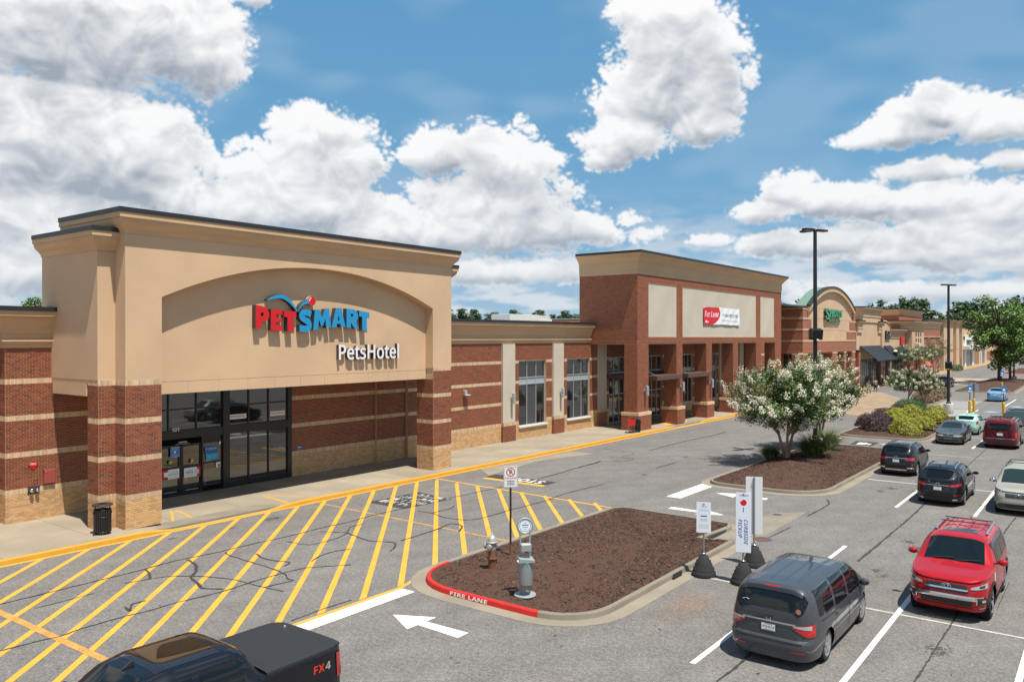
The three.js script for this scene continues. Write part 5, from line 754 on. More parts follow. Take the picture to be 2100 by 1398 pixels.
// broadleaf trees
function broadleaf(name, label, grp, pos, rx, ry, cy, seed, n, cols, size, trunkR) {
  const t = group(name, label, 'tree', grp, ...pos), L = new Leaves(seed), R = L.R, wood = [limb([[0, -.2, 0], [.05, cy * .5, .03], [0, cy, 0], [.05, cy + ry * .5, 0]], trunkR, trunkR * .35)];
  const clumps = 70, per = Math.round(n / clumps);
  for (let k = 0; k < clumps; k++) { const u = R() * 2 - 1, a = R() * 6.283, s = Math.sqrt(1 - u * u), q = rr(.5, 1, R), c = [s * Math.cos(a) * rx * q * (u > .3 ? .85 : 1), cy + u * ry * q, s * Math.sin(a) * rx * q], sp = rx * .22; if (k % 3 === 0) wood.push(limb([[0, cy * .75 + (u + 1) * .2 * ry, 0], [c[0] * .6, c[1] - .3, c[2] * .6], c], trunkR * .35, .03)); for (let i = 0; i < per; i++) { const d = Math.pow(R(), .45) * sp, v = R() * 2 - 1, b = R() * 6.283, w = Math.sqrt(1 - v * v); L.leaf(c[0] + d * w * Math.cos(b), c[1] + d * v * .75, c[2] + d * w * Math.sin(b), [w * Math.cos(b) * .7, .8, w * Math.sin(b) * .7], size, pickC(R, cols), .7); } }
  mesh('trunk', wood, barkDark, t); L.mesh('crown', leafM, t); return t;
}
const mid = [[.06, .125, .018], [.08, .16, .02], [.11, .20, .025], [.15, .24, .03], [.05, .095, .016]], deep = [[.03, .065, .018], [.04, .085, .022], [.05, .105, .026], [.025, .05, .016]];
broadleaf('shade_tree', 'full bright green shade tree in the far mulch bed', 'shade trees', [142.5, .6, 14.1], 4.9, 5.6, 7.6, 601, 11000, mid, .16, .3); broadleaf('shade_tree', 'second bright green shade tree with a slimmer trunk beside the fuller one', 'shade trees', [149, .5, 14.9], 4.4, 4.6, 7, 603, 8000, mid, .16, .2);
broadleaf('shade_tree', 'bright green shade tree at the far edge of the car park', 'shade trees', [152, 0, 21], 4.5, 5.2, 7.5, 605, 7000, mid, .18, .25);
{ // small treetop over the low left parapet, pines behind the link, wood beyond the far shops
  broadleaf('garden_tree', 'small light green treetop showing above the low left parapet', null, [23.6, 0, -30], .7, .62, 9.3, 607, 700, mid, .075, .1);
  const pine = (label, grp, x, z, h, seed) => { const t = group('pine_tree', label, 'tree', grp, x, -.1, z), L = new Leaves(seed), R = L.R; for (let k = 0; k < 26; k++) { const v = Math.pow(R(), .7), y = h * (.42 + .58 * v), rad = h * .17 * Math.pow(1.03 - v, .6) * rr(.5, 1.1, R), a = R() * 6.283, c = [Math.cos(a) * rad, y, Math.sin(a) * rad]; for (let i = 0; i < 62; i++) { const d = Math.pow(R(), .5) * h * .075, u = R() * 2 - 1, b = R() * 6.283, w = Math.sqrt(1 - u * u); L.leaf(c[0] + d * w * Math.cos(b), c[1] + d * u * .6, c[2] + d * w * Math.sin(b), [w * Math.cos(b), .6, w * Math.sin(b)], .3, pickC(R, deep), .35); } } mesh('trunk', cyl([0, 0, 0], [0, h * .95, 0], .26, .06, 7), barkDark, t); L.mesh('crown', leafM, t); return t; };
  const protos = [pine('tall dark pine in the row behind the low link roof', 'pines behind the shops', 150, -112, 14.2, 701), pine('tall dark pine in the row behind the low link roof', 'pines behind the shops', 155, -108, 13.4, 702), pine('tall dark pine in the row behind the low link roof', 'pines behind the shops', 160, -114, 14.6, 703)];
  const R = rngOf(705); for (let k = 0; k < 62; k++) { const c = copy(protos[k % 3]), x = 146 + k * 1.35 + rr(-1, 1, R), q = rr(.8, .98, R) * (1 + (x - 150) * .0018); c.position.set(x, -.1, -110 + rr(-7, 7, R)); c.rotation.y = rr(0, 6, R); c.scale.set(q * 1.15, q, q * 1.15); }
  const bl = [broadleaf('wood_tree', 'dark green tree in the wood beyond the far stores', 'wood beyond the stores', [395, 0, -60], 8, 8, 13, 711, 2400, deep, .5, .4), broadleaf('wood_tree', 'dark green tree in the wood beyond the far stores', 'wood beyond the stores', [410, 0, -50], 7, 9, 13, 713, 2400, deep, .5, .4)];
  for (let k = 0; k < 46; k++) { const c = copy(bl[k % 2]), t = k / 46; c.position.set(370 + rr(0, 90, R), rr(-1, 1.5, R), lerp(-150, 70, t) + rr(-4, 4, R)); c.rotation.y = rr(0, 6, R); c.scale.setScalar(rr(.8, 1.25, R)); }
  for (let k = 0; k < 8; k++) { const c = copy(protos[k % 3], 'tall dark pine standing among the wood beyond the far stores'); c.userData.group = 'pines in the far wood'; c.position.set(350 + rr(0, 40, R), 0, -90 + k * 11 + rr(-4, 4, R)); c.scale.setScalar(rr(1.1, 1.4, R)); }
}
// ---------------------------------------------------------------- vehicles: front towards +x, right side towards +z, y = 0 on the road
const paint = (r, g, b, o = {}) => P(r, g, b, .45, { metalness: .12, specularIntensity: .3, clearcoat: .8, clearcoatRoughness: .02, ...o });
const carGlass = P(.006, .008, .009, .03, { ior: 1.42, specularIntensity: 1 }), trimM = M(.018, .018, .019, .6), redLens = P(.42, .006, .008, .12, { clearcoat: 1 }), clearLens = P(.42, .43, .44, .1, { clearcoat: 1, metalness: .3 }), amber = P(.5, .16, .02, .2), silverM = M(.55, .56, .58, .28, { metalness: .85 }), tyreM = M(.017, .017, .018, .85), under = M(.006, .006, .006, 1), brushed = M(.38, .39, .41, .35, { metalness: .8 });
const interp = (tab, x) => { if (x <= tab[0][0]) return tab[0][1]; for (let i = 1; i < tab.length; i++) if (x <= tab[i][0]) { const t = (x - tab[i - 1][0]) / (tab[i][0] - tab[i - 1][0]); return lerp(tab[i - 1][1], tab[i][1], t); } return tab[tab.length - 1][1]; };
function smoothTab(tab, w = .12) { // rounds the corners of a height profile
  const out = [], x0 = tab[0][0], x1 = tab[tab.length - 1][0]; for (let k = 0; k <= 160; k++) { const x = lerp(x0, x1, k / 160); let s = 0, n = 0; for (let j = -4; j <= 4; j++) { const q = clamp(x + j / 4 * w, x0, x1), g = 1 - Math.abs(j) / 5; s += interp(tab, q) * g; n += g; } out.push([x, s / n]); } return out;
}
class Car {
  constructor(s) {
    this.s = s; const L = s.L, W = s.W; this.xr = 0; this.xf = L; this.xm = L / 2;
    this.T = smoothTab(s.top, s.soft || .1); this.Wa = smoothTab(s.waist, .15);
    const n = this.nf = s.nf || 5.5, m = this.nr = s.nr || 6.5;
    const pts = []; for (let k = 0; k <= 2000; k++) { const t = k / 2000 * Math.PI; pts.push([t, ...this.plan(t, .7)]); } let a = 0; this.arc = pts.map((p, i) => { if (i) a += Math.hypot(p[1] - pts[i - 1][1], p[2] - pts[i - 1][2]); return [p[0], a]; }); this.len = a;
  }
  front(y) { return this.s.L - interp(this.s.nose, y); }
  rear(y) { return interp(this.s.tail, y); }
  half(y) { return this.s.W / 2 * interp(this.s.side || [[.18, .92], [.32, .965], [.45, .982], [.6, 1], [.65, .988], [.82, .992], [1.0, .972], [1.3, .945]], y); }
  plan(t, y) { const c = Math.cos(t), si = Math.sin(t), n = c >= 0 ? this.nf : this.nr, e = 2 / n, x = this.xm + Math.pow(Math.abs(c), e) * (c >= 0 ? this.front(y) - this.xm : this.rear(y) - this.xm), z = this.half(y) * Math.pow(Math.abs(si), e); return [x, z]; }
  tOf(a) { let lo = 0, hi = this.arc.length - 1; while (hi - lo > 1) { const m = (lo + hi) >> 1; this.arc[m][1] < a ? lo = m : hi = m; } const p = this.arc[lo], q = this.arc[hi]; return lerp(p[0], q[0], (a - p[1]) / Math.max(1e-9, q[1] - p[1])); }
  aOf(t) { const k = clamp(t / Math.PI) * 2000, i = Math.min(1999, Math.floor(k)); return lerp(this.arc[i][1], this.arc[i + 1][1], k - i); }
  aFront(z) { return this.aOf(Math.asin(Math.pow(clamp(Math.abs(z) / (this.s.W / 2)), this.nf / 2))); }
  aRear(z) { return this.aOf(Math.PI - Math.asin(Math.pow(clamp(Math.abs(z) / (this.s.W / 2)), this.nr / 2))); }
  aSide(x) { const y = .7; return x > this.xm ? this.aOf(Math.acos(Math.pow(clamp((x - this.xm) / (this.front(y) - this.xm)), this.nf / 2))) : this.aOf(Math.PI - Math.acos(Math.pow(clamp((this.xm - x) / (this.xm - this.rear(y))), this.nr / 2))); }
  low(a, y, side = 1, off = 0) { const t = this.tOf(a), e = .004, p = this.plan(t, y), q = this.plan(Math.min(Math.PI, t + e), y), r = this.plan(Math.max(0, t - e), y); let nx = -(q[1] - r[1]), nz = (q[0] - r[0]); const l = Math.hypot(nx, nz) || 1; nx /= -l; nz /= -l; return [p[0] + nx * off, y, side * (p[1] + nz * off)]; }
  waist(x) { return interp(this.Wa, x); }
  ends() { if (!this.e) this.e = [this.rear(this.waist(0)), this.front(this.waist(this.s.L))]; return this.e; }
  topY(x) { const w = this.waist(x), [a, b] = this.ends(), k = Math.sqrt(clamp((x - a) / .022)) * Math.sqrt(clamp((b - x) / .022)); return w + Math.max(interp(this.T, x) - w, .012) * k + .0005; }
  edge(x) { const y = this.waist(x), xf = this.front(y), xr = this.rear(y), q = x > this.xm ? clamp((x - this.xm) / (xf - this.xm)) : clamp((this.xm - x) / (this.xm - xr)), n = x > this.xm ? this.nf : this.nr; return this.half(y) * Math.pow(Math.max(0, 1 - Math.pow(q, n)), 1 / n); }
  up(x, phi, side = 1, off = 0) { const w = this.waist(x), T = this.topY(x), h = T - w, n = this.s.nu || 3.4, e = 2 / n, zE = this.edge(x), sy = Math.pow(Math.sin(phi), e), cz = Math.pow(Math.max(0, Math.cos(phi)), e), tum = (this.s.tumble || .2) * clamp(h / .62) * sy; const z = zE * cz * (1 - tum), y = w + h * sy; if (!off) return [x, y, side * z]; const a = this.up(x + .02, phi, 1), b = this.up(x - .02, phi, 1), c = this.up(x, Math.min(1.5707, phi + .02), 1), d = this.up(x, Math.max(0, phi - .02), 1), u = V(a[0] - b[0], a[1] - b[1], a[2] - b[2]), v = V(c[0] - d[0], c[1] - d[1], c[2] - d[2]), nn = u.cross(v).normalize(); if (nn.y < 0 || (Math.abs(nn.y) < .05 && nn.z < 0)) nn.negate(); return [x + nn.x * off, y + nn.y * off, side * (z + nn.z * off)]; }
  phiY(x, y) { const w = this.waist(x), h = this.topY(x) - w; return Math.asin(Math.pow(clamp((y - w) / h), (this.s.nu || 3.4) / 2)); }
  phiZ(x, z) { let lo = 0, hi = Math.PI / 2; for (let k = 0; k < 24; k++) { const m = (lo + hi) / 2; this.up(x, m)[2] > z ? lo = m : hi = m; } return (lo + hi) / 2; }
}
function gridGeo(f, nu, nv, keep) { const pos = []; const P = []; for (let i = 0; i <= nu; i++) { P.push([]); for (let j = 0; j <= nv; j++) P[i].push(f(i / nu, j / nv, i, j)); } for (let i = 0; i < nu; i++) for (let j = 0; j < nv; j++) { if (keep && !keep(i, j, P)) continue; const a = P[i][j], b = P[i + 1][j], c = P[i][j + 1], d = P[i + 1][j + 1]; pos.push(a, b, c, c, b, d); } return pos; }
function smoothGeo(tris) { // merges equal points so that shading is smooth, splits hard edges over 35 degrees
  const n = tris.length / 3, fn = [], map = new Map(), key = (p) => Math.round(p[0] * 2000) + ',' + Math.round(p[1] * 2000) + ',' + Math.round(p[2] * 2000), pos = new Float32Array(n * 9), nor = new Float32Array(n * 9), a = V(0, 0, 0), b = V(0, 0, 0);
  for (let i = 0; i < n; i++) { const [p, q, r] = [tris[i * 3], tris[i * 3 + 1], tris[i * 3 + 2]]; a.set(q[0] - p[0], q[1] - p[1], q[2] - p[2]); b.set(r[0] - p[0], r[1] - p[1], r[2] - p[2]); const c = a.clone().cross(b); fn.push(c); for (const v of [p, q, r]) { const k = key(v); (map.get(k) || map.set(k, []).get(k)).push(i); } }
  const unit = fn.map((v) => v.clone().normalize());
  for (let i = 0; i < n; i++) for (let k = 0; k < 3; k++) { const p = tris[i * 3 + k], s = V(0, 0, 0); for (const j of map.get(key(p))) { const d = unit[i].dot(unit[j]); if (d > .8) s.add(fn[j]); else if (d < -.8) s.sub(fn[j]); } if (s.lengthSq() < 1e-14) s.copy(unit[i]); s.normalize(); const o = (i * 3 + k) * 3; pos.set(p, o); nor.set([s.x, s.y, s.z], o); }
  const g = new THREE.BufferGeometry(); g.setAttribute('position', new THREE.BufferAttribute(pos, 3)); g.setAttribute('normal', new THREE.BufferAttribute(nor, 3)); return g;
}
function makeCar(s, name, label, x, z, heading, grp) {
  const root = group(name, label, s.category || 'car', grp || 'vehicles in the car park', x, 0, z, heading), c = new Car(s), L = s.L, body = sub('shell', root, -L / 2), pm = s.paint;
  const WR = s.wheelR, wx = [s.ro, s.ro + s.wb], ra = WR + (s.archGap || .05), add = (n, tris, m, parent = body) => mesh(n, smoothGeo(tris), m, parent, true);
  const yb = s.clear || .2;
  // lower body with open wheel arches
  const NA = 150, NY = 18, inArch = (p) => { for (const w of wx) { const d = Math.hypot(p[0] - w, p[1] - WR); if (d < ra) return w; } return null; };
  const lowTris = [];
  for (const side of [1, -1]) {
    const P = []; for (let i = 0; i <= NA; i++) { const a = c.len * i / NA, x0 = c.low(a, .7)[0], yw = c.waist(x0); P.push([]); for (let j = 0; j <= NY; j++) P[i].push(c.low(a, lerp(yb, yw, j / NY), side)); }
    const Q = P.map((r) => r.map((p) => p.slice())), solid = (i, j) => { let cx = 0, cy = 0; for (const [u, v] of [[0, 0], [1, 0], [0, 1], [1, 1]]) { cx += P[i + u][j + v][0] / 4; cy += P[i + u][j + v][1] / 4; } return inArch([cx, cy]) === null || Math.abs(P[i][j][2]) < s.W * .36; };
    for (let i = 0; i <= NA; i++) for (let j = 0; j <= NY; j++) { let has = 0, cut = 0; for (const [u, v] of [[-1, -1], [0, -1], [-1, 0], [0, 0]]) { const a = i + u, b = j + v; if (a < 0 || b < 0 || a >= NA || b >= NY) continue; solid(a, b) ? has++ : cut++; } if (has && cut) { const p = P[i][j]; const w = wx.reduce((m, q) => Math.abs(q - p[0]) < Math.abs(m - p[0]) ? q : m); const dx = p[0] - w, dy = p[1] - WR, d = Math.hypot(dx, dy) || 1; Q[i][j] = [w + dx / d * ra, Math.max(yb, WR + dy / d * ra), p[2]]; } }
    for (let i = 0; i < NA; i++) for (let j = 0; j < NY; j++) { if (!solid(i, j)) continue; const a = Q[i][j], b = Q[i + 1][j], d = Q[i][j + 1], e = Q[i + 1][j + 1]; lowTris.push(...(side > 0 ? [a, b, d, d, b, e] : [a, d, b, b, d, e])); }
  }
  // upper body: bonnet, roof, tail
  const xs = [], [x0, x1] = c.ends(), near = [0, .0004, .0012, .003, .006, .01, .015, .022, .03]; for (const q of near) xs.push(x0 + q); for (let k = 0; k <= 78; k++) xs.push(lerp(x0 + .045, x1 - .045, k / 78)); for (const q of near.slice().reverse()) xs.push(x1 - q);
  for (const side of [1, -1]) lowTris.push(...gridGeo((u, v, i, j) => c.up(xs[i], v * Math.PI / 2, side), xs.length - 1, 14));
  add('body', lowTris, pm);
  mesh('underbody', [B(.25, L - .25, yb - .02, yb + .25, -s.W / 2 + .3, s.W / 2 - .3), B(wx[0] + ra + .02, wx[1] - ra - .02, yb - .01, yb + .2, -s.W / 2 + .1, s.W / 2 - .1)], under, body);
  // patches that follow the skin
  const lowP = (n, m, a0, a1, yA, yB, o = {}) => { for (const side of o.sides || [1, -1]) { const y0 = (u) => typeof yA === 'function' ? yA(u) : lerp(yA[0], yA[1], u), y1 = (u) => typeof yB === 'function' ? yB(u) : lerp(yB[0], yB[1], u); add(n, gridGeo((u, v) => c.low(lerp(a0, a1, u), lerp(y0(u), y1(u), v), side, o.off || .006), o.nu || 14, o.nv || 3), m, o.parent); } };
  const across = (n, m, where, zA, zB, y0, y1, off = .006, taper = 1) => { const f = where === 'front' ? (q) => c.aFront(q) : (q) => c.aRear(q); const tr = gridGeo((u, v) => { const q = lerp(zA, zB, u) * lerp(1, taper, v); return c.low(f(q), lerp(y0, y1, v), q < 0 ? -1 : 1, off); }, 20, 4); return add(n, tr, m); };
  const upY = (n, m, xa, xb, yA, yB, off = .005, sides = [1, -1]) => { for (const side of sides) add(n, gridGeo((u, v) => { const x = lerp(xa, xb, u), lo = yA(x), hi = Math.max(lo + .004, Math.min(yB(x), c.topY(x) - .03)); return c.up(x, c.phiY(x, lerp(lo, hi, v)), side, off); }, 18, 8), m); };
  const upZ = (n, m, xa, xb, zf, off = .005, nv = 20) => add(n, gridGeo((u, v) => { const x = lerp(xa, xb, u), q = (v * 2 - 1), z = Math.abs(q) * zf(x); return c.up(x, z < 1e-4 ? Math.PI / 2 : c.phiZ(x, z), q < 0 ? -1 : 1, off); }, 16, nv), m);
  const roofEdge = (x) => c.up(x, c.phiY(x, c.waist(x) + (c.topY(x) - c.waist(x)) * .86))[2];
  const G = s.glass || carGlass;
  for (const w of s.windows || []) upY('side_window', w.m || G, w.x[0], w.x[1], (x) => c.waist(x) + (w.lo || .04), (x) => Math.min(c.waist(x) + w.hi, c.topY(x) - .1), .006);
  if (s.windscreen) upZ('windscreen', s.screen || G, s.windscreen[0], s.windscreen[1], (x) => roofEdge(x) * .96);
  if (s.rearWindow) upZ('rear_window', s.rearGlass || G, s.rearWindow[0], s.rearWindow[1], (x) => roofEdge(x) * (s.rearWide || .93));
  if (s.sunroof) upZ('sunroof', s.sunGlass || G, s.sunroof[0], s.sunroof[1], () => s.sunroof[2], .004);
  for (const d of s.doors || []) { // door seams and handles
    for (const side of [1, -1]) { const dr = sub('door', body); for (const xx of d.x) add('seam', gridGeo((u, v) => { const w = c.waist(xx); return c.low(c.aSide(xx + (u - .5) * .014), lerp(d.y0 || yb + .14, w, v), side, .0035); }, 1, 8), trimM, dr); const hx = d.x[0] + .13, hy = c.waist(hx) - (d.hd || .13); const q = c.low(c.aSide(hx), hy, side, .02); mesh('handle', RBx(q[0] - .09, q[0] + .09, hy - .014, hy + .014, q[2] - .012, q[2] + .012, .01), d.hm || pm, dr); }
  }
  if (s.cladding) { lowP('lower_cladding', s.cladding.m || trimM, c.aSide(wx[1] - ra - .03), c.aSide(wx[0] + ra + .03), [yb + .01, yb + .01], [s.cladding.h, s.cladding.h], { off: .012, nu: 24 }); for (const w of wx) for (const side of [1, -1]) { const tr = []; for (let k = 0; k < 22; k++) { const f = (q, r) => { const a = Math.PI * q, x = w - Math.cos(a) * r, y = Math.max(yb + .02, WR + Math.sin(a) * r - .0); return c.low(c.aSide(x), y, side, .014); }, a = f(k / 22, ra), b = f((k + 1) / 22, ra), d = f(k / 22, ra + .07), e = f((k + 1) / 22, ra + .07); tr.push(a, b, d, d, b, e); } add('arch_trim', tr, s.cladding.m || trimM); } }
  // wheels
  for (const w of wx) for (const side of [1, -1]) {
    const h = c.half(.4) - .035, wg = sub('wheel', root, w - L / 2, WR, side * h), tw = s.tyreW || .22, r = WR, rim = s.rimR || WR * .68, T = (pts) => lathe(pts, 30).rotateX(side * Math.PI / 2);
    mesh('tyre', T([[rim, -tw], [r * .9, -tw], [r * .985, -tw * .93], [r, -tw * .75], [r, -tw * .22], [r * .985, -.02], [r * .93, 0], [rim + .008, .004], [rim, -.015]]), tyreM, wg);
    mesh('rim', [T([[0, -.12], [rim * .95, -.12], [rim * .95, -.02], [rim, -.005], [rim + .01, .004], [rim * .93, -.012], [rim * .9, -.05]]), T([[0, .008], [.045, .006], [.06, -.012], [.06, -.05]]), ...Array.from({ length: s.spokes || 5 }, (_, k) => [-1, 1].map((q) => { const a = k / (s.spokes || 5) * 6.283 + q * .13; return B(.04, rim * .93, -.018, .018, -.045, -.008).rotateZ(a).scale(1, 1, side); })).flat()], s.rimM || silverM, wg);
    mesh('arch_liner', cyl([w, WR, side * (h - .03)], [w, WR, side * (h - .32)], ra + .005, ra + .005, 20, true), under, body);
  }
  // mirrors
  for (const side of [1, -1]) { const mx = s.mirror[0], p = c.up(mx, .05, side), mg = sub('door_mirror', body); mesh('mirror_cap', new THREE.SphereGeometry(1, 16, 10).scale(.085, s.mirror[2] || .075, .12).translate(p[0], s.mirror[1], p[2] + side * .16), s.mirrorM || pm, mg); mesh('mirror_arm', cyl([p[0], s.mirror[1] - .05, p[2] - side * .02], [p[0], s.mirror[1] - .02, p[2] + side * .1], .028, .025), trimM, mg); mesh('mirror_glass', new THREE.CircleGeometry(1, 16).scale(.09, .055, 1).rotateY(-Math.PI / 2).translate(p[0] - .07, s.mirror[1], p[2] + side * .165), carGlass, mg); }
  if (s.rails) for (const side of [1, -1]) { const f = (x) => { const e = roofEdge(x) * (s.railIn || .93); const p = c.up(x, c.phiZ(x, e), side); return [p[0], p[1] + .055, p[2]]; }, pts = []; for (let k = 0; k <= 10; k++) pts.push(f(lerp(s.rails[0], s.rails[1], k / 10))); pts[0][1] -= .05; pts[10][1] -= .05; mesh('roof_rail', tube(pts, s.railR || .022, 30, 8), s.railM || trimM, body); }
  for (const bx of s.bars || []) { const e = roofEdge(bx) * .92, y = c.topY(bx) + .05; mesh('roof_bar', RBx(bx - .03, bx + .03, y - .012, y + .012, -e, e, .01), trimM, body); }
  if (s.fin) { const y = c.topY(s.fin); mesh('antenna_fin', extr(poly([[-.08, -.01], [.1, -.01], [-.05, .075], [-.08, .07]]), .03, .006).translate(s.fin, y, -.015), s.finM || trimM, body); }
  const plate = (where, y, txt, w = .31, h = .155) => { const t = canvasTex(256, 128, (q) => { q.fillStyle = '#e9eae6'; q.fillRect(0, 0, 256, 128); q.strokeStyle = '#54606c'; q.lineWidth = 6; q.strokeRect(4, 4, 248, 120); q.fillStyle = txt.col || '#b03028'; q.font = 'bold 62px sans-serif'; q.textAlign = 'center'; q.fillText(txt.s || '', 128, 86, 220); q.fillStyle = '#7a8c98'; q.fillRect(60, 14, 136, 12); q.fillRect(50, 106, 156, 10); }); const p = c.low(where === 'rear' ? c.len - .001 : .001, y); const pl = mesh('licence_plate', new THREE.PlaneGeometry(w, h), new THREE.MeshStandardMaterial({ map: t, roughness: .5 }), body, true); pl.rotation.y = where === 'rear' ? -Math.PI / 2 : Math.PI / 2; pl.position.set(p[0] + (where === 'rear' ? -.022 : .022), y, 0); mesh('plate_holder', B(p[0] - .018, p[0] + .018, y - h / 2 - .01, y + h / 2 + .01, -w / 2 - .01, w / 2 + .01), trimM, body); };
  const emblem = (where, y, geo, m = mat.chrome) => { const p = c.low(where === 'rear' ? c.len - .001 : .001, y), g = geo; g.rotateY(where === 'rear' ? -Math.PI / 2 : Math.PI / 2).translate(p[0] + (where === 'rear' ? -.02 : .02), y, 0); return mesh('emblem', g, m, body); };
  const onRear = (str, y, zc, size, m = mat.chrome) => { const g = text3(str, fontB, size, .004); g.computeBoundingBox(); const w = g.boundingBox.max.x, p = c.low(c.aRear(zc), y); mesh('badge', g.translate(-w / 2, 0, 0).rotateY(-Math.PI / 2).translate(p[0] - .012, y, zc), m, body); };
  return { root, body, c, add, lowP, across, upY, upZ, plate, emblem, onRear, wx, ra, yb, roofEdge };
}
const ring = (r, t = .012, sx = 1, sy = 1) => new THREE.TorusGeometry(r, t, 6, 24).scale(sx, sy, 1), barG = (w, h, x = 0, y = 0) => RBx(x - w / 2, x + w / 2, y - h / 2, y + h / 2, -.006, .006, .005);
const TAILV = [[.2, .12], [.4, .03], [.6, .0], [.75, .03], [1.1, .08], [1.3, .16]], NOSEV = [[.2, .1], [.35, .02], [.55, 0], [.75, .03], [.95, .12], [1.1, .22]];
function wiper(k, x0, y0, x1, y1, z0, z1) { mesh('wiper', cyl([x0, y0, z0], [x1, y1, z1], .012), trimM, k.body); }
{ // ---- grey minivan
  const s = { L: 5.15, W: 2.0, wb: 3.0, ro: 1.12, wheelR: .345, rimR: .235, clear: .2, paint: paint(.05, .057, .066), nf: 4.2, nr: 6.5, soft: .10, nu: 5.2, tumble: .16,
    top: [[0, 1.0], [.12, 1.25], [.30, 1.62], [.42, 1.70], [.9, 1.735], [2.4, 1.74], [3.2, 1.70], [3.62, 1.58], [4.45, 1.08], [4.85, .93], [5.15, .78]],
    waist: [[0, 1.02], [.5, 1.04], [1.6, 1.06], [1.75, 1.0], [3.2, .98], [4.2, .96], [4.8, .86], [5.15, .76]], nose: NOSEV, tail: [[.2, .1], [.35, .02], [.5, 0], [.62, .02], [.66, .07], [1.1, .1], [1.3, .16]],
    windscreen: [3.62, 4.42], rearWindow: [.115, .345], rearWide: 1.14, windows: [{ x: [.62, 1.55], lo: .05, hi: .56 }, { x: [1.72, 2.62], lo: .05, hi: .62 }, { x: [2.76, 3.78], lo: .05, hi: .62 }],
    doors: [{ x: [1.62, 2.7], hd: .12 }, { x: [2.74, 3.85], hd: .12 }], mirror: [3.72, 1.12, .09], spokes: 7 };
  const k = makeCar(s, 'minivan', 'dark grey minivan parked nose-in beside the curbside pickup signs', 19.55, 22.42, 0), { c } = k;
  k.lowP('tail_light', redLens, c.aRear(.52), c.aSide(.36), (u) => lerp(.90, .74, clamp(u * 1.8)), [.965, 1.0], { off: .012 }); k.lowP('tail_light_clear', clearLens, c.aRear(.54), c.aSide(.26), (u) => lerp(.925, .885, u), [.955, .975], { off: .018 });
  k.across('chrome_strip', silverM, 'rear', -.58, .58, .955, .99, .016); k.plate('rear', .84, { s: 'RVJ4518', col: '#3a3f4a' }); k.emblem('rear', 1.0, mergeGeometries([barG(.016, .1, -.045), barG(.016, .1, .045), barG(.09, .018)].map((g) => uvm(g)))); k.onRear('ODYSSEY', .86, -.68, .045);
  k.across('bumper_step', trimM, 'rear', -.72, .72, .6, .632, .012); k.across('boot_recess', pm_(.045, .05, .056), 'rear', -.62, .62, .66, .80, .004); k.lowP('reflector', redLens, c.aRear(.5), c.aRear(.78), [.4, .4], [.435, .435]);
  for (const q of [-1, 1]) k.add('tailgate_seam', gridGeo((u, v) => c.low(c.aRear(lerp(.725, .737, u)), lerp(.63, .80, v), q, .004), 1, 4), trimM); k.across('tailgate_seam', trimM, 'rear', -.73, .73, .63, .642, .006); k.upZ('high_brake_light', redLens, .335, .365, () => .16, .012); k.upZ('spoiler', pm_(.02, .022, .025), .28, .34, (x) => k.roofEdge(x) * .98, .02); wiper(k, .09, 1.1, .06, 1.13, .1, -.45);
  { const q = c.up(.14, c.phiZ(.14, .62), 1, .012); const a = mesh('sticker', new THREE.CircleGeometry(.06, 7).rotateY(-Math.PI / 2).translate(q[0] - .01, q[1] + .03, q[2]), M(.55, .2, .16, .6), k.body); const r = c.up(.17, c.phiZ(.17, .6), -1, .012); mesh('window_decal', [cyl([r[0], r[1], r[2]], [r[0], r[1] + .02, r[2] + .06], .005), cyl([r[0], r[1] + .03, r[2] + .08], [r[0], r[1], r[2] + .16], .005)], mat.whitePlastic, k.body); }
  for (const zz of [-.45, -.15, .15, .45]) k.add('roof_rib', gridGeo((u, v) => { const x = lerp(.6, 3.0, u), z = Math.abs(zz) + (v - .5) * .012; return c.up(x, c.phiZ(x, z), Math.sign(zz), .005); }, 16, 1), pm_(.05, .056, .064)); k.lowP('slide_rail', trimM, c.aSide(.66), c.aSide(1.7), [.985, .96], [.998, .973], { off: .006 });
  k.lowP('headlight', clearLens, c.aFront(.55), c.aSide(4.45), [.68, .72], [.82, .86]); k.across('grille', trimM, 'front', -.5, .5, .62, .78, .008);
}
function pm_(r, g, b) { return paint(r, g, b); }
const suvTop = (L, H, hood, cowl, roofF, roofR, rear) => [[0, rear], [.1, rear + .3], [roofR, H - .02], [roofR + .6, H], [(roofF + roofR) / 2, H], [roofF, H - .05], [cowl, hood + .12], [L - .35, hood - .03], [L, hood - .14]];
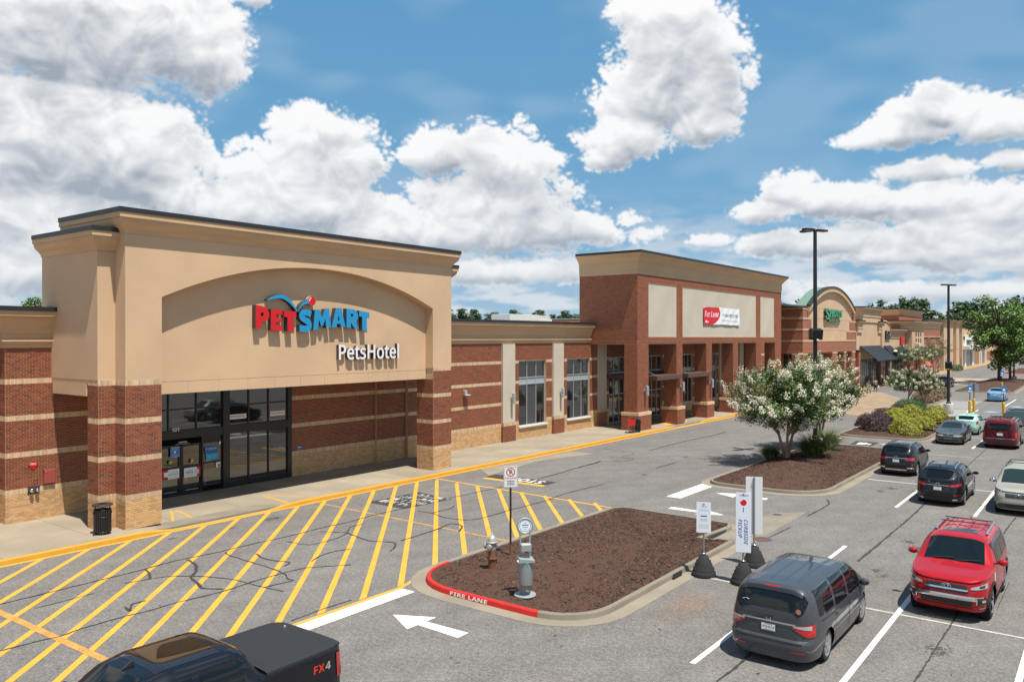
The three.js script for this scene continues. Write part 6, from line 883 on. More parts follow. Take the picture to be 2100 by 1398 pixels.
{ // ---- red off-road vehicle facing the camera
  const s = { L: 4.83, W: 1.93, wb: 2.79, ro: 1.12, wheelR: .39, rimR: .25, clear: .27, archGap: .07, paint: paint(.36, .004, .008), nf: 5, nr: 7, nu: 4, tumble: .16, soft: .09,
    top: [[0, 1.12], [.08, 1.3], [.3, 1.72], [.8, 1.79], [2.6, 1.8], [2.95, 1.75], [3.62, 1.22], [3.75, 1.2], [4.6, 1.1], [4.83, .98]], waist: [[0, 1.1], [1, 1.14], [3.3, 1.1], [3.8, 1.1], [4.6, 1.04], [4.83, .95]],
    nose: [[.27, .14], [.45, .03], [.62, 0], [.75, .02], [.9, .05], [1.05, .1]], tail: TAILV, windscreen: [2.98, 3.62], screen: P(.006, .010, .011, .03, { ior: 1.5 }), rearWindow: [.08, .28], windows: [{ x: [.45, 1.0], hi: .5 }, { x: [1.1, 1.9], hi: .52 }, { x: [2.0, 2.95], hi: .52 }], sunroof: [2.15, 2.6, .42],
    doors: [{ x: [1.05, 1.95], hm: mat.chrome }, { x: [1.98, 3.1], hm: mat.chrome }], mirror: [3.12, 1.24, .085], rails: [.5, 2.35], railM: silverM, railR: .032, bars: [.95, 1.5], cladding: { h: .42, m: M(.02, .02, .02, .7) }, spokes: 6, fin: .5, finM: paint(.3, .004, .006) };
  const k = makeCar(s, 'offroad_suv', 'bright red off-road vehicle with chrome bumper bar and silver roof rails', 24.85, 25.0, Math.PI), { c } = k;
  k.across('bonnet_scoop', pm_(.25, .003, .006), 'front', -.1, .1, .9, .902); k.across('grille', trimM, 'front', -.5, .5, .755, .93, .012, .9); k.across('grille_bar', mat.chrome, 'front', -.48, .48, .80, .84, .03); k.across('chrome_bumper', mat.chrome, 'front', -.78, .78, .585, .69, .045); k.across('lower_grille', trimM, 'front', -.58, .58, .43, .56, .012); k.across('skid_plate', pm_(.3, .004, .006), 'front', -.6, .6, .3, .39, .02);
  k.lowP('headlight', clearLens, c.aFront(.54), c.aSide(4.42), (u) => lerp(.85, .87, u), (u) => lerp(.89, 1.0, Math.pow(u, .7)), { off: .014 }); k.lowP('headlight_core', P(.03, .03, .035, .1), c.aFront(.72), c.aFront(.82), [.885, .89], [.935, .955], { off: .02 }); k.lowP('fog_lamp_housing', trimM, c.aFront(.66), c.aFront(.86), [.52, .52], [.66, .66], { off: .05 }); k.lowP('fog_lamp', clearLens, c.aFront(.74), c.aFront(.8), [.56, .56], [.62, .62], { off: .058 }); k.lowP('fog_lamp_surround', mat.chrome, c.aFront(.64), c.aFront(.66), [.5, .5], [.68, .68], { off: .054 }); k.lowP('lower_trim', mat.chrome, c.aFront(.72), c.aSide(4.5), [.37, .38], [.395, .4], { off: .012 });
  k.emblem('front', .86, mergeGeometries([ring(.085, .01, 1.25, .85), ring(.05, .009, .75, 1), ring(.045, .009, 1.3, .55).translate(0, .02, 0)].map((g) => uvm(g)))); k.lowP('side_step', trimM, c.aSide(3.2), c.aSide(1.6), [.34, .34], [.40, .40], { off: .12, nu: 8 });
  for (const zz of [-.42, -.14, .14, .42]) k.add('roof_rib', gridGeo((u, v) => { const x = lerp(.4, 2.0, u), z = Math.abs(zz) + (v - .5) * .05; return c.up(x, c.phiZ(x, z), Math.sign(zz), .012); }, 12, 1), s.paint); for (const side of [-1, 1]) { const q = c.up(3.6, c.phiZ(3.6, .3), side, .02); wiper(k, q[0], q[1], q[0] - .05, q[1] + .045, q[2] + .2, q[2] - .3); }
}
{ // ---- black crossover with spindle tail lights
  const s = { L: 4.64, W: 1.87, wb: 2.66, ro: 1.08, wheelR: .365, rimR: .25, clear: .22, paint: paint(.008, .009, .012), nf: 4.6, nr: 5, nu: 3.6, tumble: .2, top: [[0, 1.0], [.1, 1.15], [.62, 1.56], [1.2, 1.63], [2.2, 1.645], [2.75, 1.58], [3.55, 1.1], [3.7, 1.06], [4.4, .94], [4.64, .82]], waist: [[0, 1.02], [.6, 1.08], [2, 1.02], [3.6, .98], [4.3, .9], [4.64, .8]], nose: NOSEV, tail: [[.2, .14], [.4, .02], [.6, 0], [.8, .04], [1.0, .08], [1.2, .16]],
    windscreen: [2.78, 3.52], rearWindow: [.14, .55], windows: [{ x: [1.0, 1.75], hi: .44 }, { x: [1.83, 2.85], hi: .44 }], doors: [{ x: [.98, 1.78], hm: silverM }, { x: [1.8, 2.9], hm: silverM }], mirror: [2.95, 1.12], rails: [.75, 2.35], railM: silverM, fin: .75, cladding: { h: .36 }, spokes: 8, rimM: brushed };
  const k = makeCar(s, 'crossover', 'glossy black crossover with thin red tail lights and silver roof rails', 39.75, 22.42, 0), { c } = k;
  k.lowP('tail_light', redLens, c.aRear(.45), c.aSide(.42), [.84, .90], [.93, 1.0]); k.across('chrome_strip', silverM, 'rear', -.42, .42, .885, .905, .016); k.plate('rear', .76, { s: '' }); k.emblem('rear', .94, ring(.055, .01, 1.2, .9)); k.across('bumper_lower', trimM, 'rear', -.85, .85, .24, .42, .012); k.lowP('exhaust', mat.chrome, c.aRear(.55), c.aRear(.72), [.29, .29], [.35, .35], { off: .025 }); k.lowP('reflector', redLens, c.aRear(.6), c.aRear(.82), [.5, .5], [.53, .53]); k.upZ('spoiler', s.paint, .5, .64, (x) => k.roofEdge(x), .03); wiper(k, .16, 1.1, .16, 1.1, .05, -.35);
}
{ // ---- black compact crossover, two-tone chrome
  const s = { L: 4.38, W: 1.8, wb: 2.63, ro: .9, wheelR: .345, rimR: .235, clear: .22, paint: paint(.009, .009, .011), nf: 5, nr: 5.5, nu: 4, tumble: .16, top: [[0, 1.02], [.1, 1.2], [.45, 1.56], [1.0, 1.62], [2.2, 1.62], [2.6, 1.56], [3.3, 1.12], [3.45, 1.08], [4.15, .98], [4.38, .86]], waist: [[0, 1.02], [.8, 1.06], [3.2, .98], [4.1, .92], [4.38, .84]], nose: NOSEV, tail: TAILV,
    windscreen: [2.64, 3.26], rearWindow: [.14, .40], windows: [{ x: [.55, .95], hi: .4 }, { x: [1.02, 1.72], hi: .46 }, { x: [1.8, 2.65], hi: .46 }], doors: [{ x: [.98, 1.75], hm: silverM }, { x: [1.78, 2.75], hm: silverM }], mirror: [2.78, 1.1], rails: [.5, 2.2], railM: silverM, fin: .6, cladding: { h: .42 }, spokes: 5, rimM: brushed };
  const k = makeCar(s, 'crossover', 'black compact crossover with chrome tailgate strip beside the mulch bed', 46.5, 19.42, 0), { c } = k;
  k.lowP('tail_light', redLens, c.aRear(.42), c.aSide(.34), [.84, .82], [.96, .98]); k.across('chrome_strip', mat.chrome, 'rear', -.5, .5, .925, .95, .016); k.plate('rear', .8, { s: '' }); k.across('bumper_lower', trimM, 'rear', -.82, .82, .24, .5, .012); k.across('skid_plate', mat.chrome, 'rear', -.5, .5, .32, .39, .03); k.lowP('exhaust', mat.chrome, c.aRear(.52), c.aRear(.78), [.42, .42], [.49, .49], { off: .026 }); k.lowP('reflector', redLens, c.aRear(.72), c.aSide(.2), [.56, .56], [.66, .66]); k.emblem('rear', .99, ring(.05, .008, 1.5, .8)); k.upZ('spoiler', s.paint, .36, .5, (x) => k.roofEdge(x), .03); wiper(k, .12, 1.08, .12, 1.1, .1, -.35);
}
{ // ---- champagne SUV facing the camera
  const s = { L: 4.44, W: 1.81, wb: 2.62, ro: .94, wheelR: .36, rimR: .22, clear: .25, paint: paint(.42, .40, .33, { metalness: .4 }), nf: 5, nr: 6.5, nu: 4.2, tumble: .15, top: [[0, 1.08], [.08, 1.3], [.25, 1.68], [.8, 1.75], [2.4, 1.75], [2.75, 1.7], [3.4, 1.16], [3.5, 1.13], [4.2, 1.03], [4.44, .9]], waist: [[0, 1.06], [3.3, 1.02], [4.2, .98], [4.44, .88]], nose: NOSEV, tail: TAILV,
    windscreen: [2.78, 3.4], screen: P(.02, .035, .034, .04, { ior: 1.45 }), rearWindow: [.06, .23], windows: [{ x: [.4, .95], hi: .5 }, { x: [1.05, 1.75], hi: .52 }, { x: [1.85, 2.75], hi: .52 }], doors: [{ x: [1, 1.8] }, { x: [1.82, 2.9] }], mirror: [2.95, 1.16, .09], mirrorM: mat.chrome, rails: [.5, 2.3], bars: [.9, 1.9], cladding: { h: .4, m: M(.05, .05, .05, .8) }, spokes: 5 };
  const k = makeCar(s, 'family_suv', 'champagne silver SUV with black roof rack facing the lane', 39.35, 25.3, Math.PI), { c } = k;
  k.across('grille', trimM, 'front', -.42, .42, .72, .86, .012, 1.05); k.across('grille_rim', mat.chrome, 'front', -.44, .44, .86, .88, .02); k.emblem('front', .80, mergeGeometries([ring(.075, .01, 1.2, .9), new THREE.TorusGeometry(.05, .008, 6, 14, 2.4).rotateZ(.35).translate(0, -.02, 0)].map((g) => uvm(g)))); k.lowP('headlight', clearLens, c.aFront(.52), c.aSide(4.1), [.70, .74], [.85, .87], { off: .012 }); k.lowP('indicator', amber, c.aSide(4.2), c.aSide(4.06), [.76, .77], [.84, .86], { off: .016 }); k.across('bumper_lower', M(.05, .05, .052, .8), 'front', -.84, .84, .28, .48, .014); k.across('air_intake', trimM, 'front', -.4, .4, .38, .46, .022); k.lowP('fog_lamp', clearLens, c.aFront(.66), c.aFront(.76), [.44, .44], [.54, .54], { off: .02 });
}
{ // ---- grey saloon facing the camera
  const s = { L: 4.78, W: 1.8, wb: 2.83, ro: 1.1, wheelR: .325, rimR: .225, clear: .17, paint: paint(.085, .09, .095, { metalness: .5 }), nf: 4.6, nr: 5, nu: 3.2, tumble: .2, top: [[0, .98], [.7, 1.03], [1.1, 1.15], [1.75, 1.40], [2.4, 1.435], [2.75, 1.39], [3.45, .98], [3.6, .95], [4.4, .84], [4.78, .7]], waist: [[0, .9], [1, .94], [3.4, .88], [4.4, .8], [4.78, .68]], nose: [[.17, .08], [.35, .01], [.5, 0], [.62, .02], [.8, .1], [.95, .2]], tail: [[.2, .1], [.4, .02], [.55, 0], [.8, .04], [1, .1]],
    windscreen: [2.8, 3.42], screen: P(.02, .03, .034, .04, { ior: 1.45 }), rearWindow: [1.1, 1.72], windows: [{ x: [1.35, 2.05], hi: .38 }, { x: [2.12, 2.95], hi: .38 }], doors: [{ x: [1.35, 2.08], hd: .16 }, { x: [2.1, 3.1], hd: .16 }], mirror: [2.98, 1, .07], fin: 1.9, spokes: 9, rimM: silverM };
  const k = makeCar(s, 'saloon_car', 'grey saloon with twin rounded grilles parked against the golden shrubs', 61.75, 19.55, Math.PI), { c } = k;
  for (const q of [-1, 1]) { k.add('grille', gridGeo((u, v) => c.low(c.aFront(lerp(.03, .22, u)), lerp(.585, .67, v), q, .014), 6, 3), trimM); k.add('grille_rim', gridGeo((u, v) => c.low(c.aFront(lerp(.01, .24, u)), lerp(.57, .59, v), q, .018), 6, 1), mat.chrome); } k.lowP('headlight', clearLens, c.aFront(.3), c.aSide(4.4), [.56, .57], [.66, .68], { off: .012 }); k.lowP('indicator', amber, c.aSide(4.5), c.aSide(4.4), [.58, .58], [.66, .67], { off: .016 }); k.across('air_intake', trimM, 'front', -.62, .62, .29, .36, .012); k.across('plate_mount', M(.2, .2, .2, .6), 'front', -.25, .25, .38, .47, .018); k.emblem('front', .69, new THREE.CircleGeometry(.04, 16)); k.across('bumper_line', trimM, 'front', -.85, .85, .475, .495, .008);
}
{ // ---- mint hatchback seen from behind
  const s = { L: 4.07, W: 1.72, wb: 2.49, ro: .78, wheelR: .31, rimR: .21, clear: .18, paint: paint(.36, .58, .50, { metalness: .1 }), nf: 4.5, nr: 4.6, nu: 3.6, tumble: .18, top: [[0, .96], [.14, 1.12], [.55, 1.42], [1.1, 1.475], [2, 1.475], [2.4, 1.4], [3.15, .98], [3.3, .94], [3.9, .82], [4.07, .7]], waist: [[0, .98], [.6, 1.0], [3, .86], [3.9, .78], [4.07, .68]], nose: NOSEV, tail: TAILV, windscreen: [2.44, 3.12], rearWindow: [.16, .5], windows: [{ x: [.75, 1.4], hi: .38 }, { x: [1.48, 2.45], hi: .42 }], doors: [{ x: [.8, 1.45] }, { x: [1.47, 2.5] }], mirror: [2.55, 1, .07], mirrorM: trimM, fin: .75, spokes: 5 };
  const k = makeCar(s, 'hatchback', 'pale mint green hatchback parked behind the grey saloon', 68.2, 19.65, 0), { c } = k;
  k.lowP('tail_light', redLens, c.aRear(.66), c.aSide(.4), [.8, .86], [1.0, 1.04], { off: .014 }); k.plate('rear', .62, { s: '' }); k.lowP('reflector', redLens, c.aRear(.5), c.aRear(.72), [.38, .38], [.42, .42]); k.upZ('spoiler', s.paint, .46, .58, (x) => k.roofEdge(x), .025); k.across('bumper_lower', trimM, 'rear', -.5, .5, .2, .3, .01); wiper(k, .14, 1.03, .16, 1.06, 0, -.3);
}
{ // ---- maroon full-size SUV seen from behind
  const s = { L: 5.18, W: 2.05, wb: 2.95, ro: 1.2, wheelR: .40, rimR: .26, clear: .26, paint: paint(.10, .006, .010), nf: 6, nr: 8, nu: 5.5, tumble: .12, top: [[0, 1.15], [.07, 1.4], [.2, 1.82], [.7, 1.89], [3, 1.89], [3.3, 1.84], [3.95, 1.28], [4.1, 1.25], [4.95, 1.17], [5.18, 1.02]], waist: [[0, 1.14], [3.9, 1.14], [4.9, 1.1], [5.18, 1]], nose: NOSEV, tail: [[.25, .08], [.45, .0], [.66, 0], [.7, .05], [1.15, .07]], windscreen: [3.34, 3.95], rearWindow: [.05, .18], rearWide: .98, windows: [{ x: [.45, 1.2], hi: .56 }, { x: [1.35, 2.2], hi: .56 }, { x: [2.3, 3.3], hi: .56 }], doors: [{ x: [1.28, 2.25] }, { x: [2.27, 3.4] }], mirror: [3.42, 1.28, .1], rails: [.6, 2.9], railM: trimM, bars: [], cladding: { h: .42, m: trimM }, spokes: 6, fin: .6 };
  const k = makeCar(s, 'large_suv', 'maroon full-size SUV with chrome tailgate trim and tall tail lights', 61.6, 22.5, 0), { c } = k;
  k.lowP('tail_light', redLens, c.aRear(.82), c.aSide(.24), [.72, .74], [1.1, 1.1], { off: .012 }); k.plate('rear', .94, { s: '' }, .34, .17); k.across('chrome_strip', mat.chrome, 'rear', -.72, .72, .665, .7, .02); k.emblem('rear', 1.05, mergeGeometries([barG(.17, .035), barG(.05, .06)].map((g) => uvm(g))), M(.6, .42, .1, .3, { metalness: .8 })); k.across('bumper_step', trimM, 'rear', -.3, .3, .44, .55, .012); k.upZ('spoiler', s.paint, .14, .26, (x) => k.roofEdge(x), .03); k.upZ('high_brake_light', redLens, .2, .22, () => .2, .034);
  for (let q = -3; q <= 3; q++) if (q) k.add('roof_rib', gridGeo((u, v) => { const x = lerp(.4, 3.0, u), z = Math.abs(q) * .2 + (v - .5) * .05; return c.up(x, c.phiZ(x, z), Math.sign(q), .012); }, 10, 1), s.paint);
}
{ // ---- dark plum SUV behind it, facing the camera
  const s = { L: 4.7, W: 1.9, wb: 2.8, ro: 1, wheelR: .37, clear: .24, paint: paint(.03, .016, .028), nf: 5, nr: 6, nu: 4.4, tumble: .15, top: [[0, 1.06], [.1, 1.3], [.3, 1.68], [.8, 1.75], [2.6, 1.75], [2.95, 1.7], [3.65, 1.15], [4.4, 1.02], [4.7, .88]], waist: [[0, 1.05], [3.6, 1], [4.4, .96], [4.7, .86]], nose: NOSEV, tail: TAILV, windscreen: [2.98, 3.62], screen: P(.03, .055, .05, .04, { ior: 1.45 }), rearWindow: [.1, .28], windows: [{ x: [.5, 1.05], hi: .5 }, { x: [1.15, 1.9], hi: .5 }, { x: [2, 2.95], hi: .5 }], doors: [{ x: [1.1, 1.95] }, { x: [1.97, 3.1] }], mirror: [3.1, 1.14, .08], rails: [.5, 2.6], bars: [1.2], spokes: 5 };
  const k = makeCar(s, 'family_suv', 'dark plum SUV half hidden behind the maroon SUV', 68.9, 22.6, Math.PI), { c } = k; k.lowP('headlight', clearLens, c.aFront(.55), c.aSide(4.3), [.72, .75], [.86, .88]); k.across('grille', trimM, 'front', -.5, .5, .66, .84, .01);
}
const saloon = (L, W, r, g, b) => ({ L, W, wb: L * .58, ro: L * .215, wheelR: .325, rimR: .21, clear: .18, paint: paint(r, g, b), nf: 4.4, nr: 4.8, nu: 3.2, tumble: .2, top: [[0, .98], [.6, 1.06], [1.0, 1.16], [1.6, 1.42], [2.3, 1.47], [2.75, 1.41], [3.5, 1], [3.65, .96], [L - .35, .84], [L, .7]], waist: [[0, .96], [1, .97], [3.4, .9], [L - .4, .8], [L, .68]], nose: NOSEV, tail: [[.2, .1], [.4, .02], [.6, 0], [.85, .04], [1, .1]], windscreen: [2.8, 3.46], rearWindow: [.98, 1.58], rearWide: .95, windows: [{ x: [1.25, 2.05], hi: .4 }, { x: [2.13, 2.98], hi: .4 }], doors: [{ x: [1.3, 2.08], hd: .15 }, { x: [2.1, 3.1], hd: .15 }], mirror: [3, 1.02, .07], spokes: 7 });
{ const k = makeCar(saloon(4.82, 1.82, .16, .36, .58), 'saloon_car', 'light blue saloon parked in the accessible bay', 104.9, 17.7, 0), { c } = k; k.lowP('tail_light', redLens, c.aRear(.48), c.aSide(.4), [.76, .8], [.9, .93], { off: .012 }); k.across('chrome_strip', mat.chrome, 'rear', -.46, .46, .84, .875, .014); k.plate('rear', .74, { s: '' }); k.emblem('rear', .9, ring(.06, .01, 1.3, .8)); }
{ const k = makeCar(saloon(4.6, 1.8, .22, .23, .24), 'saloon_car', 'silver saloon driving away at the far end of the lane', 255, 8.5, 0), { c } = k; k.lowP('tail_light', redLens, c.aRear(.5), c.aSide(.4), [.74, .8], [.92, .94], { off: .012 }); k.plate('rear', .72, { s: '' }); }
{ const s = { L: 4.55, W: 1.82, wb: 2.62, ro: .95, wheelR: .35, clear: .22, paint: paint(.035, .038, .042), nf: 4.6, nr: 6, nu: 4.2, tumble: .16, top: [[0, 1.0], [.1, 1.25], [.3, 1.6], [.9, 1.68], [2.3, 1.68], [2.7, 1.62], [3.45, 1.1], [4.3, .96], [4.55, .82]], waist: [[0, 1.0], [3.4, .98], [4.3, .9], [4.55, .8]], nose: NOSEV, tail: TAILV, windscreen: [2.74, 3.42], rearWindow: [.1, .28], windows: [{ x: [.5, 1.0], hi: .46 }, { x: [1.1, 1.8], hi: .48 }, { x: [1.9, 2.75], hi: .48 }], doors: [{ x: [1.05, 1.85] }, { x: [1.87, 2.9] }], mirror: [2.9, 1.1, .08], spokes: 5 };
  const k = makeCar(s, 'family_suv', 'dark grey SUV driving along the shopfront lane past the rose bushes', 129.5, 8.8, 0), { c } = k; k.lowP('tail_light', redLens, c.aRear(.66), c.aSide(.28), [.8, .8], [1.2, 1.2].map(() => .98), { off: .012 }); k.plate('rear', .76, { s: '' }); }
{ // ---- black pickup, only its roof and load bed in view
  const s = { L: 5.9, W: 2.03, wb: 3.68, ro: 1.2, wheelR: .41, rimR: .27, clear: .3, paint: paint(.004, .005, .009), nf: 6, nr: 14, nu: 5, tumble: .17, soft: .045, top: [[0, 1.4], [.05, 1.44], [1.72, 1.44], [1.74, 1.44], [1.8, 1.5], [1.98, 1.88], [2.15, 1.95], [3.3, 1.97], [3.65, 1.9], [4.35, 1.36], [4.5, 1.32], [5.7, 1.24], [5.9, 1.1]], waist: [[0, 1.38], [1.75, 1.38], [1.85, 1.3], [4.3, 1.25], [5.6, 1.18], [5.9, 1.05]], side: [[.3, .95], [.6, 1], [1, 1], [1.38, .985]], nose: NOSEV, tail: [[.3, .06], [.6, .0], [1.4, .02]],
    windscreen: [3.66, 4.36], rearWindow: [1.82, 1.95], windows: [{ x: [2.1, 2.85], lo: .04, hi: .5 }, { x: [2.98, 3.85], lo: .04, hi: .5 }], sunroof: [2.35, 3.45, .62], sunGlass: P(.012, .008, .006, .02, { ior: 1.9 }), doors: [{ x: [2.0, 2.9] }, { x: [2.92, 4.0] }], mirror: [4.0, 1.42, .13], mirrorM: trimM, fin: 3.55, cladding: { h: .45 }, spokes: 6, rimM: brushed, category: 'pickup truck' };
  const k = makeCar(s, 'pickup_truck', 'black crew cab pickup with glass roof and grey hard bed cover', 6.92, 16.08, Math.PI), { c } = k;
  k.upZ('bed_cover', M(.017, .019, .022, .6), .05, 1.70, (x) => c.edge(x) * .97, .035, 24); for (const side of [1, -1]) k.add('cover_lip', gridGeo((u, v) => { const x = lerp(.05, 1.7, u), p = c.up(x, c.phiZ(x, c.edge(x) * .97), side, .035); return [p[0], p[1] - v * .04, p[2] + side * v * .006]; }, 10, 1), trimM);
  mesh('cover_latch', lathe([[0, .03], [.02, .03], [.025, 0]], 12, .22, 1.475, .5), mat.steel, k.body);
  k.lowP('tail_light', redLens, c.aRear(.86), c.aSide(.2), [.9, .9], [1.33, 1.33], { off: .016 }); k.lowP('tail_light_core', P(.25, .004, .006, .1), c.aSide(.03), c.aSide(.12), [.9, .9], [1.05, 1.05], { off: .02 });
  for (const side of [1, -1]) { const q = c.low(c.aSide(.55), 1.2, side, .006); const put = (str, x0, x1, y0, y1, m) => { const g = fit(text3(str, fontB, 1, .003), 0, x1 - x0, 0, y1 - y0); if (side > 0) g.translate(x0, y0, q[2]); else g.rotateY(Math.PI).translate(x1, y0, q[2]); mesh('side_decal', g, m, k.body); }; if (side < 0) { put('FX', .5, .74, 1.1, 1.24, M(.6, .03, .01, .5)); put('4', .36, .48, 1.1, 1.24, M(.3, .3, .32, .5)); } else { put('FX', .36, .6, 1.1, 1.24, M(.6, .03, .01, .5)); put('4', .62, .74, 1.1, 1.24, M(.3, .3, .32, .5)); } }
}
// ---------------------------------------------------------------- street furniture
function litterBin(x, z, y, label) {
  const b = group('litter_bin', label, 'litter bin', 'black slatted litter bins', x, y, z), slat = B(-.026, .026, .1, .86, .272, .286);
  for (let k = 0; k < 24; k++) { const m = mesh('slat', slat.clone(), mat.black, b); m.rotation.y = k / 24 * 6.283; }
  for (const yy of [.1, .62, .86]) mesh('hoop', new THREE.TorusGeometry(.283, .013, 8, 32).rotateX(Math.PI / 2).translate(0, yy, 0), mat.black, b);
  mesh('liner', lathe([[0, .06], [.25, .06], [.26, .84], [.245, .84], [.24, .09], [0, .09]], 26), mat.blackMatt, b); mesh('base', lathe([[0, 0], [.25, 0], [.25, .07], [0, .07]], 26), mat.black, b);
  const lid = mesh('lid', lathe([[.12, 1.06], [.2, 1.08], [.33, 1.05], [.345, 1.02], [.33, 1.0], [.12, 1.02], [.12, 1.06]], 30), M(.03, .026, .024, .5), b); for (let k = 0; k < 6; k++) { const a = k / 6 * 6.283; mesh('lid_post', cyl([.27 * Math.cos(a), .86, .27 * Math.sin(a)], [.27 * Math.cos(a), 1.01, .27 * Math.sin(a)], .012, .012, 6), mat.black, lid); } for (let k = 0; k < 12; k++) { const a = k / 12 * 6.283; mesh('ring_ornament', new THREE.TorusGeometry(.042, .008, 6, 14).rotateY(-a + Math.PI / 2).translate(.292 * Math.cos(a), .75, .292 * Math.sin(a)), mat.black, b); }
  mesh('foot', lathe([[0, .03], [.06, .03], [.06, 0]], 10, -.3, 0, .05), mat.black, b); return b;
}
litterBin(13.75, -.15, .15, 'black slatted litter bin beside the near brick pier'); litterBin(52.35, .28, .15, 'black slatted litter bin beside the red shopping trolley');
{ // hydrant
  const h = group('fire_hydrant', 'rust-stained fire hydrant with a silver bonnet in the mulch bed', 'hydrant', null, 18.75, .12, 13.45), rust = M(.17, .075, .035, .85), al = M(.42, .40, .37, .5, { metalness: .4 });
  mesh('barrel', lathe([[0, -.1], [.12, -.1], [.12, .02], [.115, .3], [.145, .31], [.145, .35], [.112, .36], [.112, .62]], 22), rust, h); mesh('upper_barrel', lathe([[.112, .56], [.13, .62], [.135, .78], [.17, .79], [.17, .83], [.14, .84]], 22), al, h); mesh('bonnet', lathe([[.14, .84], [.135, .9], [.1, .98], [.05, 1.02], [.035, 1.03], [.035, 1.09], [0, 1.09]], 22), al, h);
  for (const [ax, az, r] of [[-1, .2, .075], [1, -.2, .075], [-.2, -1, .1]]) { const l = Math.hypot(ax, az), ux = ax / l, uz = az / l; const n = mesh('outlet', [cyl([ux * .1, .7, uz * .1], [ux * .2, .7, uz * .2], r, r, 14), cyl([ux * .2, .7, uz * .2], [ux * .235, .7, uz * .235], r * 1.15, r, 14)], al, h); mesh('outlet_nut', cyl([ux * .235, .7, uz * .235], [ux * .27, .7, uz * .27], .025, .02, 5), al, n); }
  mesh('chain', tube([[.2, .62, -.03], [.35, .2, -.1], [.55, .05, -.25], [.9, .02, -.3]], .012, 24, 6), rust, h);
}
{ // fire lane sign
  const g = group('fire_lane_sign', 'no parking fire lane sign on a tall dark post', 'sign', null, 20.3, .12, 12.97); mesh('post', RBx(-.035, .035, -.2, 2.75, -.02, .02, .008), M(.03, .022, .018, .6), g); mesh('post_foot', RBx(-.036, .036, -.1, .35, -.021, .021, .008), M(.16, .07, .035, .9), g);
  const t = canvasTex(256, 384, (c) => { c.fillStyle = '#dcdcda'; c.fillRect(0, 0, 256, 384); c.strokeStyle = '#555'; c.lineWidth = 6; c.strokeRect(8, 8, 240, 368); c.fillStyle = '#222'; c.font = 'bold 110px sans-serif'; c.textAlign = 'center'; c.fillText('P', 128, 140); c.strokeStyle = '#b01c20'; c.lineWidth = 16; c.beginPath(); c.arc(128, 102, 72, 0, 7); c.stroke(); c.beginPath(); c.moveTo(78, 52); c.lineTo(178, 152); c.stroke(); c.fillStyle = '#b01c20'; c.font = 'bold 44px sans-serif'; c.fillText('FIRE LANE', 128, 226, 220); c.fillStyle = '#444'; c.font = '24px sans-serif'; c.fillRect(56, 256, 144, 14); c.fillRect(66, 288, 124, 14); c.fillRect(56, 320, 144, 14); });
  const face = sub('plate_group', g, 0, 2.5, .0, 0); face.name = 'plate'; face.rotation.y = -.75; mesh('panel', RBx(-.235, .235, -.34, .34, .022, .032, .005), mat.galv, face); const p = mesh('print', new THREE.PlaneGeometry(.46, .67), new THREE.MeshStandardMaterial({ map: t, roughness: .4 }), face, true); p.position.set(0, 0, .0345);
}
{ // pet waste station
  const g = group('pet_waste_station', 'grey pet waste station with round sign and mesh bin', 'waste station', null, 17.35, .14, 15.7, -.75), m = M(.30, .335, .33, .5, { metalness: .2 });
  mesh('foot_plate', lathe([[0, .035], [.29, .035], [.3, .02], [.3, 0]], 28), m, g); for (const x of [-.13, .13]) mesh('post', cyl([x, 0, 0], [x, 1.75, 0], .026, .026, 10), m, g); mesh('sign_ring', new THREE.TorusGeometry(.2, .028, 10, 32).translate(0, 1.86, 0), m, g);
  const t = canvasTex(256, 256, (c) => { c.fillStyle = '#dfe3e6'; c.fillRect(0, 0, 256, 256); c.strokeStyle = '#3a4148'; c.lineWidth = 8; c.beginPath(); c.arc(128, 128, 104, 0, 7); c.stroke(); c.fillStyle = '#4a5560'; c.textAlign = 'center'; c.font = 'bold 34px sans-serif'; c.fillText('pet', 128, 82); c.fillStyle = '#3577b8'; c.fillRect(64, 100, 128, 22); c.fillStyle = '#4a5560'; c.fillText('station', 128, 160); c.fillStyle = '#9aa'; c.fillRect(80, 178, 96, 6); c.fillRect(90, 194, 76, 6); });
  mesh('sign_back', cyl([0, 1.86, -.02], [0, 1.86, .012], .195, .195, 28), m, g); const d = mesh('sign_face', new THREE.CircleGeometry(.185, 28), new THREE.MeshStandardMaterial({ map: t, roughness: .4 }), g, true); d.position.set(0, 1.86, .016);
  const bd = mesh('bag_dispenser', RBx(-.15, .15, 1.18, 1.42, .02, .2, .05), m, g); mesh('slot', B(-.04, .04, 1.19, 1.22, .19, .205), mat.black, bd);
  const bin = mesh('bin', lathe([[.0, .32], [.17, .32], [.185, .34], [.2, .92], [.2, .94]], 26, 0, 0, .1), m, g); for (let r = 0; r < 10; r++) for (let k = 0; k < 14; k++) { const a = (k - 6.5) * .2 + 0, y = .4 + r * .052, rad = .189 + (y - .34) * .026; mesh('perforation', cyl([rad * Math.sin(a), y, .1 + rad * Math.cos(a)], [(rad + .003) * Math.sin(a), y, .1 + (rad + .003) * Math.cos(a)], .008, .008, 5), mat.steel, bin); }
  mesh('bin_lid', extr(poly([[-.21, .94], [.21, .94], [.2, 1.0], [-.2, 1.05]]), .4, .008).translate(0, 0, -.1), m, g); mesh('white_bag', new THREE.SphereGeometry(.06, 12, 8).scale(1, .8, 1).translate(-.2, .96, .2), mat.whitePlastic, g); mesh('green_tag', B(-.02, .03, .9, .96, .302, .31), M(.02, .45, .3, .4), g); mesh('grid', Array.from({ length: 10 }, (_, k) => [B(-.13, .13, .04 + k * .03, .046 + k * .03, -.006, .006), B(-.13 + k * .029, -.124 + k * .029, .04, .32, -.006, .006)]).flat(), m, g);
}
